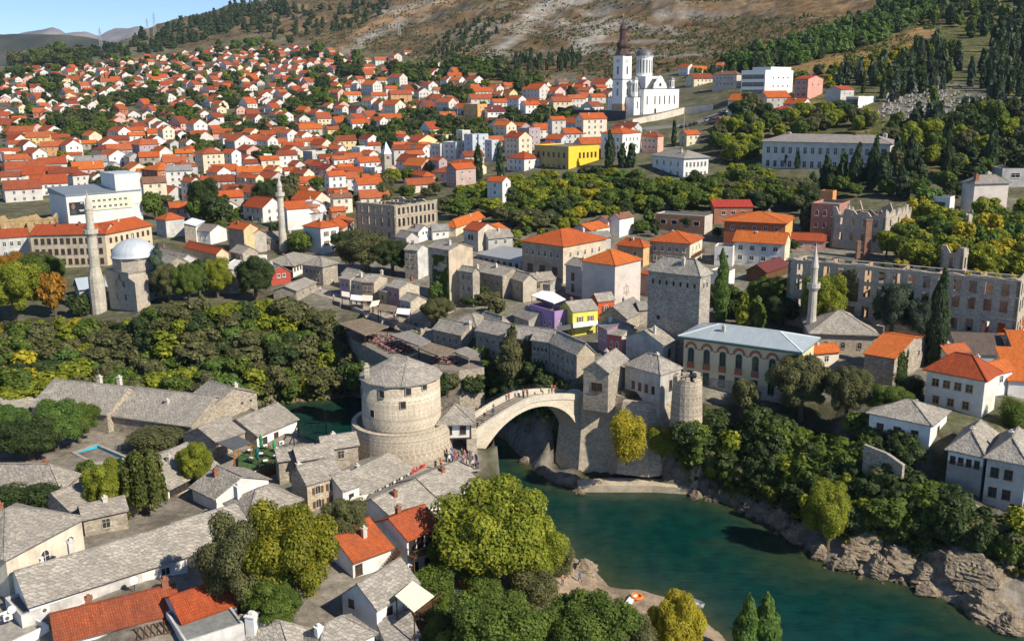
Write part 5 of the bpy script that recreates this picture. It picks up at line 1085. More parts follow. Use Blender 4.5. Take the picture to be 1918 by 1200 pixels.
m_=MB();m_.hexa((-2,-2,-3),(2,-2,-3),(2,2,-3),(-2,2,-3),(-1.7,-1.7,14.2),(1.7,-1.7,14.2),(1.7,1.7,14.2),(-1.7,1.7,14.2));m_.build('wall',CT_,ct);m_=MB();m_.lathe([(2.7,14.2),(0.05,19.6)],4,0,0,0,R(45),R(405));m_.build('cap',seam((0.42,0.48,0.56)),ct)
for fc,lc,ro_ in(('R',(0,-1.72,12.0),0),('L',(-1.72,0,12.0),R(-90))):me_,pm_=win_mesh(1.2,2.4,'arch',FR_S);o=put('window',me_,ct,lc,ro_);put('pane',pm_,o)
B('apartment_block','long beige apartment block with curved balconies and an orange roof behind the tallest minaret','apartments',q,(196,437),(56,440),12.0,498,'gable',3.0,wall=plaster((0.62,0.54,0.42)),wallL=plaster((0.50,0.43,0.33),0.5),rm=T_RED,ridge='y',main='L',over=0.5,chim=[(0.4,0.4,3.4),(0.4,0.7,3.4)],wins=[('L',11,[2.0,5.2,8.2],0.9,1.5,'sq',0.03,0.97,FR_B)])
B('apartment_block','cream wing with seven upper windows and a red orange roof beside the tallest minaret','apartments',q,(196,438),12.0,(283,421),498,'gable',3.2,wall=plaster((0.66,0.56,0.40)),rm=T_OR,ridge='x',main='R',over=0.5,wins=[('R',8,[2.2,5.6],0.8,1.3,'sq',0.05,0.97,FR_B)])
B('house','white house with an orange roof at the left edge beside the beige apartment block','house',q,(52,442),(-40,448),9.0,495,'gable',2.6,wall=WG,rm=T_RED,ridge='y',main='L',wins=[('L',5,[2.0,5.0],0.9,1.3)])
B('house','square grey house with a small orange pyramid roof right of the cream wing','house',q,(310,413),(292,411),(345,411),446,'hip',2.8,wall=WG,wallL=GRY,rm=T_OR,over=0.3)
B('house','narrow stone house with a white metal roof beside the pyramid roofed house','house',q,(366,424),(345,421),(382,415),456,'shedx',1.2,wall=WH,wallL=LIMED,rm=flat((0.66,0.68,0.70),0.5),main='R')
B('house','white gabled house with a grey brown roof in the street of old shops','house',q,(393,434),(366,430),(424,428),458,'gable',2.6,wall=WH,rm=tile((0.26,0.22,0.19),0.4),ridge='y',wins=[('L',2,[2.0],0.7,0.9)])
B('house','tall beige house with a red roof and yellow gable left of the slim pale minaret','house',q,(456,430),(427,426),(483,424),478,'gable',2.4,wall=plaster((0.62,0.52,0.30)),wallL=LIMED,rm=T_OR,ridge='y')
B('house','small plastered house with an orange roof leaning on the tall beige house','house',q,(474,438),(461,434),(498,436),474,'gable',1.8,wall=plaster((0.50,0.46,0.40),0.5),rm=T_OR,ridge='y',main='R')
B('house','white house with shutters and an orange hipped roof right of the slim pale minaret','house',q,(600,428),(568,424),(634,426),476,'hip',2.8,wall=WH,wallL=BL,rm=T_OR,chim=[(0.4,0.4,3.0)],wins=[('R',2,[2.0,5.0],0.9,1.5,'shut',0.1,0.9)])
B('house','long white house with an orange red roof behind the patched dome','house',q,(537,392),10.0,(594,388),432,'gable',3.0,wall=WH,wallL=BL,rm=T_OR,ridge='x',main='R')
B('house','brick brown house with a broad orange hipped roof left of the ruined hotel','house',q,(640,428),(596,408),(662,412),456,'hip',3.0,wall=BE,rm=T_OR,over=0.5,main='R')
B('slab_house','long slab roofed bazaar building behind the domed mosque','house',q,(335,490),(258,470),(372,478),520,'gable',2.4,wall=GRY,rm=SLABD,ridge='y',main='L',over=0.4)
B('tiled_house','stone gabled house with a rust red roof in the bazaar','house',q,(405,476),(344,462),(428,470),498,'gable',2.2,wall=plaster((0.62,0.52,0.36)),rm=T_RED,ridge='y',main='L',over=0.3)
B('slab_house','cream gabled house with a slab roof above the riverside trees','house',q,(375,510),(332,505),(408,500),530,'gable',2.2,wall=plaster((0.66,0.55,0.30)),rm=SLAB,ridge='y',main='L',over=0.3)
B('slab_house','slab roofed shop with a cream gable left of the red fronted house','house',q,(440,520),(395,508),(455,510),540,'gable',2.0,wall=plaster((0.66,0.55,0.34)),rm=SLAB,ridge='y',main='L',over=0.3)
B('red_house','small red fronted house with two white windows and slab roof by the plaza','house',q,(507,512),7.0,(544,508),535,'gable',2.6,wall=plaster((0.42,0.08,0.06),0.15),rm=SLAB,ridge='y',main='R',over=0.4,wins=[('R',2,[0.9],0.8,0.9,'sq',0.25,0.8)])
B('slab_house','wide inn with a white window band and hipped slab roof by the plaza','inn',q,(548,498),(492,492),(592,482),520,'hip',3.0,wall=WH,wallL=DWOOD,rm=SLAB,main='R',over=0.8,fm=FR_B,wins=[('R',8,[1.2],0.6,0.9,'sq',0.02,0.98,FR_B)])
B('slab_house','stone house with a hipped slab roof at the top of the old street','house',q,(604,500),(566,496),(632,490),536,'hip',2.8,wall=LIMED,rm=SLAB,over=0.5,wins=[('L',4,[1.6,4.0],0.6,0.9)])
B('flat_roof_house','white flat terrace roof between the bazaar and the wide inn','house',q,(470,498),8.0,(500,478),512,'flat',0,wall=WH,rm=flat((0.6,0.58,0.54),0.8),par=0.2)
B('slab_house','low stone building with twin slab roofs under the red fronted house','house',q,(555,545),(512,543),(592,535),565,'gable',1.6,wall=LIMED,rm=SLABL,ridge='x',over=0.3,wins=[('R',2,[1.2],0.6,0.8)])
B('house','tall grey house without windows and a brown hipped roof near the right edge','house',q,(1826,345),(1803,335),(1890,343),408,'hip',3.6,wall=plaster((0.58,0.53,0.48),0.3),wallL=GRY,rm=tile((0.30,0.26,0.23),0.3),main='R',over=0.6,chim=[(0.1,0.2,3.6,1.2),(0.7,0.9,3.8,1.4)])
B('house','white modern house with wide windows and a roof terrace behind the ruined block','house',q,(1780,372),(1738,372),(1790,365),415,'flat',0,wall=WH,rm=FLT,main='L',wins=[('L',1,[2.2,5.6],4.2,1.8,'sq',0.05,0.95)])
B('house','ornate red house with white balcony and roof turret left of the ruined block','house',q,(1572,388),(1520,385),(1592,380),445,'flat',0,wall=plaster((0.42,0.22,0.17)),rm=FLT,main='L',par=0.9,wins=[('L',3,[2.2,6.0],1.0,1.8,'arch',0.06,0.94)])
B('house','small orange turret room on top of the ornate red house','house',q,(1560,362),(1537,362),(1567,358),384,'flat',0,wall=plaster((0.66,0.30,0.12)),rm=FLT,main='L',zb=hit(1560,440).z+7.5,found=1.5,par=0.8)
B('house','brick house with a red sheet roof and raw walls above the orange roofed block','house',q,(1410,388),(1338,388),8.0,418,'shedy',1.6,wall=plaster((0.46,0.20,0.12)),rm=tile((0.50,0.06,0.035),0.2),main='L',wins=[('L',3,[2.0],1.4,1.2)])
B('house','unfinished concrete and brick house with flat terraces left of the orange roofed block','house',q,(1320,408),(1228,402),(1335,400),440,'flat',0,wall=plaster((0.55,0.50,0.45)),wallL=plaster((0.52,0.27,0.15)),rm=FLT,main='L',wins=[('L',4,[2.2],2.0,1.4,'hole',0.05,0.95)])
B('house','low white graffiti painted building at the right edge below the tall grey house','house',q,(1900,412),(1842,412),8.0,432,'flat',0,wall=plaster((0.42,0.17,0.08)),rm=FLT,main='L')
B('house','concrete house with a flat roof at the right edge above the tall grey house','house',q,(1960,318),(1878,318),10.0,352,'flat',0,wall=GRY,rm=tile((0.26,0.2,0.17),0.3),main='L',wins=[('L',2,[2.0],3.0,1.6)])
# ------------------------------------------------------------------ houses of the town on the slope
WC={'w':[(0.74,0.725,0.69),(0.66,0.65,0.63),(0.78,0.765,0.74),(0.60,0.58,0.54)],'c':[(0.72,0.63,0.46),(0.74,0.67,0.54)],'y':[(0.74,0.56,0.22),(0.72,0.60,0.30)],'o':[(0.68,0.36,0.13),(0.62,0.33,0.15)],
  'p':[(0.66,0.42,0.36),(0.70,0.50,0.44)],'g':[(0.52,0.51,0.49),(0.46,0.45,0.43)],'b':[(0.46,0.20,0.11)],'m':[(0.42,0.34,0.36)],'l':[(0.50,0.56,0.62)],'s':[(0.50,0.44,0.36)],'e':[(0.48,0.55,0.38)]}
WNAME={'w':'white','c':'cream','y':'yellow','o':'ochre','p':'pink','g':'grey','b':'brick','m':'mauve','l':'bluish','s':'stone','e':'pale green'}
RC={'o':[T_OR,T_OR,T_BRT,T_PAL,T_MUT],'r':[T_RED,T_MUT,T_DRK,T_PAL,tile((0.50,0.12,0.035),0.35)],'d':[T_OLD,T_DRK,T_MUT],'b':[T_BRT],'m':[T_MAR],'g':[GREYR],'n':[T_BRN],'t':[FLT]}
RNAME={'o':'orange','r':'rusty','d':'weathered red','b':'bright orange','m':'maroon','g':'grey','n':'brown','t':'flat','s':'slab'}
KN={'g':'gabled','l':'broad fronted','h':'hip roofed','f':'flat roofed'}
BIG=[o for o in COL.objects if o.type=='EMPTY' and o.get('category')]
TOWN=[]
OCC=[]
FAR={}
def hs(u,v,w,kind='g',wc='w',rc='o',st=None,ang=None,far=False):
 g=hit(u,v)
 if g is None:return None
 dist=math.hypot(g.x,g.y);Wm=w*dist/F_PX*1.02
 Wm=max(6.5,min(Wm,30))
 th=R(ang if ang is not None else random.uniform(36,56));rt_={'g':1.35,'l':0.75,'h':1.1,'f':1.1}[kind]
 a=Wm/(math.cos(th)+rt_*math.sin(th));b=rt_*a
 if kind=='l':th=R(ang if ang is not None else random.uniform(14,34));a=Wm/(math.cos(th)+0.62*math.sin(th));b=min(0.62*a,11.0)
 h=(st or random.choice([1.3,1.6,1.8,2.2]))*(2.75 if st else 2.5)
 P=Vector((g.x-(a*math.cos(th)-b*math.sin(th))/2,g.y,g.z));P.z=min(gz(P.x,P.y),g.z+1.0)
 rf,ridge={'g':('gable','y'),'l':('gable','x'),'h':('hip','x'),'f':('flat','x')}[kind]
 wall=plaster(random.choice(WC[wc]),0.25)if wc not in 'bs' else(BK if wc=='b' else LIMED);rm=random.choice(RC[rc])
 rise=(a if ridge=='y' else b)*0.5*random.uniform(0.56,0.72)if rf=='gable' else min(a,b)*0.26
 wins=[]
 if not far:
  rows=[h-1.5-2.75*i for i in range(max(1,int(h/2.75)))];dr=[h-z for z in rows];dr=[1.5+2.75*i for i in range(max(1,int(h/2.75)))]
  wins=[('R',max(1,int(a/3.6)),dr,0.95,1.25),('L',max(1,int(b/3.6)),dr,0.95,1.25)]
 ch_=[(random.uniform(0.3,0.7),random.uniform(0.3,0.7),rise+random.uniform(0.3,0.9),0.6)]if(random.random()<0.6 and kind!='f')else()
 if far:ch_=ch_ if random.random()<0.4 else()
 root=house('house','x','house',P,th,a,b,h,rf,rise,wall=wall,rm=rm,ridge=ridge,over=0.45,wins=wins,chim=ch_,group='houses of the town on the slope',cap=not far,par=0.6)
 OCC.append((g.x,g.y,max(a,b)*0.62));TOWN.append((root,u,v,kind,wc,rc));return root
def many(q,s,txt):
 for e in txt.split(';'):
  e=e.strip()
  if not e:continue
  f=e.split();u,v=q(float(f[0]),float(f[1]));hs(u,v,float(f[2])/s,f[3][0],f[3][1],f[3][2],float(f[4])if len(f)>4 else None)
S8=5.812
many(K(0,240,S8),S8,"""130 150 160 lyd 1.5;380 225 240 lyo 2.5;160 255 190 lwr 1.6;240 300 210 gwr 2;540 310 260 loo 2;720 320 250 gwo 2.4;600 195 220 lcr 1.6;740 225 200 gwd;945 240 150 lso;1120 275 260 gwr;1260 165 230 gwr 2.6;
1450 120 190 lwo 2;1460 160 180 lwb 1.6;1780 160 190 gco 3;1490 315 330 hmr 2.4;1850 245 180 ggn;1250 350 270 lgr 2;330 415 240 gwr 2.4;60 390 150 fwt 2;140 435 260 lwr 1.6;520 540 290 lwr 2.4;200 575 400 lwd 2;690 440 150 gwb 2;800 375 140 lwo;
1410 430 190 ggg 2;1600 430 220 lso 2;940 490 330 lgg 2;900 590 330 lpb 2.2;650 650 290 lwr 2.4;390 650 370 lcr 2.2;110 660 240 lwd 2;460 745 380 lwr 2;160 815 380 lwd 2;790 650 240 hwd 2;1690 590 380 hbb 2;1880 580 130 lco 2;1010 640 200 gwn 1.6;1200 480 150 ggg;1830 420 150 lco 1.6;1540 560 120 lwr 1.4;1650 860 260 lcn 3.6""")
many(K(310,240,S8),S8,"""310 115 230 gwo 3.4;345 155 200 leo 1.8;130 140 160 gwr 1.6;210 250 170 gwn 1.8;240 320 200 hwr 1.6;910 145 210 gco 2;1100 145 180 lwr 1.6;1310 175 220 gwo 2.4;1480 180 210 gwo 2;1560 95 260 lwo 2;1810 105 170 lyo 2;1600 165 140 gwo 1.5;
690 205 250 lwr 2;760 290 330 gwo 2.8;1090 290 220 gwo 3;1200 255 210 lcr 1.8;1350 245 100 lwo 1.4;1460 245 150 lwr 2;1610 230 180 lwo 1.8;1680 310 160 hwo 1.6;1850 300 170 gwo 2;1340 345 220 gwr 2;1490 320 150 lcn 1.6;500 345 180 gwr 1.8;190 450 190 lso 3;
440 500 320 hco 3.6;700 460 200 gwo 3.2;1080 380 130 fwt 1.5;1300 470 230 lwd 3;1110 505 220 lco 2.6;1410 500 190 gwr 1.6;1600 400 240 fgt 2.4;1760 415 240 lgr 1.6;1830 480 230 lwo 2;1590 490 220 gwr 1.6;1660 540 230 gpr 2;1750 590 240 gpr 2.2;
150 580 300 hgo 2.4;120 660 280 lwg 3;260 800 210 gwd 3;890 610 300 lwb 2;930 510 230 lwr 2;1160 570 200 gcr 1.8;860 690 230 gcr 2.2;960 720 180 gco 2.6;730 830 170 gpr 2;1840 770 220 lwo 3.6;1880 590 100 lwo 2;60 440 120 lwo 1.6;1340 560 150 lwr 1.6;1900 860 150 lwo 2""")
many(K(620,80,S8),S8,"""60 195 130 gwr 2.2;180 300 150 gwo 2;250 300 140 lwo 2;390 310 160 lcr 2;390 360 150 lco 2;350 245 80 fwt 1.6;545 240 190 lwo 2.4;690 230 150 gwo 3;690 290 150 lwo 2;830 130 110 lco 1.2;1155 310 110 gwg 2.2;560 470 150 lwo 2;720 510 200 gwr 3.6;
430 575 220 gwo 3.2;280 570 150 fwt 3;640 570 150 lwo 2;50 545 120 gyo 2.2;220 660 200 lwo 2.6;60 670 180 gpr 3.4;510 670 180 lwr 2.6;740 670 260 loo 3;420 740 180 gwo 2.6;520 740 150 gwr 1.8;100 800 150 gwo 2;270 840 170 gmm 2.6;680 840 240 gco 3.6;870 800 150 gco 2;
630 920 260 lwo 2.4;300 990 220 lwo 2.6;500 950 210 gwr 2;1100 430 140 lwo 1.6;1340 420 160 lwo 2;1560 420 180 lbn 1.6;1560 480 200 gwo 2;1370 490 180 gwo 2;1260 480 150 gwo 2;1060 560 190 gwo 2.6;1170 560 140 lwo 1.4;1320 555 200 gwo 2;1500 570 260 lwo 2;1640 600 240 lwo 1.8;1620 690 280 lwo 2;
1250 790 230 gwo 3;1260 850 190 lwo 1.4;1570 880 250 foo 4;1780 860 230 lwm 2.4;1790 560 160 gwo 2;1820 640 150 gwo 1.8""")
many(K(880,100,S8),S8,"""420 430 150 lbo 2;430 520 180 gyo 2;290 460 160 gwo 2;640 480 140 gwo 2;740 540 260 gwo 3.4;930 520 220 gpo 2.4;1010 390 160 lcn 2;1220 340 100 gwo 1.6;1100 470 130 lwo 2;1200 460 150 gpo 2;1270 500 190 gwo 2;1420 450 140 lbo 2;1150 600 220 lwo 2.4;1390 560 180 lwo 2;
510 640 200 gwo 3;660 680 220 lwo 2.6;990 660 240 lco 3;1250 690 220 fgt 1.6;320 620 200 lwo 2;250 730 230 lwm 2.4;380 970 250 gco 3.2;560 930 190 gmb 2.4;640 1070 250 fmt 4;950 950 190 lwo 4;1330 940 330 lco 4;530 1170 290 gcr 4;250 1060 240 lwo 2;100 1160 200 flt 4.4;240 1180 150 flt 3.6;1130 980 260 lwo 2;760 900 150 lwo 2""")
many(K(620,230,S8),S8,"""140 310 250 lyr 2.4;400 285 230 gwr 2;60 400 180 gwo 2;100 440 140 lwr 1.8;330 410 230 fwt 2.4;460 345 150 lwr 2;770 200 150 lyr 1.6;780 270 150 gwo 2;750 350 160 lyo 2;560 0 10 lwo 1;900 460 220 lwr 2;980 400 170 gwo 2;760 460 220 lwr 3;230 490 210 lpr 2;400 460 200 gwo 2;
380 560 280 lwo 2.2;80 540 190 lwo 2.4;200 640 290 lpr 1.6;150 580 180 lwo 1.6;130 780 320 lwr 2.6;440 720 260 lwo 1.6;390 850 320 lwo 2.6;460 670 250 fwt 2.6;1180 420 200 fwt 3;1340 420 250 fwt 3.2;1540 420 180 flt 4.6;1100 270 0 lwo 1;1240 280 180 fct 2.4;1440 260 150 fwt 3;1170 610 180 gmo 3;1830 960 250 gwo 4;60 900 230 lwd 2;100 1000 240 lcn 2.4;60 1140 160 lbo 2.2""")
many(K(1278,0),2.997,"110 480 150 lcr 2;30 420 80 gwo 2;100 430 90 lco 2;220 410 100 lwo 2;360 640 160 gwo 2.4;530 610 160 lgo 2.2;665 655 140 gwo 2.2;50 820 110 lco 2;250 720 110 lbn 1.6")
RC['s']=[SLAB,SLABL,SLABD]
def ss(u,v,w,label,kind='g',wc='s',rc='s',st=1.5,ang=None):
 r_=hs(u,v,w,kind,wc,rc,st,ang);TOWN.pop();r_['label']=label;r_['group']='stone roofed houses of the old quarter';r_.name='slab_house'
ss(262,508,60,'low slab roofed house between the domed mosque and the bazaar','l');ss(318,522,56,'slab roofed house behind the tall dark pine');ss(452,500,52,'grey gabled slab roof behind the cream gabled shop');ss(420,552,46,'slab roofed cottage among the cliff trees','l');ss(478,545,44,'low slab roof under the dark round tree','l');ss(505,470,50,'slab roofed house in the lane below the slim pale minaret','l');ss(545,470,40,'small slab roof beside the shuttered white house')
ss(582,905,56,'low dark slab roof behind the stone house with arched shutters','l');ss(548,905,40,'tiny slab roof between the courtyard and the shuttered stone house','l');ss(630,885,46,'slab roof squeezed between the shuttered stone house and the ring wall','l');ss(180,1005,40,'small slab lean-to beside the stone hall','l',st=1.0);ss(205,975,40,'little slab roofed store by the stone cottage','l',st=1.0);ss(25,1010,90,'slab roof wing in front of the stone hall','l',st=1.0)if False else None
ss(660,545,40,'small slab roof behind the lavender shop house');ss(760,470,44,'grey slab roofed house above the ivy clad house','g','g');ss(930,470,60,'slab roofed shed before the grey metal roof','l','g');ss(1010,555,60,'dark slab roof tucked behind the purple cafe','l');ss(1215,610,50,'slab roof between the square tower and the grey stained house','l');ss(1120,470,50,'slab roofed annex behind the big beige house','l','g')
ss(1870,745,70,'white house wall with an orange roof behind the white villa','l','w','o',1.6);ss(1790,690,50,'small orange roofed shed above the white villa','l','w','o',1.2);ss(1905,905,60,'slab roofed house at the right edge behind the grey rendered house','g','g');ss(1700,800,50,'small slab roofed hut left of the white villa','l','s','s',1.2);ss(1545,690,50,'small orange tiled roof between the palace and the mosque','l','c','b',1.2)
NHAND=len(TOWN)
MT=[(0,350),(330,335),(640,338),(830,300),(1000,250),(1180,240),(1215,300),(1000,325),(830,350),(650,402),(420,425),(290,415),(262,352),(90,345)]
rm_t=random.Random(41);nm_=0
for _ in range(6000):
 if nm_>=46:break
 u,v=rm_t.uniform(0,1215),rm_t.uniform(240,430)
 if not bool(inpoly(np.array(u),np.array(v),MT))or(85<u<270 and 330<v<430):continue
 g=hit(u,v)
 if any(math.hypot(g.x-x,g.y-y)<r_+6.2 for x,y,r_ in OCC):continue
 if any(o.parent is None and o.type=='EMPTY' and math.hypot(o.location.x-g.x,o.location.y-g.y)<13 for o in BIG):continue
 hs(u,v,rm_t.uniform(11,16)*F_PX/g.length,rm_t.choice('gggllh'),rm_t.choice('wwwccgpl'),rm_t.choice('oorrdr'));nm_+=1
NHAND=len(TOWN)
# the rest of the slope: house after house along contour lanes, nearest first
TP=[(0,146),(60,128),(105,130),(200,118),(300,112),(395,92),(520,78),(600,98),(650,108),(700,120),(790,128),(880,152),(950,178),(1020,168),(1140,158),(1146,205),(1060,218),(980,235),(900,270),(700,330),(640,352),(520,372),(430,345),(330,345),(270,330),(90,352),(0,372)]
GREENS=[(150,235,60,12),(165,250,45,14),(455,255,40,10),(60,110,40,14),(110,118,45,12),(90,165,25,10),(250,195,60,8),(380,285,28,10),(500,300,22,8),(790,235,60,14),(700,262,70,16),(880,262,60,22),(655,140,22,12),(770,148,35,12),(860,185,26,12),(900,138,40,14),(980,160,30,12),(1010,225,60,10),(600,180,15,20),(430,300,25,10),(345,225,25,12),(425,195,20,10),(560,205,20,8),(205,345,30,16)]
cand=[]
for i in range(9000):
 u=random.uniform(-10,1145);v=92+(370-92)*random.random()**1.7
 cand.append((v,u))
cand=[(v,u)for v,u in cand if bool(inpoly(np.array(u),np.array(v),TP))and not any(abs(u-a)<c and abs(v-b)<d for a,b,c,d in GREENS)]
cand.sort(reverse=True)
pts_=[]
for v,u in cand:
 g=hit(u,v)
 if g is None:continue
 rad=7.6 if g.y<700 else 9.0
 if any(abs(g.x-x)<r_+rad and abs(g.y-y)<(r_+rad)*1.25 and math.hypot(g.x-x,(g.y-y)/1.25)<r_+rad for x,y,r_ in OCC):continue
 OCC.append((g.x,g.y,rad));pts_.append((u,v,g))
NIND=296
MEDW='wwwwwwwwwccyopgpwwb';MEDR='oorrrdobrr'
nh=NHAND;FARH=MB();fmats=[plaster(WC['w'][1],0.2),plaster(WC['c'][0],0.2),plaster(WC['p'][0],0.2),BK,plaster(WC['g'][0]),T_OR,T_RED,T_OLD,T_PAL,T_MUT,T_DRK]
for u,v,g in pts_:
 wc,rc,kind=random.choice(MEDW),random.choice(MEDR),random.choice('gggglllh');dist=g.length
 if nh<NIND:
  OCC_n=len(OCC);hs(u,v,random.uniform(11.5,17)*F_PX/math.hypot(g.x,g.y),kind,wc,rc,far=g.y>520);nh+=1
 else:
  th=R(random.uniform(20,58));a,b,h=random.uniform(7.5,10.5),random.uniform(9.5,15),random.choice([2.6,3.2,4.0,5.0]);c_,s_=math.cos(th),math.sin(th)
  z=min(gz(g.x+dx,g.y+dy)for dx,dy in((0,0),(5,5),(-5,5),(0,9)))-1
  T_=lambda x,y,zz:(g.x+x*c_-y*s_,g.y+x*s_+y*c_,z+zz)
  wm={'w':0,'c':1,'y':1,'o':1,'p':2,'b':3,'g':4}[wc];rm_=random.choice({'o':(5,5,8,9),'r':(6,9,10),'d':(7,10),'b':(5,8)}[rc]);ridge=random.choice('xyy');rise=(a if ridge=='y' else b)*random.uniform(0.27,0.35)
  pl_,_,gb_=roof_parts('gable',a,b,h+1,rise,0.5,ridge)
  FARH.hexa(*[T_(x,y,zz)for zz in(-2,h+1)for x,y in((0,0),(a,0),(a,b),(0,b))],wm)
  for p in gb_:FARH.face([T_(*t)for t in p],wm)
  for p in pl_:FARH.face([T_(x,y,zz+0.2)for x,y,zz in p],rm_)
  for k_ in range(2):
   zz=h-0.8-2.6*k_
   if zz<1.2:continue
   for x in np.arange(1.6,a-1,2.8):FARH.face([T_(x-.45,-.03,zz-.6),T_(x+.45,-.03,zz-.6),T_(x+.45,-.03,zz+.6),T_(x-.45,-.03,zz+.6)],11)
   for y in np.arange(1.6,b-1,2.8):FARH.face([T_(-.03,y+.45,zz-.6),T_(-.03,y-.45,zz-.6),T_(-.03,y-.45,zz+.6),T_(-.03,y+.45,zz+.6)],11)
fo=FARH.build('far_houses',fmats+[GLASS]);tag(fo,'mass of tiny red roofed houses far up the slope','houses',None,'stuff')
DBG.append(('town',NHAND,nh,len(pts_)))
# labels: look first, then where it stands
ZB=[(0,160,'the left edge'),(160,330,'the white concert hall'),(330,480,'the round dark treetop'),(480,640,'the slim pale minaret'),(640,790,'the stone clock tower'),(790,960,'the mauve house'),(960,1150,'the bright yellow house'),(1150,1345,'the white church'),(1345,2000,'the modern white block')]
VB=[(0,135,'highest rows above'),(135,170,'fifth row band above'),(170,205,'fourth row band above'),(205,245,'third row band above'),(245,290,'second row band above'),(290,1000,'near')]
ORD=['','second','third','fourth','fifth','sixth','seventh','eighth','ninth','tenth','eleventh','twelfth','thirteenth','fourteenth','fifteenth','sixteenth','seventeenth','eighteenth']
grp={}
for t in TOWN:
 z=next(i for i,(a,b,_)in enumerate(ZB)if a<=t[1]<b or(i==0 and t[1]<0));w=next(i for i,(a,b,_)in enumerate(VB)if a<=t[2]<b)
 grp.setdefault((z,w,t[3],t[4],t[5]),[]).append(t)
for(z,w,k,wc,rc),L in grp.items():
 L.sort(key=lambda t:t[1])
 for i,t in enumerate(L):
  rn='' if k=='f' else RNAME[rc].replace('bright orange','orange').replace('weathered red','weathered')+' '
  t[0]['label']=(('%s '%ORD[i])if i else '')+'%s %s%s%s, %s %s'%(WNAME[wc],rn,{'g':'gabled house','l':'broad house','h':'hipped house','f':'flat house'}[k],' from the left' if i else '',VB[w][2],ZB[z][2])
# ------------------------------------------------------------------ trees and shrubs
def leaf_mesh(name,lobes,n,size,seed,up=0.35,inner=0.22,flatten=0.52):
 """lobes: (x, y, z, rx, rz); unit crown: radius 1, height 1"""
 r=np.random.default_rng(seed);L=np.array(lobes);wgt=L[:,3]**2;wgt/=wgt.sum()
 ni=int(n*inner);N=n+ni;k=r.choice(len(L),N,p=wgt)
 d=r.normal(size=(N,3));d[:,2]=np.where(r.random(N)<up,np.abs(d[:,2]),d[:,2]);d/=np.linalg.norm(d,axis=1)[:,None]
 rr=np.concatenate([r.uniform(0.78,1.06,n),r.uniform(0.35,0.72,ni)])
 c=L[k,:3]+d*rr[:,None]*np.stack([L[k,3],L[k,3],L[k,4]],1)
 nn=d+r.normal(size=(N,3))*0.42;nn[:,2]+=0.45;nn/=np.linalg.norm(nn,axis=1)[:,None]
 t=np.cross(nn,r.normal(size=(N,3)));t/=np.linalg.norm(t,axis=1)[:,None];b=np.cross(nn,t)
 s=size*np.concatenate([r.uniform(0.6,1.35,n),r.uniform(1.6,2.4,ni)]);
 v=np.empty((N,4,3));e=r.uniform(0.55,0.95,N)
 v[:,0]=c-t*s[:,None];v[:,1]=c-b*(s*e)[:,None];v[:,2]=c+t*s[:,None];v[:,3]=c+b*(s*e)[:,None]
 v[:,:,2]=np.maximum(c[:,None,2]+(v[:,:,2]-c[:,None,2])*flatten,0.0)
 me=bpy.data.meshes.new(name);me.vertices.add(N*4);me.vertices.foreach_set('co',v.reshape(-1));me.loops.add(N*4);me.loops.foreach_set('vertex_index',np.arange(N*4,dtype=np.int32))
 me.polygons.add(N);me.polygons.foreach_set('loop_start',np.arange(0,N*4,4,dtype=np.int32));me.polygons.foreach_set('loop_total',np.full(N,4,np.int32));me.update(calc_edges=True)
 me.materials.append(None);return me
def lob_round(seed,k=11,z0=0.58,zr=0.27,xr=0.52,r0=0.34,r1=0.52):
 r=random.Random(seed);L=[(0,0,z0,0.62,0.3)]
 for i in range(k):
  a=i*2.39996+r.uniform(-.3,.3);q=r.uniform(0.5,1.15);zz=z0+zr*(1-2*(i+0.5)/k)*r.uniform(0.8,1.05);s=math.sqrt(max(0.05,1-((zz-z0)/(zr*1.25))**2))
  rd=r.uniform(r0,r1);L.append((xr*q*s*math.cos(a),xr*q*s*math.sin(a),zz,rd,rd*r.uniform(0.36,0.5)))
 return L
def lob_shrub(seed,k=9):
 r=random.Random(seed);L=[(0,0,0.35,0.7,0.35)]
 for i in range(k):
  a=i*2.4+r.uniform(-.4,.4);q=r.uniform(0.3,0.65);rd=r.uniform(0.3,0.5);L.append((q*math.cos(a),q*math.sin(a),r.uniform(0.22,0.70),rd,rd*r.uniform(0.45,0.7)))
 return L
def lob_cyp(seed,k=14,w=0.62):
 r=random.Random(seed);L=[]
 for i in range(k):
  z=0.06+0.88*i/(k-1);p=math.sin(math.pi*min(1,(z*0.86+0.16)))**0.7*w
  L.append((r.uniform(-.14,.14),r.uniform(-.14,.14),z,max(0.14,p*r.uniform(0.85,1.2)),0.085))
 return L
def lob_pine(seed,k=12):
 r=random.Random(seed);L=[]
 for i in range(k):
  z=0.22+0.72*i/(k-1);p=0.78*(1.02-z)**0.75+0.06;a=r.uniform(0,6.28)
  L.append((0.22*math.cos(a),0.22*math.sin(a),z,p*r.uniform(0.8,1.15),0.07))
 return L
PROTO={}
def crowns(kind,q):
 k=(kind,q)
 if k in PROTO:return PROTO[k]
 n,s={'round':{'hi':(30000,0.025),'mid':(3000,0.085),'lo':(520,0.17)},'shrub':{'hi':(13000,0.036),'mid':(1500,0.11),'lo':(380,0.19)},'cyp':{'hi':(11000,0.06),'mid':(1300,0.17),'lo':(300,0.28)},'pine':{'hi':(8000,0.055),'mid':(1100,0.14),'lo':(320,0.22)}}[kind][q]
 out=[]
 for sd in range(4 if q!='hi' else 3):
  lob={'round':lambda:lob_round(sd+3,38,xr=0.72,r0=0.14,r1=0.33)if q=='hi' else lob_round(sd+3,15,xr=0.62,r0=0.24,r1=0.44),'shrub':lambda:lob_shrub(sd+5,11+6*(q=='hi')),'cyp':lambda:lob_cyp(sd,14,0.62),'pine':lambda:lob_pine(sd)}[kind]()
  out.append(leaf_mesh('crown',lob,n,s,100+sd))
 PROTO[k]=out;return out
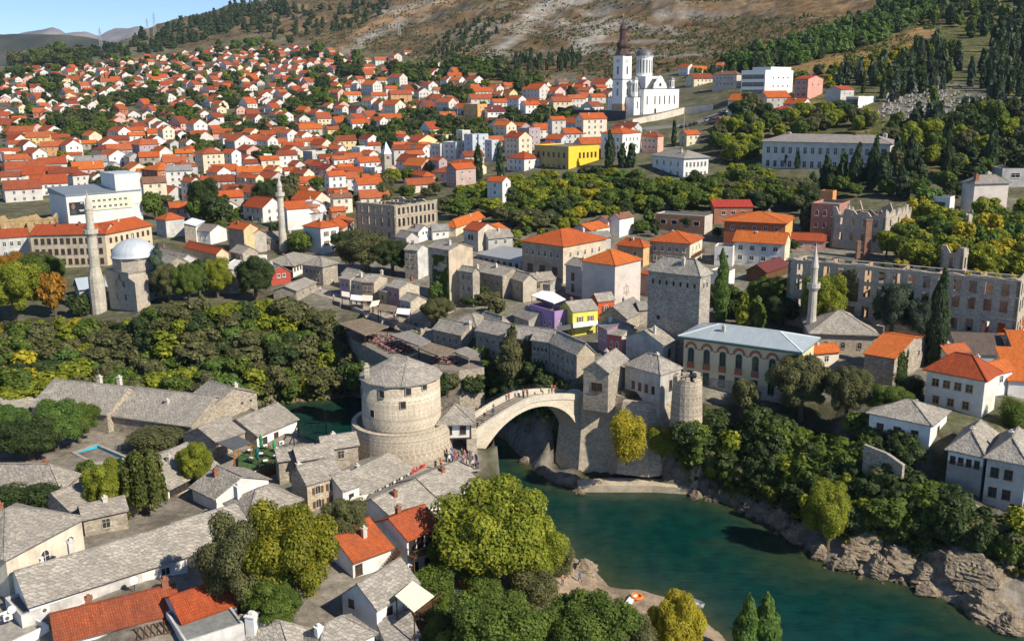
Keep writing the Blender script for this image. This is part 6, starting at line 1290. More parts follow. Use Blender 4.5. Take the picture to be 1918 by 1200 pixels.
def trunk_mesh(limbs,r0,top):
 m=MB();segs=7
 def tube(p,q,ra,rb_):
  p,q=Vector(p),Vector(q);d=(q-p).normalized();a=d.cross(Vector((0.3,1,0.1))).normalized();b=d.cross(a);A=[];B_=[]
  for i in range(segs):t=2*math.pi*i/segs;w=a*math.cos(t)+b*math.sin(t);A.append(p+w*ra);B_.append(q+w*rb_)
  for i in range(segs):j=(i+1)%segs;m.face([A[i],A[j],B_[j],B_[i]])
 tube((0,0,-0.12),(0.03,0.02,top*0.5),r0*1.2,r0*0.85);tube((0.03,0.02,top*0.5),(0,0,top),r0*0.85,r0*0.35)
 r=random.Random(4)
 for i in range(limbs):a=6.283*i/max(1,limbs);tube((0.02,0.01,top*r.uniform(0.4,0.6)),(0.45*math.cos(a),0.45*math.sin(a),top*r.uniform(0.85,1.1)),r0*0.5,r0*0.15)
 return m.mesh('trunk',[BARK])
TR={'round':trunk_mesh(5,0.085,0.62),'shrub':trunk_mesh(4,0.05,0.4),'cyp':trunk_mesh(0,0.12,0.5),'pine':trunk_mesh(0,0.07,0.85)}
LC={'dg':leafm((0.058,0.091,0.029),(0.130,0.176,0.052)),'g':leafm((0.111,0.169,0.029),(0.221,0.280,0.049)),'yg':leafm((0.227,0.267,0.026),(0.442,0.442,0.052)),'ye':leafm((0.416,0.351,0.026),(0.600,0.546,0.058)),
  'ol':leafm((0.137,0.143,0.058),(0.247,0.247,0.101)),'or':leafm((0.338,0.176,0.021),(0.572,0.299,0.039)),'bg':leafm((0.078,0.114,0.073),(0.150,0.195,0.124)),'rb':leafm((0.234,0.091,0.039),(0.364,0.156,0.058)),'cy':leafm((0.047,0.081,0.034),(0.104,0.150,0.058)),'pg':leafm((0.111,0.195,0.039),(0.195,0.299,0.065))}
CN={'dg':'dark green','g':'green','yg':'yellow green','ye':'golden yellow','ol':'olive green','or':'orange','bg':'blue green','rb':'red brown','cy':'dark','pg':'fresh green','gy':'golden green'}
LC['gy']=leafm((0.19,0.20,0.018),(0.40,0.36,0.03))
KNM={'round':('broadleaf_tree','tree','tree'),'shrub':('shrub','shrub','shrub'),'cyp':('cypress_tree','cypress','cypress'),'pine':('pine_tree','pine','pine')}
TREES={};NTREE=0
DEFER=[]
def tree(u,v,wpx,hpx,kind,col,label=None,where=None,group=None,q=None,P=None,shared=False):
 g=P or hit(u,v)
 if g is not None:DEFER.append((wpx*hpx*(50 if label else 1),(u,v,wpx,hpx,kind,col,label,where,group,q,g,shared)))
def tree_now(u,v,wpx,hpx,kind,col,label=None,where=None,group=None,q=None,P=None,shared=False):
 global NTREE
 g=P or hit(u,v)
 if g is None:return None
 d=math.sqrt(g.x**2+g.y**2+(CAM_H-g.z)**2);s=d/F_PX;Rm=wpx*s/2;H=hpx*s/max(0.6,math.cos(math.asin(min(0.9,max(-0.9,(CAM_H-g.z)/d)))))
 pxr=wpx*0.534;q=q or('hi' if pxr>46 or(label and max(wpx,hpx*.6)*0.534>30)else 'mid' if pxr>13 else 'lo')
 nm,cat,word=KNM[kind];root=thing(nm,label or 'x',cat,(g.x,g.y,g.z-0.1),random.uniform(0,6.28),group);root.scale=(Rm,Rm,H)
 root.rotation_euler=(random.uniform(-.05,.05),random.uniform(-.05,.05),root.rotation_euler.z)
 NTREE+=1;me=crowns(kind,q)[NTREE%len(crowns(kind,q))];c=put('crown',me,root);c.material_slots[0].link='OBJECT';c.material_slots[0].material=LC[col]
 if q!='lo':put('trunk',TR[kind],root)
 if shared:root['label']='%s %s %s'%(CN[col],word,where)
 elif not label:TREES.setdefault((CN[col],word,where),[]).append((proj(g.x,g.y,g.z)[0],root))
 return root
def fill(poly,n,wr,hr,kinds,where,group,dmin=0.55,shared=False,q=None,avoid=True,seed=0):
 rnd=random.Random(seed+77);us=[p[0]for p in poly];vs=[p[1]for p in poly];done=[];tries=0
 while len(done)<n and tries<n*60:
  tries+=1;u=rnd.uniform(min(us),max(us));v=rnd.uniform(min(vs),max(vs))
  if not bool(inpoly(np.array(u),np.array(v),poly)):continue
  w=rnd.uniform(*wr);h=rnd.uniform(*hr)*(w/wr[1])**0.3
  if any(math.hypot(u-a,(v-b)*1.7)<dmin*(w+c)/2 for a,b,c in done):continue
  if avoid:
   g=hit(u,v)
   if g is None or any(abs(g.x-x)<r_*0.85 and abs(g.y-y)<r_*0.85 for x,y,r_ in OCC):continue
  done.append((u,v,w));kd,col=rnd.choice(kinds).split();tree(u,v,w,h,kd,col,where=where,group=group,shared=shared,q=q)
# -- named trees close to the camera
def T(u,v,w,h,kind,col,label,**k):return tree(u,v,w,h,kind,col,label=label,**k)
T(930,1100,222,182,'round','yg','biggest round yellow green tree on the near bank beside the river');T(1000,1100,120,120,'round','yg','lower yellow green tree leaning towards the rocky beach')
T(838,1085,70,80,'round','g','green tree at the left foot of the biggest round tree')
T(548,1150,176,190,'round','gy','big golden green tree in front of the white hipped house');T(452,1150,140,165,'round','ol','dull olive tree on the left side of the big golden green tree');T(520,1178,120,90,'round','g','low green tree under the big golden green tree')
T(645,1030,95,95,'round','ol','thin olive tree above the orange red roof');T(205,968,76,96,'round','yg','tall yellow green tree left of the weeping willow');T(238,925,40,44,'round','g','green tree behind the weeping willow')
T(366,912,66,80,'round','yg','small leafy tree standing before the long barn roof');T(60,862,110,75,'round','dg','dark spreading tree at the left edge above the wide slab roof');T(25,835,90,70,'round','pg','bright green tree at the left edge by the pool garden')
T(105,845,100,90,'round','pg','bright green tree left of the blue pool');T(150,830,75,70,'round','g','dense green tree at the pool corner');T(298,838,112,38,'shrub','ol','flat topped olive tree right of the blue pool');T(60,962,120,55,'shrub','dg','dark bush between the slab roofs at the left edge')
T(930,1275,190,150,'round','g','green treetop at the bottom edge below the vine pergola');T(1100,1300,180,160,'round','g','feathery green treetop at the bottom edge by the beach');T(1180,1300,120,140,'round','ol','olive treetop at the bottom edge beside the feathery one');T(1262,1270,100,140,'round','ye','yellow treetop at the bottom edge near the boat')
T(1395,1262,70,125,'cyp','pg','slender poplar at the bottom edge over the water');T(1432,1262,75,130,'cyp','pg','fuller poplar beside the slender one over the water');T(1000,1130,100,70,'shrub','ol','olive bush between the biggest round tree and the beach');T(905,1120,90,60,'shrub','g','green bush under the biggest round tree');T(830,1210,90,60,'shrub','g','green bush by the white terrace roof at the bottom edge');T(1045,1075,70,60,'shrub','ol','grey green bush beside the river boulder')
T(960,735,62,125,'cyp','ol','tall dark evergreen on the cliff in front of the stone row');T(985,700,45,70,'round','ol','olive evergreen behind the tall dark one on the cliff');T(818,612,66,58,'round','ol','round dark tree at the lower end of the old street');T(822,565,36,42,'round','pg','small bright green tree beside the ivy clad house')
T(690,512,120,80,'round','ol','broad dark tree above the old street shops');T(735,515,80,70,'round','dg','dark tree between the street shops and the stone houses');T(650,480,60,50,'round','dg','dark tree in front of the ruined hotel');T(868,775,75,60,'shrub','yg','yellow green bush just upstream of the bridge')
T(1172,860,76,90,'shrub','ye','bright yellow bush hanging on the abutment wall',P=at(1174,858,7.6));T(1240,845,62,54,'shrub','yg','yellow green bush on the wall below the turret',P=at(1240,850,7.2));T(1278,822,56,40,'shrub','dg','dark bush at the foot of the ruined turret',P=at(1278,828,10.8));T(1308,822,52,40,'shrub','g','green bush right of the foot of the ruined turret',P=at(1308,826,11.0));T(1350,600,40,130,'cyp','pg','tall slim cypress right of the square tower');T(1390,612,40,62,'cyp','yg','yellow green cypress pair member nearest the square tower');T(1418,615,40,55,'cyp','g','green cypress right of the yellow green one')
T(1440,590,95,72,'round','g','wide green tree in the palace garden');T(1460,610,70,55,'round','dg','dark tree in the palace garden beside the slim minaret');T(1582,620,100,112,'round','yg','round yellow green tree behind the stone mosque',P=Vector((72.5,219.5,15.8)));T(1652,640,84,110,'round','bg','grey green tree in front of the long ruin',P=Vector((85.5,211.5,15.8)));T(1690,650,62,88,'round','bg','smaller grey green tree right of its twin before the long ruin',P=Vector((91.5,207.0,15.8)))
T(1750,685,54,165,'cyp','cy','massive dark cypress in front of the long ruin');T(1500,785,115,118,'round','ol','big olive tree before the right end of the cream palace');T(1583,795,85,105,'round','ol','olive and gold tree right of the big olive tree');T(1398,778,54,68,'round','ol','small olive tree before the middle of the cream palace');T(1665,785,78,62,'round','g','green bushy tree below the ivy covered cottage');T(1700,745,60,45,'shrub','dg','ivy mound on the wall of the orange roofed cottage')
T(1548,1030,88,120,'round','yg','olive yellow tree standing on the rocky right bank');T(1900,800,60,50,'shrub','g','green bush at the right edge below the white villa')
T(30,600,100,108,'round','yg','large yellow green tree at the left edge before the minaret');T(105,594,54,82,'round','or','orange autumn tree between the green trees and the minaret');T(150,592,44,45,'shrub','dg','clipped dark bush at the foot of the tallest minaret');T(85,560,90,80,'round','g','green tree behind the orange autumn tree');T(25,540,80,60,'round','or','rusty orange tree at the left edge');T(70,525,70,50,'round','ol','olive tree under the beige apartment block')
T(300,560,46,96,'pine','bg','tall dark pine beside the domed mosque');T(320,568,58,75,'round','ol','olive tree right of the tall dark pine');T(355,572,60,80,'round','g','green tree at the cliff edge near the dark pine');T(375,560,50,70,'round','dg','dark tree at the cliff edge before the cream gable');T(408,558,62,76,'round','yg','yellow green tree below the cream gable');T(480,565,76,85,'round','dg','dark round tree left of the red fronted house')
T(385,418,72,85,'round','dg','dark round treetop right of the pale new building');T(415,425,56,60,'round','dg','dark tree below the round dark treetop');T(290,412,40,52,'round','g','green tree at the right corner of the concert hall');T(372,420,48,50,'round','g','green tree behind the white gabled house');T(505,405,60,72,'round','dg','dark tree left of the slim pale minaret');T(545,388,50,60,'round','ol','olive tree behind the slim pale minaret');T(565,475,56,42,'round','g','green tree right of the slim pale minaret');T(522,455,40,40,'round','dg','small dark tree in the little graveyard')
for i,(u,v,w,h)in enumerate([(898,335,22,62),(938,338,20,68),(1140,315,26,66),(1165,314,22,40),(1182,314,22,42),(1262,275,12,46),(1472,315,12,34),(1453,308,10,28),(1493,316,14,28),(1545,352,30,56),(1575,355,24,62),(1600,356,30,78),(1632,354,30,88),(1655,360,34,70),(1678,330,32,66),(1706,338,30,80),(1690,372,34,56),(1770,345,16,78),(1768,300,20,78),(1852,325,32,80),(1510,432,30,60),(1520,366,26,40),(1652,185,14,42),(1616,175,10,30)]):
 tree(u,v,w,h,'cyp','cy',where='along the town edge' if u<1280 else 'round the long grey school',group='cypresses near the school and villas')
T(275,965,80,118,'round','yg','weeping willow with long hanging yellow green branches')if False else None
# weeping willow
g=hit(277,962);r_=np.random.default_rng(8);s=150/F_PX*0.97;Wr,Wh=42*s,118*s
root=thing('willow_tree','weeping willow with long hanging yellow green branches before the barn','willow',g);put('trunk',TR['round'],root,scale=(Wr,Wr,Wh));lob=[]
for i in range(26):
 a=i*2.4;q=r_.uniform(0.25,0.85);top=0.98-0.35*q**2
 for k in range(7):lob.append((q*math.cos(a)*(1+0.03*k),q*math.sin(a)*(1+0.03*k),max(0.05,top-0.11*k),0.16,0.09))
c=put('crown',leaf_mesh('crown',lob,6500,0.055,9),root,scale=(Wr,Wr,Wh));c.material_slots[0].link='OBJECT';c.material_slots[0].material=leafm((0.10,0.125,0.025),(0.22,0.22,0.05))
# -- woods and thickets
V1=[(-20,650),(150,648),(285,640),(330,600),(520,612),(560,605),(618,640),(640,690),(662,715),(655,738),(600,746),(500,752),(-20,770)]
fill(V1,165,(46,86),(40,62),['round dg','round ol','round ol','shrub ol','round ol','round g','round g','round dg','shrub yg','shrub g','shrub ol','round pg','round yg'],'on the wooded cliff below the domed mosque','trees of the wooded river cliff',0.50,seed=1)
fill([(-20,620),(150,615),(290,600),(330,585),(330,600),(285,640),(150,648),(-20,650)],30,(26,46),(18,30),['shrub yg','shrub g','shrub ye','shrub ol','shrub dg'],'just under the mosque terrace','bushes under the mosque terrace',0.5,seed=33)
fill([(-20,690),(60,690),(150,720),(140,760),(-20,770)],10,(60,90),(55,70),['round pg','shrub yg','shrub ye','round g'],'on the low bank at the left edge','trees of the wooded river cliff',0.5,seed=2)
PARK=[(825,400),(870,385),(1000,375),(1130,368),(1225,378),(1330,372),(1420,345),(1520,375),(1520,398),(1400,395),(1300,395),(1190,405),(1120,402),(1000,440),(960,425),(890,410),(820,412)]
fill([(860,365),(930,352),(1000,340),(1120,330),(1225,350),(1330,345),(1420,318),(1440,340),(1330,372),(1225,378),(1000,375),(870,385)],70,(26,44),(20,30),['round g','shrub yg','round dg','shrub g','round yg','shrub pg'],'at the upper side of the leafy park','trees of the town park',0.48,seed=34)
fill([(140,870),(230,880),(250,960),(150,940)],8,(26,44),(24,40),['shrub g','shrub dg','shrub yg'],'in the courtyard by the weeping willow','courtyard bushes',0.5,seed=35)
fill([(640,355),(690,372),(740,360),(660,400),(590,400),(420,445),(290,425),(270,350),(420,345)],34,(16,34),(16,30),['round dg','round g','round ol','round yg'],'among the old town houses behind the bazaar','trees behind the bazaar',0.6,seed=36)
fill([(940,420),(1240,420),(1500,430),(1500,480),(1240,470),(960,480)],26,(18,34),(18,32),['round g','round dg','round yg'],'between the orange roofed town houses','trees between the orange roofed houses',0.6,seed=37)
fill(PARK,120,(32,60),(32,48),['round g','round g','round yg','round yg','round dg','round ol','round ye'],'in the leafy park between the villas','trees of the town park',0.5,seed=3)
fill([(1325,262),(1400,215),(1440,235),(1560,215),(1650,235),(1660,250),(1430,262),(1420,310),(1340,310)],44,(24,46),(28,44),['round g','round yg','round yg','round ol','round dg'],'on the slope around the pink houses','trees around the school',0.5,seed=4)
fill([(1660,260),(1918,225),(1940,330),(1900,345),(1800,340),(1700,350),(1660,330)],46,(30,52),(34,55),['round g','round yg','round dg','round dg','round ol','pine cy'],'in the grove beyond the grey school','trees around the school',0.5,seed=5)
fill([(1530,340),(1680,345),(1800,355),(1800,385),(1680,372),(1530,372)],16,(24,40),(26,44),['round dg','round g','pine cy'],'below the long grey school','trees around the school',0.5,seed=6)
fill([(1650,470),(1725,400),(1800,420),(1930,420),(1930,530),(1815,520),(1720,500),(1650,490)],46,(36,64),(34,60),['round g','round yg','shrub yg','shrub ye','shrub g','round yg','shrub pg'],'in the overgrown garden behind the long ruin','overgrown garden trees',0.48,seed=7)
fill([(1575,540),(1640,500),(1900,530),(1900,560),(1640,520)],8,(26,40),(24,36),['shrub yg','shrub g','shrub ye'],'inside the long ruin','overgrown garden trees',0.5,seed=8)
SL=[(1278,830),(1330,815),(1480,828),(1580,862),(1650,905),(1720,940),(1820,985),(1930,1030),(1930,1075),(1840,1050),(1740,1025),(1640,1005),(1560,995),(1450,940),(1350,905),(1290,880)]
fill(SL,92,(42,84),(42,70),['shrub dg','shrub dg','round dg','shrub g','round g','shrub ol','shrub yg','round dg'],'on the steep right bank below the palace','bushes of the right bank',0.46,seed=9)
fill([(1590,800),(1690,830),(1720,880),(1660,890),(1600,850)],12,(40,66),(36,54),['shrub dg','shrub g','round dg'],'beside the white cottage on the right bank','bushes of the right bank',0.5,seed=10)
fill([(800,720),(900,690),(1010,715),(1050,735),(1000,770),(880,790),(800,760),(690,700),(700,670),(780,690)],46,(38,66),(34,54),['shrub dg','shrub dg','round dg','shrub g','shrub ol'],'on the cliff under the stone row','bushes behind the round tower',0.46,seed=11)
fill([(880,545),(925,560),(930,590),(880,585)],5,(30,44),(26,40),['shrub dg','shrub ol'],'in the grotto by the purple cafe','bushes behind the round tower',0.5,seed=12)
fill([(1330,560),(1480,560),(1480,600),(1340,600)],12,(34,54),(30,44),['round dg','round g','shrub dg'],'in the palace garden','palace garden trees',0.5,seed=13)
for i,(a,b,c_,d_)in enumerate(GREENS):
 fill([(a-c_,b-d_),(a+c_,b-d_),(a+c_,b+d_),(a-c_,b+d_)],int(c_*d_/26)+4,(15,30),(15,28),['round dg','round g','round ol','round g','round dg','pine cy'],'among the houses of the slope','trees between the houses of the slope',0.42,shared=True,avoid=True,seed=20+i)
fill(TP,700,(9,24),(10,21),['round dg','round g','round ol','round g','round yg','round dg','round pg','cyp cy'],'among the houses of the slope','trees between the houses of the slope',0.42,shared=True,seed=50)
fill([(640,335),(820,330),(820,375),(700,400),(640,380)],16,(22,42),(22,38),['round g','round yg','round dg','round ol'],'behind the ruined hotel','trees behind the ruined hotel',0.5,seed=51)
fill([(960,400),(1000,385),(1180,395),(1230,430),(1200,440),(1100,415),(980,440)],12,(24,44),(24,40),['round g','round dg','round yg'],'between the orange roofs by the park','trees of the town park',0.5,seed=52)
for i in range(18):
 f=i/17;u=655+260*f;v=700+22*math.sin(f*3)+random.uniform(-6,10);tree(u,v,random.uniform(36,58),random.uniform(34,52),random.choice(['shrub','round']),random.choice(['dg','g','ol','dg']),where='under the terrace of pink tables',group='bushes behind the round tower',P=at(u,v+14,9.0+random.uniform(-1,1)))
# hillside forest, cypress grove and cemetery trees
fill([(1335,132),(1400,112),(1500,88),(1600,55),(1660,25),(1700,5),(1760,5),(1740,35),(1690,62),(1640,85),(1560,105),(1500,122),(1420,140)],170,(18,30),(26,36),['pine pg','pine pg','pine dg','round pg','cyp cy'],'in the pine wood on the upper right hillside','pines of the upper right hillside',0.36,shared=True,avoid=False,seed=60)
fill([(1700,20),(1790,-5),(1900,-10),(1930,60),(1800,80),(1740,60)],50,(14,26),(22,36),['cyp cy','pine dg','cyp cy','round g'],'at the top of the right hillside','pines of the upper right hillside',0.5,shared=True,avoid=False,seed=61)
fill([(1800,160),(1850,100),(1930,70),(1930,190),(1850,200)],34,(14,22),(38,58),['cyp cy','cyp cy','cyp bg'],'in the cypress grove above the cemetery','cypresses of the hillside cemetery',0.55,shared=True,avoid=False,seed=62)
fill([(1560,165),(1640,130),(1700,110),(1790,100),(1800,160),(1760,200),(1680,210),(1640,190)],44,(14,24),(32,52),['cyp cy','cyp cy','cyp bg','pine bg','round g'],'in the terraced cemetery','cypresses of the hillside cemetery',0.6,shared=True,avoid=False,seed=63)
fill([(1700,235),(1918,205),(1918,235),(1760,255)],14,(16,24),(36,52),['cyp cy','cyp bg'],'at the foot of the cemetery','cypresses of the hillside cemetery',0.6,shared=True,avoid=False,seed=64)
fill([(1440,165),(1540,130),(1640,105),(1760,80),(1790,95),(1660,130),(1560,165)],46,(12,26),(12,22),['shrub yg','shrub ye','shrub g','shrub ol'],'on the open hillside above the cemetery','bushes of the right hillside',0.6,shared=True,avoid=False,seed=65)
fill([(100,132),(160,105),(220,84),(300,62),(380,35),(440,10),(520,0),(560,20),(480,55),(400,70),(330,95),(220,112)],150,(8,15),(12,19),['pine cy','pine dg','cyp cy','pine dg'],'along the wooded ridge at the upper left','pines of the left ridge',0.5,shared=True,avoid=False,seed=66)
fill([(440,60),(560,20),(700,5),(760,0),(720,30),(650,60),(520,80)],60,(8,15),(10,17),['pine cy','shrub dg','pine dg'],'on the brown mountainside','pines of the left ridge',0.7,shared=True,avoid=False,seed=67)
fill([(960,118),(1090,112),(1090,134),(960,136)],30,(8,11),(18,28),['cyp cy'],'in the row above the dry field','cypresses above the dry field',0.7,shared=True,avoid=False,seed=68)
fill([(760,128),(900,118),(960,128),(900,150),(820,145)],30,(14,26),(16,26),['pine g','pine dg','round dg'],'at the foot of the brown mountain','pines below the mountain',0.45,shared=True,avoid=False,seed=69)
fill([(800,100),(860,50),(960,30),(940,60),(880,100),(850,125)],60,(6,11),(9,15),['pine cy','pine dg'],'on the brown mountainside','pines of the left ridge',0.9,shared=True,avoid=False,seed=70)
fill([(1290,140),(1440,118),(1440,135),(1300,152)],26,(10,18),(14,24),['cyp cy','pine g','round g'],'at the foot of the brown mountain','pines below the mountain',0.6,shared=True,avoid=False,seed=71)
SMALL={}
for kd in('round','shrub','cyp','pine'):
 L=sorted([d for d in DEFER if d[1][4]==kd],key=lambda d:-d[0])
 for k_,(_,a_)in enumerate(L):
  if k_<292:tree_now(*a_)
  else:SMALL.setdefault(kd,[]).append(a_)
for kd,L in SMALL.items():
 V=[];MI=[];cols=sorted({a_[5]for a_ in L})
 for k_,a_ in enumerate(L):
  u,v,wpx,hpx,kind,col=a_[:6];g=a_[10];d=math.sqrt(g.x**2+g.y**2+(CAM_H-g.z)**2);s=d/F_PX;Rm=wpx*s/2;H=hpx*s
  me=crowns(kd,'mid' if wpx>24 else 'lo')[k_%4];co=np.empty(len(me.vertices)*3);me.vertices.foreach_get('co',co);co=co.reshape(-1,3);an=k_*1.7;c_,s_=math.cos(an),math.sin(an)
  V.append(np.stack([g.x+(co[:,0]*c_-co[:,1]*s_)*Rm,g.y+(co[:,0]*s_+co[:,1]*c_)*Rm,g.z-0.1+co[:,2]*H],1));MI.append(np.full(len(co)//4,cols.index(col)))
 V=np.concatenate(V);MI=np.concatenate(MI);N=len(MI);me=bpy.data.meshes.new('trees');me.vertices.add(N*4);me.vertices.foreach_set('co',V.reshape(-1));me.loops.add(N*4);me.loops.foreach_set('vertex_index',np.arange(N*4,dtype=np.int32));me.polygons.add(N)
 me.polygons.foreach_set('loop_start',np.arange(0,N*4,4,dtype=np.int32));me.polygons.foreach_set('loop_total',np.full(N,4,np.int32));me.polygons.foreach_set('material_index',MI.astype(np.int32));me.update(calc_edges=True)
 for c_ in cols:me.materials.append(LC[c_])
 tag(put({'round':'distant_trees','shrub':'distant_shrubs','cyp':'distant_cypresses','pine':'distant_pines'}[kd],me),'mass of small far %s over the slopes'%{'round':'broadleaf trees','shrub':'shrubs','cyp':'cypresses','pine':'pines'}[kd],'trees',None,'stuff')
ORD+=['%s'%w for w in 'nineteenth twentieth'.split()]+['twenty-%s'%w for w in 'first second third fourth fifth sixth seventh eighth ninth'.split()]+['thirtieth']+['thirty-%s'%w for w in 'first second third fourth fifth sixth seventh eighth ninth'.split()]
for(cn,word,where),L in TREES.items():
 L.sort(key=lambda t:t[0])
 for i,(_,o)in enumerate(L):o['label']=('leftmost ' if i==0 and len(L)>1 else(ORD[min(i,len(ORD)-1)]+' ')if i else '')+'%s %s%s %s'%(cn,word,' from the left' if i else '',where)
# scrub on the mountain, undergrowth on the banks: one mass each
def mass(name,label,cat,polys,n,size,mats,seed,cond=None,clump=5,lift=0.35):
 r=np.random.default_rng(seed);V=[];MI=[]
 for poly,share in polys:
  cnt=0;us=[p[0]for p in poly];vs=[p[1]for p in poly];k=int(n*share)
# sample terrain grid cells that fall inside the pixel polygon, by ground area
  msk=inpoly(PU,PV,poly)&(GZ>0.15)
  if cond is not None:msk&=cond
  J,I=np.nonzero(msk)
  if len(J)==0:continue
  pr_=GY[J,I]**1.2;pr_/=pr_.sum();pick=r.choice(len(J),k,p=pr_);x=GX[J[pick],I[pick]]*(1+r.normal(size=k)*0.002)+r.normal(size=k)*0.6;y=GY[J[pick],I[pick]]+r.normal(size=k)*0.8
  z=np.array(ground(x,y));s=size*r.uniform(0.5,1.6,k)
  for q in range(clump):
   c=np.stack([x,y,z],1)+r.normal(size=(k,3))*s[:,None]*np.array([0.55,0.55,0.3])+np.array([0,0,1])*(s*lift)[:,None]
   nn=r.normal(size=(k,3));nn[:,2]+=0.8;nn/=np.linalg.norm(nn,axis=1)[:,None];t=np.cross(nn,r.normal(size=(k,3)));t/=np.linalg.norm(t,axis=1)[:,None];b=np.cross(nn,t);ss=(s*r.uniform(0.35,0.7,k))[:,None]
   V.append(np.stack([c-t*ss,c-b*ss*.8,c+t*ss,c+b*ss*.8],1));MI.append(r.integers(0,len(mats),k)if q==0 else MI[-1])
 V=np.concatenate(V);MI=np.concatenate(MI);N=len(V);me=bpy.data.meshes.new(name);me.vertices.add(N*4);me.vertices.foreach_set('co',V.reshape(-1));me.loops.add(N*4);me.loops.foreach_set('vertex_index',np.arange(N*4,dtype=np.int32));me.polygons.add(N)
 me.polygons.foreach_set('loop_start',np.arange(0,N*4,4,dtype=np.int32));me.polygons.foreach_set('loop_total',np.full(N,4,np.int32));me.polygons.foreach_set('material_index',MI.astype(np.int32));me.update(calc_edges=True)
 for m_ in mats:me.materials.append(m_)
 tag(put(name,me),label,cat,None,'stuff')
mass('scrub','low dark scrub dotted over the brown mountain','scrub',[([p_ for p_ in MOUNT if p_[1]>-30]+[(1760,-20),(300,-20),(250,40)],1.0)],17000,1.9,[LC['ol'],LC['dg'],leafm((0.09,0.085,0.035),(0.15,0.12,0.05))],5,(GY>600)&(fbm(GX/45,GY/60,4,19)>-0.10),3)
mass('undergrowth','tangled undergrowth covering the steep river banks','undergrowth',[(V1,0.45),(SL,0.4),([(690,660),(800,690),(1050,715),(1060,770),(880,800),(690,740)],0.15)],16000,0.8,[LC['ol'],LC['g'],LC['dg'],LC['yg']],6,slope&(d_>w_*0.30),5)
mass('hill_grass','rough green ground cover on the upper right hillside','ground cover',[(HILLR,1.0)],7000,0.9,[LC['yg'],LC['g'],LC['ol'],LC['ye']],7,fbm(GX/22,GY/22,4,23)>0.0,4,0.2)
# ------------------------------------------------------------------ palace details
FGRN=flat((0.06,0.16,0.12),0.5);REDO=flat((0.36,0.12,0.075),0.7);REDS=flat((0.26,0.08,0.05),0.7)
npal=7;pal,pa,pb,ph=PALD
for i in range(npal):
 y=pb*(0.93-0.86*i/(npal-1));add_win(pal,'L',y,ph-3.5,1.1,2.7,'arch',FGRN,pa,pb);add_win(pal,'L',y,ph-7.9,1.1,2.2,'sq',FGRN,pa,pb)
 m_=MB();n=10;r0,r1=0.78,1.28
 for k in range(n):
  a0,a1=math.pi*k/n,math.pi*(k+1)/n;zc=ph-2.3
  P_=lambda r_,a:(-0.09,y+r_*math.cos(a),zc+r_*math.sin(a)*1.1)
  m_.face([P_(r0,a1),P_(r0,a0),P_(r1,a0),P_(r1,a1)]if False else[P_(r1,a0),P_(r1,a1),P_(r0,a1),P_(r0,a0)])
 m_.build('window_arch',REDO,pal)
 m_=MB();m_.box(-0.08,y-0.75,ph-6.2,0.0,y+0.75,ph-5.1);m_.build('window_panel',REDO,pal)
m_=MB()
for i in range(npal-1):
 ya=pb*(0.93-0.86*i/(npal-1))-1.35;yb=pb*(0.93-0.86*(i+1)/(npal-1))+1.35;m_.box(-0.07,yb,ph-2.45,0,ya,ph-2.25)
m_.build('string_course',REDS,pal)
m_=MB();m_.box(-0.8,-0.8,ph-0.32,pa+0.8,-0.62,ph-0.06);m_.box(-0.85,-0.6,ph-0.42,-0.65,pb+0.6,ph-0.06);m_.build('eaves',FGRN,pal)
for i in range(3):add_win(pal,'R',pa*(0.25+0.25*i),ph-3.5,1.1,2.7,'arch',FGRN,pa,pb);add_win(pal,'R',pa*(0.25+0.25*i),ph-7.9,1.1,2.2,'sq',FGRN,pa,pb)
# ------------------------------------------------------------------ boulders
def rock_mesh(seed,flatz):
 import bmesh
 bm=bmesh.new();bmesh.ops.create_icosphere(bm,subdivisions=5,radius=1.0);rr=random.Random(seed);cuts=[(Vector((rr.uniform(-1,1),rr.uniform(-1,1),rr.uniform(-.6,1))).normalized(),rr.uniform(0.45,0.8))for _ in range(11)]
 for v in bm.verts:
  p=v.co.copy()
  for n_,d in cuts:
   k=p.dot(n_)-d
   if k>0:p-=n_*k*0.92
  q=p*3.1;q2=p*8
  f=float(fbm(np.array(q.x+q.z*0.7+seed),np.array(q.y+q.z*1.3),4,seed));f2=float(fbm(np.array(q2.x*.6+5),np.array(q2.z*3.2+q2.y*.3),4,seed+4));v.co=p*(1+f*0.34+f2*0.34)
 me=bpy.data.meshes.new('boulder');bm.to_mesh(me);bm.free();return me
m,nt,b=mk('river_rock');p=wpos(nt);f,_=noise(nt,p,0.8,6,0.7);f2,_=noise(nt,p,4.0,5,0.7)
sx=nt.nodes.new('ShaderNodeSeparateXYZ');ln(nt,p,sx.inputs[0])
col=ramp(nt,f,[(0.3,(0.13,0.10,0.068)),(0.5,(0.27,0.215,0.15)),(0.72,(0.44,0.36,0.265))]);col=mixc(nt,0.6,col,ramp(nt,f2,[(0.3,0.55),(0.65,1.15)]),'MULTIPLY')
wet=ramp(nt,sx.outputs[2],[(0.0,0.35),(0.09,1.0)]);
mz=nt.nodes.new('ShaderNodeMath');mz.operation='MULTIPLY';mz.inputs[1].default_value=0.12;ln(nt,sx.outputs[2],mz.inputs[0])
col=mixc(nt,ramp(nt,mz.outputs[0],[(0.02,0.75),(0.06,0.0)]),col,(0.085,0.065,0.035))
ln(nt,col,b.inputs['Base Color']);b.inputs['Roughness'].default_value=0.85;bump(nt,b,f2,0.9,0.25);ROCK=m
RM=[rock_mesh(s,1)for s in(3,8,15,22,31)]
for me in RM:me.materials.append(ROCK)
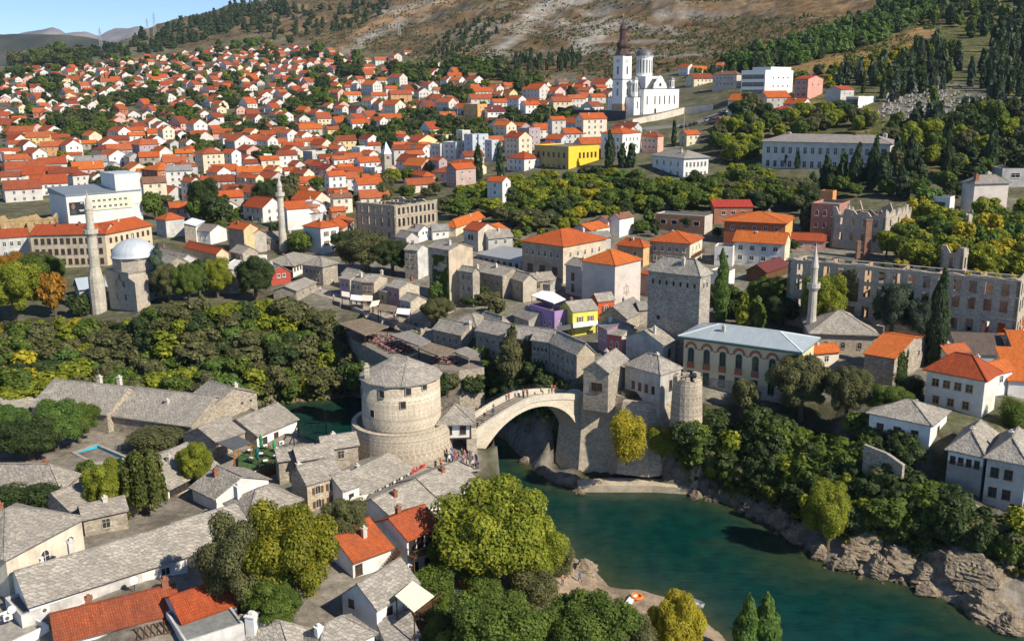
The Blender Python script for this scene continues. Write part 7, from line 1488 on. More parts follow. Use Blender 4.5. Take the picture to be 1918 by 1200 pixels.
BL=[(1306,936,36,24,'flat tan boulder lying in the shallows below the river wall'),(1351,922,16,14,'small pale boulder at the water below the palace slope'),(1362,934,16,14,'second small pale boulder of the little row by the shallows'),(1383,931,24,20,'rounded pale boulder in the middle of the little row by the shallows'),(1380,950,22,18,'grey boulder half in the water below the rounded pale one'),(1406,952,24,16,'grey slab boulder next to the half sunk grey one'),(1432,962,30,22,'angular boulder where the big rock shelf begins'),
  (1462,982,64,40,'broad grey rock shelf at the bend of the right bank'),(1505,1012,80,46,'long tilted rock shelf left of the olive yellow bank tree'),(1540,1046,60,34,'dark rock under the long tilted shelf'),(1562,1066,40,26,'small dark rock at the water under the olive yellow tree'),(1596,1068,70,46,'cracked brown rock at the water right of the olive yellow tree'),(1640,1080,60,60,'pointed brown rock rising from the water'),
  (1690,1060,110,52,'wide sunlit rock block above the water'),(1622,1030,120,40,'rock ledge behind the pointed brown rock'),(1735,1082,80,40,'dark rock in the cove right of the wide sunlit block'),(1745,1118,66,34,'low flat rock standing alone in the cove'),(1790,1090,110,70,'massive grey rock on the far side of the cove'),(1860,1155,130,60,'big undercut rock at the lower right corner'),(1850,1090,150,60,'layered grey rock above the big undercut one'),(1900,1190,90,40,'brown rock in the bottom right corner'),(1800,1045,110,44,'rock ledge high above the cove'),(1900,1060,110,50,'rock ledge at the right edge under the bushes'),
  (1095,1072,66,40,'big furrowed boulder at the tip of the beach'),(1062,1050,44,30,'boulder between the beach and the big round tree'),(1066,908,34,18,'rock at the foot of the bridge abutment'),(1086,925,40,18,'flat wet rock before the low stone ledge'),(1020,890,40,22,'rock under the bridge arch near the abutment'),(985,868,36,22,'rock at the dark water edge under the bridge arch'),(505,756,40,16,'flat rock on the far shore upstream of the round tower'),(560,752,26,12,'small rock on the far shore upstream of the round tower'),(620,748,22,12,'tiny rock at the far shore nearest the round tower')]
for i,(u,v,w,h,lb)in enumerate(BL):
 g=hit(u,v);s=g.length and math.hypot(g.x,g.y)/F_PX;o=put('boulder',RM[i%5],None,(g.x,g.y+w*s*0.2,g.z+h*s*0.04),random.uniform(0,6.28),(w*s*0.48,w*s*0.42,h*s*0.62));tag(o,lb,'boulder')
rr_=random.Random(12);sl_=[(1300,930),(1350,946),(1400,966),(1440,990),(1500,1026),(1545,1062),(1610,1084),(1690,1098),(1760,1124),(1820,1156),(1895,1182)]
for i in range(70):
 k=rr_.randrange(len(sl_)-1);f=rr_.random();u=sl_[k][0]+(sl_[k+1][0]-sl_[k][0])*f+rr_.uniform(-6,10);v=sl_[k][1]+(sl_[k+1][1]-sl_[k][1])*f-rr_.uniform(-3,26);g=hit(u,v);s=g.length/F_PX;w=rr_.uniform(8,24)
 o=put('boulder',RM[i%5],None,(g.x,g.y,g.z),rr_.uniform(0,6.28),(w*s*.5,w*s*.42,w*s*.34));tag(o,'small brown rock at the waterline of the right bank','boulder','small rocks along the right bank')
for u,v,z,w,h,lb in[(1292,805,10.5,92,70,'rough rock outcrop carrying the round ruined turret'),(1335,800,11.0,70,50,'rock outcrop among the bushes right of the ruined turret'),(1262,850,6.0,70,60,'rock face between the river wall and the bushes')]:
 p=at(u,v,z);s=p.length/F_PX;o=put('rock_outcrop',RM[2],None,(p.x,p.y+2.2,p.z-1.5),0.7,(w*s*.5,w*s*.45,h*s*.7));tag(o,lb,'rock')
# ------------------------------------------------------------------ people
def person_mesh(pose):
 V=[(0,0,.92),(0,.01,1.12),(0,.01,1.36),(0,.0,1.50),(0,-.02,1.62),(0,-.01,1.70)];Rr=[(.135,.10),(.125,.095),(.15,.10),(.055,.055),(.085,.095),(.07,.08)];E=[(0,1),(1,2),(2,3),(3,4),(4,5)]
 st={'stand':0.05,'walk':0.30,'sit':0.0}[pose]
 for s in(-1,1):
  k=len(V)
  if pose=='sit':L=[(s*.10,-.02,.88),(s*.12,-.42,.88),(s*.12,-.44,.46),(s*.12,-.56,.42)]
  else:L=[(s*.09,0,.86),(s*.10,-s*st*.45-.02,.48),(s*.10,-s*st+.03,.07),(s*.10,-s*st-.12,.04)]
  V+=L;Rr+=[(.095,.095),(.065,.065),(.048,.048),(.045,.035)];E+=[(0,k),(k,k+1),(k+1,k+2),(k+2,k+3)]
  k=len(V);sw=s*st*.8
  V+=[(s*.19,.0,1.42),(s*.25,.03+sw*.3,1.14),(s*.24,-.06+sw*.8,.90),(s*.24,-.08+sw*.9,.80)];Rr+=[(.06,.06),(.045,.045),(.035,.035),(.035,.025)];E+=[(2,k),(k,k+1),(k+1,k+2),(k+2,k+3)]
 me=bpy.data.meshes.new('p');me.from_pydata(V,E,[]);o=bpy.data.objects.new('p',me);COL.objects.link(o);md=o.modifiers.new('s','SKIN');sv=me.skin_vertices[0].data
 for i,r_ in enumerate(Rr):sv[i].radius=r_;sv[i].use_root=(i==0)
 o.modifiers.new('d','SUBSURF').levels=1
 dg=bpy.context.evaluated_depsgraph_get();me2=bpy.data.meshes.new_from_object(o.evaluated_get(dg));bpy.data.objects.remove(o)
 while len(me2.materials):me2.materials.pop()
 for _ in range(4):me2.materials.append(None)
 for f in me2.polygons:
  c=f.center;f.use_smooth=True
  f.material_index=3 if(c.z>1.66 or(c.z>1.56 and c.y>0.03))else 2 if c.z>1.47 or(abs(c.x)>.2 and c.z<0.98)else 1 if(c.z>0.95 or abs(c.x)>.19)else 0
 return me2
PM={k:person_mesh(k)for k in('stand','walk','sit')}
CLO={'black':flat((0.02,0.02,0.022),0.8),'white':flat((0.75,0.74,0.72),0.8),'blue':flat((0.05,0.12,0.38),0.8),'red':flat((0.5,0.04,0.035),0.8),'orange':flat((0.7,0.22,0.03),0.8),'grey':flat((0.22,0.22,0.23),0.8),'green':flat((0.06,0.18,0.09),0.8),'pink':flat((0.6,0.25,0.3),0.8),'brown':flat((0.16,0.08,0.045),0.8),'jeans':flat((0.06,0.09,0.17),0.8),'skin':flat((0.46,0.26,0.18),0.6),'hair':flat((0.035,0.022,0.015),0.7)}
def person(P,pose,top,leg,rot,label,group=None,bare=False):
 o=put('person',PM[pose],None,P,rot,random.uniform(0.96,1.04));tag(o,label,'person',group)
 for i,k in enumerate((leg,'skin' if bare else top,'skin','hair')):o.material_slots[i].link='OBJECT';o.material_slots[i].material=CLO[k]
 return o
def bridge_person(x,y,pose,top,leg,rot,lb):person(loc_br(x,y,par_z(x)-0.98),pose,top,leg,BANG+rot,lb)
for x,y,ps,tp,lg,ro_,lb in[(1.6,1.0,'walk','black','black',-1.6,'person in black walking at the near foot of the bridge'),(2.6,3.6,'stand','brown','jeans',0.3,'person in brown leaning by the far parapet at the bridge foot'),(3.4,3.8,'stand','grey','black',0.2,'person in grey beside the brown clad one at the bridge foot'),(4.3,2.0,'walk','black','grey',1.6,'person in dark clothes climbing the lower bridge steps'),(6.3,1.9,'walk','blue','jeans',1.5,'person in a blue shirt walking up the bridge'),(7.3,2.8,'walk','grey','black',1.6,'person in grey just above the blue shirted one on the bridge'),
 (12.0,3.7,'stand','red','jeans',2.9,'person in red by the far parapet near the bridge top'),(14.3,3.4,'stand','white','black',2.5,'tall person in white at the top of the bridge'),(14.7,2.6,'stand','black','black',0.5,'person in black in the group at the bridge top'),(15.2,3.1,'stand','brown','black',-0.5,'person in brown in the group at the bridge top'),(15.7,2.5,'stand','grey','jeans',1.0,'person in grey at the right of the group at the bridge top'),(16.3,3.3,'stand','orange','brown',2.0,'person in orange at the right of the group at the bridge top'),(19.6,2.9,'sit','brown','black',0.4,'person crouching alone on the bridge beyond the top group'),(23.4,3.6,'stand','brown','brown',3.0,'person standing alone near the far end of the bridge'),(25.5,5.6,'stand','pink','jeans',0.2,'person in pink at the far bridge gate'),(26.2,5.4,'stand','orange','red',-0.4,'person in orange at the far bridge gate'),(26.7,5.9,'stand','white','brown',0.6,'person in white at the far bridge gate')]:
 bridge_person(x,min(y,4.0)if x<24.5 else y,ps,tp,lg,ro_,lb)
tops=['black','white','blue','red','grey','green','pink','brown','jeans','white','black','blue'];crowd_n=0
for i in range(24):
 u,v=838+(i%12)*5.2+random.uniform(-2,2),869+(i//12)*9+random.uniform(-3,3)+abs((i%12)-6)*0.5;p=at(u,v,11.75)
 person((p.x,p.y,max(gz(p.x,p.y),11.55)),random.choice(['stand','walk','stand']),tops[i%12],random.choice(['jeans','black','grey','brown']),random.uniform(0,6.28),'%s person in %s of the crowd waiting at the bridge foot, %s row'%(ORD[i%12]or 'leftmost',tops[i%12],'rear' if i<12 else 'front'),'crowd at the bridge foot')
for u,v,ps,tp,lg,lb,br_ in[(826,877,'stand','orange','black','person in an orange jacket standing against the round tower',0),(816,880,'stand','black','black','person in black beside the orange jacket at the round tower',0),(1053.7,1096,'stand','brown','jeans','bare chested person standing on the beach',1),(1086,1090,'walk','blue','jeans','person in blue walking over the beach',0),(1072,1127,'sit','pink','red','bare shouldered person sitting in red shorts on the beach',1),(1083,1122,'sit','red','red','person in red sitting on the beach',0),(1285,1132,'sit','grey','black','person sitting in the grey boat',0),(1388,1182,'stand','red','black','person in red behind the slender poplar',0),(1416,1184,'stand','orange','red','person in orange behind the fuller poplar',0),
         (600,548,'walk','white','jeans','person in white crossing the plaza by the old street',0),(618,556,'walk','black','jeans','person in black on the plaza by the old street',0),(625,562,'stand','white','grey','second person in white on the plaza by the old street',0),(668,574,'walk','blue','black','person in blue on the old street',0),(700,588,'walk','red','jeans','person in red on the old street',0),(738,598,'walk','pink','jeans','person in pink on the old street',0),(742,600,'walk','white','jeans','person in white beside the pink one on the old street',0),(786,618,'walk','grey','jeans','person in grey on the lower old street',0),(1590,812,'sit','black','black','person in black sitting under the olive trees by the palace',0)]:
 g=hit(u,v)
 if ps=='sit':g=g-Vector((0,0,0.42))
 person(g,ps,tp,lg,random.uniform(-0.8,0.8),lb,bare=bool(br_))
# ------------------------------------------------------------------ small structures
def slabbox(name,label,cat,quad,z,th,mat,posts=True,post_h=3.0,pm=None,group=None,rise=0.0,partname='canopy',base=None):
 """canopy from four photo corners (near-left, near-right, far-right, far-left) at height z"""
 Q=[at(u,v,z)for u,v in quad];c=sum(Q,Vector())/4;base=gz(c.x,c.y)if base is None else base;root=thing(name,label,cat,(c.x,c.y,base),0,group);m_=MB();L=[q-Vector((c.x,c.y,base))for q in Q];L[2].z+=rise;L[3].z+=rise
 dn=[Vector((p.x,p.y,p.z-th))for p in L];m_.hexa(*dn,*L);m_.build(partname,mat,root)
 if posts:
  for p in L:m_=MB();q=p*0.93;q.z=p.z-th;m_.bar((q.x,q.y,-0.5),(q.x,q.y,q.z),0.14);m_.build('post',pm or DWOOD,root)
 return root
REED=flat((0.20,0.155,0.11),0.9,0,0.4);CANV=flat((0.72,0.66,0.54),0.8,0,0.06);CANW=flat((0.80,0.79,0.76),0.8,0,0.05);DGM=flat((0.10,0.105,0.11),0.6)
q5=K(640,400);q6=K(0,800);q7=K(640,800)
Z0=hit(700,615).z
slabbox('terrace_canopy','flat brown reed canopy at the upstream end of the cliff restaurants','canopy',[q5(130,682),q5(265,632),q5(120,585),q5(-20,615)],Z0+3.2,0.25,REED,base=Z0-0.2)
slabbox('terrace_canopy','grey boarded canopy with a white front edge in the middle of the cliff restaurants','canopy',[q5(432,742),q5(500,715),q5(385,655),q5(268,678)],Z0+2.8,0.3,flat((0.24,0.22,0.20),0.8,0,0.3),base=Z0-0.2)
slabbox('terrace_canopy','brown ribbed canopy at the downstream end of the cliff restaurants','canopy',[q5(545,798),q5(650,765),q5(500,722),q5(428,752)],Z0+2.6,0.25,REED,base=Z0-0.2)
slabbox('terrace_canopy','small slab roofed shelter beside the brown ribbed canopy','canopy',[q5(715,810),q5(785,780),q5(700,745),q5(618,770)],Z0+2.2,0.3,SLAB,pm=LIME,base=Z0-0.2)
def deck(label,poly,z,mat,name='terrace',th=3.0):
 Q=[at(u,v,z)for u,v in poly];c=sum(Q,Vector())/len(Q);root=thing(name,label,'terrace',(c.x,c.y,z-th));m_=MB();L=[q-c for q in Q];n=len(L)
 m_.face([(p.x,p.y,th)for p in L],0)
 for i in range(n):a,b=L[i],L[(i+1)%n];m_.face([(a.x,a.y,0),(b.x,b.y,0),(b.x,b.y,th),(a.x,a.y,th)],1)
 m_.build('floor',mat,root);return root,z
_,zt=deck('long stone terrace of the cliff restaurants below the old street wall',[q5(60,705),q5(300,830),q5(520,872),q5(660,880),q5(800,862),q5(770,800),q5(640,775),q5(440,720),q5(280,660),q5(120,640),q5(0,640)],Z0-0.2,[flat((0.22,0.19,0.16),0.9),RUBBLE],th=11)
tb=MB();tb.box(-.4,-.4,.70,.4,.4,.74);TBM=tb.mesh('cloth',[flat((0.50,0.20,0.22),0.8)]);tl=MB();tl.box(-.05,-.05,0,.05,.05,.70);tl.box(-.25,-.25,0,.25,.25,.03);TLM=tl.mesh('leg',[IRON])
cb=MB();cb.box(-.2,-.2,.42,.2,.2,.46);cb.box(-.2,.17,.46,.2,.2,.88)
for sx_ in(-1,1):
 for sy_ in(-1,1):cb.box(sx_*.18-.02,sy_*.18-.02,0,sx_*.18+.02,sy_*.18+.02,.42)
CHM={k:None for k in('wood','red')}
CHM['wood']=cb.mesh('chair',[WOOD]);CHM['red']=cb.mesh('chair',[flat((0.62,0.03,0.02),0.5)])
def table(P,lb,group,cloth=None):
 t=thing('cafe_table',lb,'table',P,random.uniform(0,1.5),group);o=put('tabletop',TBM,t)
 if cloth:o.material_slots[0].link='OBJECT';o.material_slots[0].material=cloth
 put('leg',TLM,t)
def chair(P,rot,kind,lb,group):tag(put('chair',CHM[kind],None,P,rot),lb,'chair',group)
AREA=[[q5(110,705),q5(300,790),q5(420,770),q5(300,700),q5(150,680)],[q5(510,850),q5(660,850),q5(620,815),q5(520,815)]]
for ai,poly in enumerate(AREA):
 us=[p[0]for p in poly];vs=[p[1]for p in poly];n=0;done=[]
 for _ in range(4000):
  if n>=(46 if ai==0 else 18):break
  u,v=random.uniform(min(us),max(us)),random.uniform(min(vs),max(vs))
  if not bool(inpoly(np.array(u),np.array(v),poly)):continue
  p=at(u,v,zt)
  if any((p-d).length<1.5 for d in done):continue
  done.append(p);n+=1;table(p+Vector((0,0,0.01)),['table with a pink cloth on the long cliff terrace','table with a pink cloth beside the brown ribbed canopy'][ai],['pink cloth tables of the long cliff terrace','pink cloth tables beside the ribbed canopy'][ai])
  for k in range(2):chair(p+Vector((0.65*(1-2*k),0.1,0.01)),1.57*(1-2*k),'wood',['brown chair at a pink table on the long cliff terrace','brown chair at a pink table beside the ribbed canopy'][ai],['chairs of the long cliff terrace','chairs beside the ribbed canopy'][ai])
# street wall and awnings
pts=[]
for x,y in[(55,545),(120,575),(240,610),(360,640),(445,672)]:u,v=q5(x,y);g=hit(u,v);pts.append((g.x,g.y,Z0-1.5,g.z+0.9))
wallpath('street_wall','long stone retaining wall between the old street and the cliff restaurants','wall',pts,0.6,LIME)
for i,(a,b_,c_,d_,z_,mt)in enumerate([((0,462),(45,470),(45,452),(0,445),2.5,CANV),((48,482),(110,490),(112,470),(52,464),2.5,CANW),((108,488),(172,490),(175,470),(115,466),2.5,CANV),((155,525),(205,512),(215,495),(170,502),2.6,CANV),((200,540),(300,555),(310,530),(215,515),2.6,REED),((305,560),(380,568),(388,545),(312,540),2.6,CANW)]):
 zg=hit(*q5(a[0],a[1]+25)).z;slabbox('awning',['cream awning at the very top of the old street','white awning of the cream shop on the old street','cream awning of the brown shop on the old street','cream awning between the brown and the pink shop','brown awning under the pink shop','white awning under the pale blue grey shop'][i],'awning',[q5(*a),q5(*b_),q5(*c_),q5(*d_)],zg+z_,0.08,mt,rise=0.5)
# sails of the purple cafe
zc=hit(*q5(1195,692)).z+5.2
slabbox('sun_sail','left white sail over the purple cafe terrace','awning',[q5(1185,500),q5(1195,488),q5(1125,440),q5(1062,466)],zc+2.3,0.1,CANW,post_h=2,rise=0.35)
slabbox('sun_sail','right white sail over the purple cafe terrace','awning',[q5(1190,505),q5(1258,480),q5(1185,445),q5(1125,440)],zc+2.3,0.1,CANW,rise=0.35)
slabbox('awning','pair of white awnings over the lemon yellow house door','awning',[q5(1300,640),q5(1438,622),q5(1438,608),q5(1300,622)],hit(*q5(1350,690)).z+2.7,0.1,CANW,rise=0.4)
slabbox('awning','dark awning over the purple cafe door','awning',[q5(1210,660),q5(1290,645),q5(1285,630),q5(1205,642)],hit(*q5(1250,690)).z+2.6,0.1,DGM,rise=0.4)
# sun emblem on the beige house, modelled as thin strokes
g_=[o for o in bpy.data.objects if o.get('label','').startswith('big plain beige house')][0];m_=MB()
for k in range(12):a_=6.283*k/12;m_.bar((5.0+0.75*math.cos(a_),-0.05,5.2+0.75*math.sin(a_)),(5.0+(1.5 if k%2 else 1.2)*math.cos(a_),-0.05,5.2+(1.5 if k%2 else 1.2)*math.sin(a_)),0.12,0.08)
m_.bar((5.0,-.05,5.2),(5.35,-.05,5.6),0.12,0.08);m_.bar((5.0,-.05,5.2),(4.8,-.05,4.6),0.12,0.08);m_.build('sun_emblem',flat((0.25,0.16,0.12),0.8),g_)
# garden restaurant with green parasols
qa=K(380,760,5.994);zr=13.2
_,zz_=deck('wooden restaurant deck with green turf and tables behind the slab roofs',[qa(395,735),qa(690,745),qa(1040,605),qa(960,500),qa(560,450),qa(400,560)],zr,[flat((0.05,0.10,0.03),0.95,0,0.4),flat((0.20,0.08,0.03),0.8)],th=2.2)
slabbox('deck_canopy','dark grey metal canopy at the corner of the wooden restaurant deck','canopy',[qa(345,495),qa(548,410),qa(385,335),qa(150,415)],zr+2.7,0.12,DGM,pm=flat((0.45,0.16,0.03),0.7),rise=0.1)
for i,(x,y,cl,lb)in enumerate([(620,665,(0.01,0.10,0.10),'closed teal parasol on the restaurant deck'),(660,520,(0.02,0.20,0.07),'closed green parasol by the white house wall on the restaurant deck'),(812,585,(0.03,0.30,0.09),'closed bright green parasol at the right side of the restaurant deck')]):
 u,v=qa(x,y);p=at(u,v,zr);r_=thing('parasol',lb,'parasol',p);m_=MB();m_.lathe([(0.05,0),(0.05,3.1),(0.01,3.15)],8);m_.lathe([(0.35,0.02),(0.35,0.12),(0.05,0.14)],10);m_.build('pole',IRON,r_)
 m_=MB();m_.lathe([(0.12,0.9),(0.30,1.3),(0.26,2.0),(0.34,2.3),(0.22,2.8),(0.03,3.2)],10);m_.build('canopy',flat(cl,0.8),r_)
for i,(x,y)in enumerate([(530,535),(655,575),(540,630),(705,485),(820,515),(930,545),(825,600),(705,655)]):
 p=at(*qa(x,y),zr);table(p+Vector((0,0,.01)),'white topped table on the restaurant deck','tables of the restaurant deck',CANW)
 for k in range(2):chair(p+Vector((0.6*(1-2*k),0.2,.01)),1.57*(1-2*k),'wood','brown chair on the restaurant deck','chairs of the restaurant deck')
pa_,pb_=at(*qa(640,745),zr),at(*qa(1035,605),zr);t=thing('deck_railing','brown wooden railing along the front of the restaurant deck','railing',pa_);m_=MB();d=pb_-pa_
for k in range(13):c_=d*(k/12);m_.bar((c_.x,c_.y,0),(c_.x,c_.y,1.0 if k%6 else 2.0),0.1)
for hh in(0.35,0.7,1.0):m_.bar((0,0,hh),(d.x,d.y,hh),0.08)
m_.build('rail',flat((0.13,0.05,0.025),0.7),t)
m_=MB();m_.bar((0,0,-0.2),(d.x,d.y,-0.2),0.12,0.4);m_.build('beam',flat((0.34,0.13,0.03),0.7),t)
pc_=at(*qa(505,785),zr-0.3);pd_=at(*qa(632,745),zr-0.3);t=thing('banner','white banner on the front corner of the restaurant deck','banner',pc_);m_=MB();d=pd_-pc_;m_.hexa((0,0,-.45),(d.x,d.y,-.45),(d.x,d.y+.05,-.45),(0,.05,-.45),(0,0,.45),(d.x,d.y,.45),(d.x,d.y+.05,.45),(0,.05,.45));m_.build('cloth',CANW,t)
for k in range(5):m_=MB();a_=d*(0.14+0.16*k);b_=d*(0.22+0.16*k);m_.hexa((a_.x,a_.y-.03,-.05),(b_.x,b_.y-.03,-.05),(b_.x,b_.y,-.05),(a_.x,a_.y,-.05),(a_.x,a_.y-.03,.25),(b_.x,b_.y-.03,.25),(b_.x,b_.y,.25),(a_.x,a_.y,.25));m_.build('print',REDO,t)
# steel pergola over the river
t0=at(*qa(1180,600),10.5);t=thing('steel_pergola','black steel pergola frame hanging over the river beside the white fronted house','pergola',t0);m_=MB();c4_=[(-2.2,0),(2.8,0.8),(2.2,6.0),(-2.6,5.2)]
for i in range(4):
 a,b_=c4_[i],c4_[(i+1)%4];m_.bar((a[0],a[1],-3),(a[0],a[1],4.6),0.16);m_.bar((a[0],a[1],4.6),(b_[0],b_[1],4.6),0.16);m_.bar((a[0],a[1],1.0),(b_[0],b_[1],1.0),0.1)
for k in range(1,4):m_.bar((-2.2+5*k/4,.8*k/4,4.6),(-2.6+4.8*k/4,5.2+.8*k/4,4.6),0.12)
m_.build('frame',IRON,t);m_=MB();m_.box(-2.3,0.2,-0.1,2.5,5.6,0.0);m_.build('floor',DWOOD,t)
# pool
zp=hit(190,850).z;Q=[at(u,v,zp+0.35)for u,v in[(143,848),(178,866),(236,857),(182,834)]];c=sum(Q,Vector())/4;t=thing('swimming_pool','small rectangular swimming pool with bright blue walls','pool',(c.x,c.y,zp));L=[q-Vector((c.x,c.y,zp))for q in Q];m_=MB();O=[Vector((p.x*1.22,p.y*1.22,0.42))for p in L];I_=[Vector((p.x,p.y,0.42))for p in L]
for i in range(4):j=(i+1)%4;m_.face([O[i],O[j],I_[j],I_[i]]);m_.face([(O[i].x,O[i].y,-1.5),(O[j].x,O[j].y,-1.5),O[j],O[i]])
m_.build('rim',flat((0.36,0.32,0.27),0.9),t);m_=MB()
for i in range(4):j=(i+1)%4;m_.face([I_[i],I_[j],(I_[j].x,I_[j].y,-1.4),(I_[i].x,I_[i].y,-1.4)])
m_.build('basin',flat((0.02,0.42,0.62),0.4),t);m_=MB();m_.face([(p.x,p.y,-0.25)for p in I_]);m_.build('water',flat((0.02,0.22,0.27),0.06,0,0.1),t)
# dishes, air conditioners, skylights
def dish(P,rot,lb):
 t=thing('satellite_dish',lb,'satellite dish',P,rot);m_=MB();m_.lathe([(0.02,0.0),(0.25,0.04),(0.42,0.12),(0.45,0.14)],16);o=m_.build('bowl',flat((0.70,0.69,0.67),0.5),t);o.location=(0,-0.1,1.0);o.rotation_euler=(R(60),0,0)
 m_=MB();m_.bar((0,0,-0.3),(0,0,1.0),0.07);m_.bar((0,-0.1,0.95),(0,-0.6,1.25),0.04);m_.build('mount',IRON,t)
dish(at(435,755,13.0)+Vector((0,-0.1,0.2)),0.7,'upper satellite dish on the gable of the rubble stone house');dish(at(411,766,13.0),0.7,'middle satellite dish on the gable of the rubble stone house');dish(at(405,776,12.6),0.7,'lowest satellite dish on the gable of the rubble stone house');dish(at(252,1100,15.0),0.5,'white satellite dish on the dark flat roof');dish(at(25,1155,14.6),0.3,'white satellite dish on the beige gravel roof')
acm=MB();acm.box(-.45,-.18,0,.45,.18,.62);ACB=acm.mesh('case',[WHITEP]);acf=MB();acf.lathe([(0.0,0),(0.24,0),(0.24,0.02)],14);ACF=acf.mesh('fan',[DGM])
for i,(u,v,z,lb)in enumerate([(168,1104,15.0,'air conditioner in the middle of the dark flat roof'),(85,1145,14.8,'air conditioner on the beige gravel roof'),(15,1160,14.6,'air conditioner at the left edge of the beige gravel roof'),(112,1030,16.2,'air conditioner under the right arched window of the stone hall'),(74,1052,16.5,'air conditioner under the left arched window of the stone hall'),(527,832,13.6,'air conditioner on the white fronted house by the restaurant deck')]):
 t=thing('air_conditioner',lb,'air conditioner',at(u,v,z),0.75);put('case',ACB,t);o=put('fan',ACF,t,(-0.1,-0.19,0.31));o.rotation_euler=(R(90),0,0)
# pergola with lattice, awnings and vine bower at the bottom
slabbox('awning','cream awning stretched over the balcony of the white gabled house','awning',[q7(405,1035),q7(520,945),q7(400,880),q7(300,965)],14.2,0.08,CANV,rise=0.5)
slabbox('terrace_roof','white ribbed terrace roof at the bottom edge below the vine bower','roof',[q7(520,1190),q7(690,1100),q7(720,1045),q7(590,1010)],9.2,0.12,seam((0.72,0.70,0.66),0.4),pm=IRON)
slabbox('awning','long cream awning before the arched cafe front','awning',[q7(20,445),q7(118,425),q7(150,385),q7(60,400)],14.5,0.08,CANV,rise=0.3)
g=hit(808,1128);Q=[at(u,v,11.6)for u,v in[q7(360,850),q7(560,985),q7(620,820),q7(520,765)]];c=sum(Q,Vector())/4;t=thing('vine_bower','box shaped vine covered bower beside the outside stair','bower',(c.x,c.y,gz(c.x,c.y)));hb=11.6-gz(c.x,c.y);r_=np.random.default_rng(3);V=[]
L=[q-c for q in Q]
N=9000;a_=r_.random(N);b_=r_.random(N);top=r_.random(N)<0.6
P_=np.array([[*(L[0]*(1-x)*(1-y)+L[1]*x*(1-y)+L[2]*x*y+L[3]*(1-x)*y)[:2],0]for x,y in zip(a_,b_)])
sd=r_.integers(0,4,N);S_=np.array([[*(L[k]*(1-x)+L[(k+1)%4]*x)[:2],0]for k,x in zip(sd,a_)]);C_=np.where(top[:,None],P_,S_);C_[:,2]=np.where(top,hb-0.1+r_.normal(size=N)*0.15,b_*hb);C_+=r_.normal(size=(N,3))*0.12
nn=r_.normal(size=(N,3));nn[:,2]+=0.8;nn/=np.linalg.norm(nn,axis=1)[:,None];tt=np.cross(nn,r_.normal(size=(N,3)));tt/=np.linalg.norm(tt,axis=1)[:,None];bb_=np.cross(nn,tt);s=0.17
V=np.stack([C_-tt*s,C_-bb_*s,C_+tt*s,C_+bb_*s],1);me=bpy.data.meshes.new('vine');me.from_pydata(V.reshape(-1,3).tolist(),[],np.arange(N*4).reshape(-1,4).tolist());me.materials.append(LC['g']);put('vine',me,t)
m_=MB()
for p in L:m_.bar((p.x*.95,p.y*.95,-.5),(p.x*.95,p.y*.95,hb-.2),0.14)
m_.build('frame',DWOOD,t)
p0_=at(*q6(770,1195),14.5);t=thing('lattice_pergola','brown wooden lattice pergola on the terrace at the bottom edge','pergola',p0_,R(29));m_=MB()
for k in range(9):m_.bar((0.7*k,0,0),(0.7*k+0.5,2.6,0),0.1);m_.bar((0.7*k+0.5,0,0.06),(0.7*k,2.6,0.06),0.1)
for y in(0,2.6):m_.bar((-.3,y,-.08),(6.4,y,-.08),0.14);m_.bar((0,y,-2.6),(0,y,0),.12);m_.bar((6.1,y,-2.6),(6.1,y,0),.12)
m_.build('lattice',WOOD,t)
for i,(u,v)in enumerate([(862,1100),(868,1098),(872,1107),(878,1102),(880,1112)]):
 g=hit(u,v);chair(g,i*1.3,'red','bright red plastic chair on the shaded cafe terrace under the biggest tree','red plastic chairs')
for i,(u,v)in enumerate([q6(1130,1160),q6(1225,1125)]):p=at(u,v,14.6);t=thing('skylight',['square skylight nearest the lattice pergola on the grey flat roof','square skylight farther right on the grey flat roof'][i],'skylight',p,R(34));m_=MB();m_.box(-.7,-.55,0,.7,.55,.18);m_.build('frame',WG,t);m_=MB();m_.box(-.6,-.45,.18,.6,.45,.2);m_.build('pane',GLASS,t)
for i,(u,v,lb)in enumerate([(820,1120,'white folded parasol beside the vine bower'),(812,1160,'white folded parasol above the white ribbed terrace roof')]):
 g=hit(u,v);r2=thing('parasol',lb,'parasol',g);m_=MB();m_.lathe([(0.05,0),(0.05,2.8)],8);m_.build('pole',IRON,r2);m_=MB();m_.lathe([(1.5,2.1),(0.05,2.9)],8);m_.lathe([(1.5,2.05),(1.5,2.1)],8,caps=False);m_.build('canopy',CANW,r2)
def balcony(lbl,dz,dp,x0=0.0,x1=1.0):
 o=by(lbl);h_=max(v.co.z for c in o.children if c.name.startswith('roof')for v in c.data.vertices);w_=[c for c in o.children if c.name.startswith('wall')][0];a_=max(v.co.x for v in w_.data.vertices);L0,L1=a_*x0,a_*x1;z=dz
 m_=MB();m_.box(L0,-dp,z-.15,L1,-.02,z);n=max(3,int((L1-L0)/.35))
 for k in range(n+1):x=L0+(L1-L0)*k/n;m_.bar((x,-dp+.05,z),(x,-dp+.05,z+.95),.05)
 for y in np.arange(-dp+.05,0,.4):m_.bar((L0,y,z),(L0,y,z+.95),.05);m_.bar((L1,y,z),(L1,y,z+.95),.05)
 m_.bar((L0,-dp+.05,z+.95),(L1,-dp+.05,z+.95),.09);m_.bar((L0,-dp,z+.95),(L0,0,z+.95),.08);m_.bar((L1,-dp,z+.95),(L1,0,z+.95),.08);m_.bar((L0+.1,-dp+.1,-2),(L0+.1,-dp+.1,z),.14);m_.bar((L1-.1,-dp+.1,-2),(L1-.1,-dp+.1,z),.14);m_.build('balcony',WOOD,o)
by=lambda s:[o for o in bpy.data.objects if o.get('label','').startswith(s)][0]
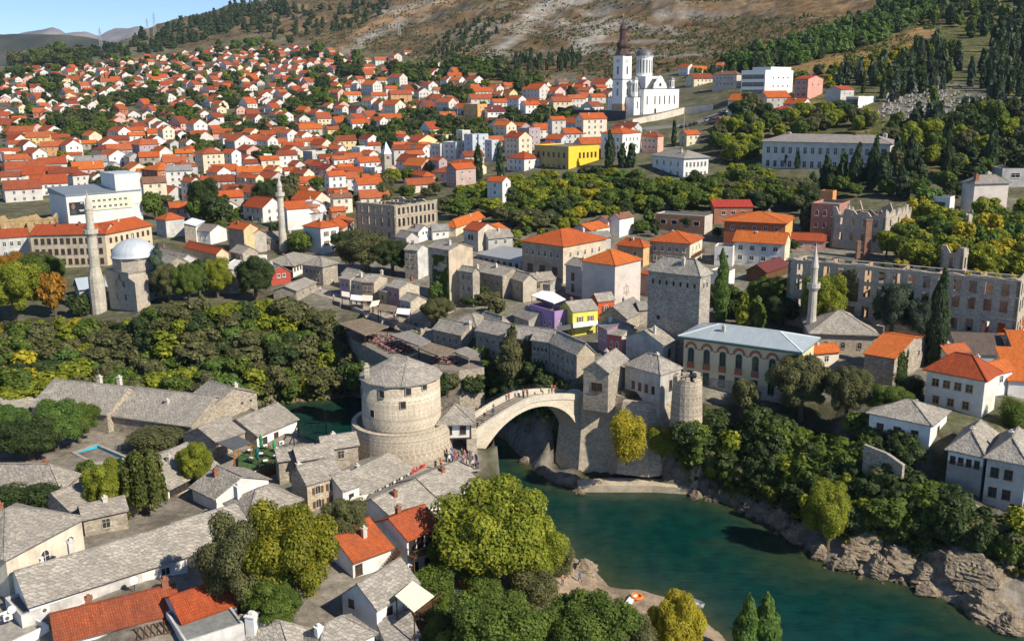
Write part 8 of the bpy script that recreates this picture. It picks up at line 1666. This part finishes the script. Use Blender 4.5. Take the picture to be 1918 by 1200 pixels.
balcony('white house with a wooden balcony',2.3,1.3);balcony('white house with a grey slab gable roof',1.6,2.6,0.62,1.25);balcony('white house with a bright orange roof and two',2.0,1.2,0.2,0.8);balcony('beige block with an orange hipped roof and a long',3.0,1.2,0.1,0.9)
st=by('white house with a weathered orange red');m_=MB()
for k in range(9):m_.box(4.2+.3*k,-1.3,.24*k-.1,4.55+.3*k,-.05,.24*k+.02)
m_.bar((4.2,-1.3,.9),(6.9,-1.3,3.0),.07);m_.build('stair',WOOD,st)
# doors of the arched cafe and tables in front
cf=[o for o in bpy.data.objects if o.get('label','').startswith('white cafe front')][0];RD=flat((0.50,0.12,0.03),0.6)
for i in range(6):me_,pm_=win_mesh(1.25,2.1,'arch',WHITEP);o=put('door',me_,cf,(1.3+1.75*i,0,0.05));pn_=put('pane',pm_,o);
for i,(x,y)in enumerate([(400,300),(415,290),(430,285),(450,275),(460,270),(340,345),(315,358)]):
 p=at(*q7(x,y),12.0);p.z=max(p.z,gz(p.x,p.y));chair(p,i,'red','red chair outside the arched cafe front','red cafe chairs')
# boat and rafts on the beach
bp=at(1287,1128,0.35);bt=thing('boat','small grey motor boat moored at the tip of the beach','boat',bp,R(-28));m_=MB();L_=[(-2.2,.75),(1.0,.8),(2.0,.45),(2.6,0)]
up=[(x,y,.45+.1*(x>1.5))for x,y in L_]+[(x,-y,.45)for x,y in reversed(L_[:-1])];lo_=[(x*.9,y*.6,-.25)for x,y in L_]+[(x*.9,-y*.6,-.25)for x,y in reversed(L_[:-1])]
for i in range(len(up)):j=(i+1)%len(up);m_.face([lo_[i],lo_[j],up[j],up[i]])
inn=[(x*.9,y*.8,.1)for x,y,z in up];m_.face(inn)
for i in range(len(up)):j=(i+1)%len(up);m_.face([up[i],up[j],inn[j],inn[i]])
m_.build('hull',flat((0.55,0.56,0.57),0.4),bt);m_=MB();m_.box(-.6,-.6,.25,-.3,.6,.33);m_.build('seat',WOOD,bt);m_=MB();m_.box(-2.5,-.15,.2,-2.2,.15,.8);m_.build('outboard_motor',DGM,bt)
g=hit(1180,1128);t=thing('raft','white canoe lying on the beach','canoe',g,R(62));m_=MB();m_.hexa((-1.8,-.35,.0),(1.8,-.35,.0),(1.8,.35,.0),(-1.8,.35,.0),(-2.1,-.42,.35),(2.1,-.42,.35),(2.1,.42,.35),(-2.1,.42,.35));m_.build('hull',CANW,t)
g=hit(1193,1120);t=thing('raft','orange inflatable raft on the beach beside the white canoe','raft',g,R(10));m_=MB();m_.lathe([(0.5,0),(0.85,.05),(0.95,.25),(0.85,.42),(0.6,.42),(0.55,.15),(0.0,.14)],14);m_.build('tube',flat((0.75,0.20,0.03),0.5),t)
# ------------------------------------------------------------------ roads and cars
ASPH=flat((0.17,0.165,0.155),0.9,0,0.2)
def road(name,px,wid,mat,lift=0.06):
 """strip along photo points draped over the ground"""
 C_=[hit(u,v)for u,v in px];pts=[]
 for a,b in zip(C_[:-1],C_[1:]):
  n=max(2,int((b-a).length/1.5))
  for i in range(n):pts.append(a+(b-a)*i/n)
 pts.append(C_[-1]);m_=MB();prev=None
 for i,p in enumerate(pts):
  d=(pts[min(i+1,len(pts)-1)]-pts[max(i-1,0)]);d.z=0;d.normalize();n_=Vector((-d.y,d.x,0));rowp=[]
  for k in range(-3,4):q_=p+n_*(wid*k/6);rowp.append(Vector((q_.x,q_.y,max(gz(q_.x,q_.y),p.z-0.6)+lift)))
  if prev:
   for k in range(6):m_.face([prev[k],prev[k+1],rowp[k+1],rowp[k]])
  prev=rowp
 return struct(m_.build(name,mat))
road('road',[(1205,243),(1250,238),(1300,232),(1350,212),(1400,196)],9,ASPH)
road('street',[(1620,668),(1700,655),(1780,668),(1860,680),(1960,700)],7,flat((0.27,0.25,0.22),0.9,0,0.2))
road('street',[(575,540),(640,560),(700,590),(760,612),(820,640)],4.5,stone((0.42,0.37,0.31),0.5,0.3,0.2))
road('lane',[(760,868),(800,885),(840,872),(880,866)],6,stone((0.44,0.39,0.33),0.5,0.3,0.2),0.1)
cpf=[(-2.1,.35),(-2.15,.75),(-2.0,.85),(-1.1,.95),(-.55,1.42),(.95,1.45),(1.65,1.0),(2.1,.92),(2.15,.35)]
def car_meshes():
 b_=MB();w=.84;s=[(x,-w,z)for x,z in cpf];e=[(x,w,z)for x,z in cpf]
 for i in range(len(cpf)):
  j=(i+1)%len(cpf);b_.face([s[j],s[i],e[i],e[j]])
 b_.face(s[::-1]if False else s);b_.face(e[::-1]);g_=MB()
 for y in(-w-.012,w+.012):g_.face([(-.95,y,.97),(1.45,y,1.0),(.9,y,1.38),(-.5,y,1.36)])
 g_.face([(-1.08,-.74,.985),(-1.08,.74,.985),(-.62,.70,1.40),(-.62,-.70,1.40)]);g_.face([(1.6,.74,1.04),(1.6,-.74,1.04),(1.05,-.70,1.42),(1.05,.70,1.42)])
 wh=MB();wh.lathe([(.31,-.1),(.33,-.08),(.33,.08),(.31,.1)],14);hl=MB();hl.box(-2.17,-.14,.66,-2.1,.14,.78);return b_.mesh('body',[None]),g_.mesh('window',[GLASS]),wh.mesh('wheel',[HOLE]),hl.mesh('headlight',[CANW])
CARM=car_meshes()
def car(u,v,rot,colr,cname,where):
 g=hit(u,v);t=thing('parked_car','%s car parked %s'%(cname,where),'car',g+Vector((0,0,0.08)),rot,'parked cars');o=put('body',CARM[0],t);o.material_slots[0].link='OBJECT';o.material_slots[0].material=flat(colr,0.25,0.2,0.05);put('window',CARM[1],t)
 for x in(-1.35,1.35):
  for y in(-.8,.8):w_=put('wheel',CARM[2],t,(x,y,.33));w_.rotation_euler=(R(90),0,0)
 for y in(-.6,.6):put('headlight',CARM[3],t,(0,y,0))
CK=[((0.03,0.03,0.035),'black'),((0.42,0.43,0.44),'silver'),((0.05,0.06,0.09),'dark blue'),((0.7,0.7,0.69),'white'),((0.3,0.03,0.03),'red'),((0.16,0.17,0.18),'grey')]
for i,(u,v)in enumerate([(1278,240),(1286,238),(1294,236),(1302,234),(1326,228),(1334,226),(1342,223),(1350,214),(1356,212)]):car(u,v,R(60 if i<4 else 30),*CK[[0,5,2,0,1,0,5,1,3][i]],['leftmost in the row below the white church','second in the row below the white church','third in the row below the white church','rightmost in the row below the white church','first past the gap on the church road','second past the gap on the church road','third past the gap on the church road','by the bend of the church road','farthest up the church road'][i])
car(1680,646,R(-12),*CK[1],'in front of the long ruin beside the massive dark cypress');car(1712,640,R(-12),*CK[3],'under the grey green trees before the long ruin');car(1758,664,R(-12),*CK[1],'at the trunk of the massive dark cypress')
for i,(u,v)in enumerate([(452,408),(463,404),(470,412),(478,402)]):car(u,v,R(20*i),*CK[[5,1,0,3][i]],'in the small yard left of the slim pale minaret')
# ------------------------------------------------------------------ graves, masts, lamps
gm=MB();gm.box(-.5,-1.0,-.3,.5,1.0,.35);GSL=gm.mesh('slab',[flat((0.16,0.155,0.15),0.6,0,0.5)]);gm=MB();gm.hexa((-.4,.8,.35),(.4,.8,.35),(.4,1.0,.35),(-.4,1.0,.35),(-.36,.82,1.5),(.36,.82,1.5),(.36,.98,1.5),(-.36,.98,1.5));gm.box(-.15,.84,1.5,.15,.96,1.7);GHD=gm.mesh('headstone',[flat((0.27,0.26,0.25),0.6,0,0.6)])
r_=random.Random(5);n=0
CEMS=[(1668,175),(1700,165),(1760,160),(1850,190),(1918,190),(1918,232),(1800,226),(1740,238),(1680,230),(1645,216)]
while n<285:
 u,v=r_.uniform(1640,1918),r_.uniform(150,240)
 if not bool(inpoly(np.array(u),np.array(v),CEMS)):continue
 g=hit(u,v);t=thing('gravestone','pale gravestone among the many on the terraced hillside cemetery','gravestone',g,R(20+r_.uniform(-8,8)),'gravestones of the hillside cemetery');t.scale=(1.3,1.0,r_.uniform(0.8,1.4));put('slab',GSL,t);put('headstone',GHD,t);n+=1
for i,(u,v)in enumerate([(472,398),(480,408),(488,414),(494,420),(500,414),(486,402),(505,408),(478,416),(492,406),(510,416)]):g=hit(u,v);t=thing('gravestone','slender white gravestone in the little graveyard left of the slim pale minaret','gravestone',g,0.3*i,'gravestones of the little graveyard');put('slab',GSL,t);put('headstone',GHD,t,scale=(.7,1,1.4))
for i,(u,v,h)in enumerate([(190,92,34),(196,90,28),(278,72,32),(291,68,38),(748,68,34),(472,22,34),(380,18,24)]):
 g=hit(u,v)
 if g is None:continue
 H=h*g.length/F_PX;t=thing('pylon',['left steel mast of the pair on the wooded ridge','right steel mast of the pair on the wooded ridge','shorter power pylon on the skyline ridge','taller power pylon on the skyline ridge','lone power pylon on the brown mountain','power pylon high on the ridge pines','faint mast on the skyline above the pines'][i],'pylon',g);m_=MB();w=H*.07
 for sx_ in(-1,1):
  for sy_ in(-1,1):m_.bar((sx_*w,sy_*w,-1),(sx_*w*.15,sy_*w*.15,H),.35)
 for z in(.78,.88):m_.bar((-w*1.6,0,H*z),(w*1.6,0,H*z),.35)
 for k in range(5):z0_,z1_=H*k/6,H*(k+1)/6;f0,f1=w*(1-.85*k/6),w*(1-.85*(k+1)/6);m_.bar((-f0,-f0,z0_),(f1,-f1,z1_),.25);m_.bar((f0,-f0,z0_),(-f1,-f1,z1_),.25)
 m_.build('lattice',flat((0.32,0.33,0.34),0.6),t)
for i,(u,v,h)in enumerate([(1121,243,42),(1030,240,36),(962,246,26),(1281,243,30),(1397,232,24),(857,232,30),(1652,656,44)]):
 g=hit(u,v);H=h*g.length/F_PX;t=thing('street_lamp',['tall lamp post before the dark retaining wall','lamp post with a white sign board left of the dark retaining wall','lamp post by the orange roofs left of the retaining wall','lamp post beside the parked cars below the church','lamp post on the road above the leafy park','lamp post among the trees above the mauve house','lamp post in front of the long ruin'][i],'street lamp',g);m_=MB();m_.lathe([(.12,-.5),(.07,H)],8);m_.build('pole',flat((0.5,0.5,0.49),0.5),t);m_=MB();m_.bar((0,0,H),(-1.2,0,H+.25),.1);m_.box(-1.7,-.14,H+.2,-1.1,.14,H+.34);m_.build('lamp_head',flat((0.55,0.55,0.54),0.5),t)
# ivy on walls
def ivy(root,face,x0,x1,z0,z1,n,col):
 r_=np.random.default_rng(n);x=x0+(x1-x0)*r_.random(n);z=z0+(z1-z0)*r_.random(n)**1.3;k=fbm(x/1.3,z/1.3,3,n)+0.22-0.35*(z-z0)/(z1-z0)>-0.08;x,z=x[k],z[k];N=len(x);off=-0.12-0.12*r_.random(N)
 c=np.stack([x,off,z],1)if face=='R' else np.stack([off,x,z],1);nn=r_.normal(size=(N,3))*.5;nn[:,1 if face=='R' else 0]-=1;nn/=np.linalg.norm(nn,axis=1)[:,None];t=np.cross(nn,r_.normal(size=(N,3)));t/=np.linalg.norm(t,axis=1)[:,None];b=np.cross(nn,t);s=.24
 V=np.stack([c-t*s,c-b*s,c+t*s,c+b*s],1);me=bpy.data.meshes.new('ivy');me.from_pydata(V.reshape(-1,3).tolist(),[],np.arange(N*4).reshape(-1,4).tolist());me.materials.append(LC[col]);put('ivy',me,root)
by=lambda s:[o for o in bpy.data.objects if o.get('label','').startswith(s)][0]
ivy(by('tall plain stone house with ivy'),'L',0.2,6.5,-1,12.5,9000,'g');ivy(by('ivy covered stone cottage'),'R',2.0,7.5,0,6.0,2500,'dg');ivy(by('long roofless stone ruin'),'L',33,37,8,15,900,'ol');ivy(by('high stone abutment wall'),'R',0,0.1,0,1,3,'g')
HAZE=3e-5
# ------------------------------------------------------------------ haze
hz=MB();hz.box(-8800,-700,-70,8800,12500,1500)
hm=bpy.data.materials.new('haze_air');hm.use_nodes=True;hnt=hm.node_tree
hnt.nodes.remove(hnt.nodes['Principled BSDF'])
pv=hnt.nodes.new('ShaderNodeVolumePrincipled');pv.inputs['Color'].default_value=(0.62,0.78,1.0,1);pv.inputs['Density'].default_value=HAZE
hnt.links.new(pv.outputs[0],hnt.nodes['Material Output'].inputs['Volume'])
h=hz.build('haze',hm);h['kind']='stuff'
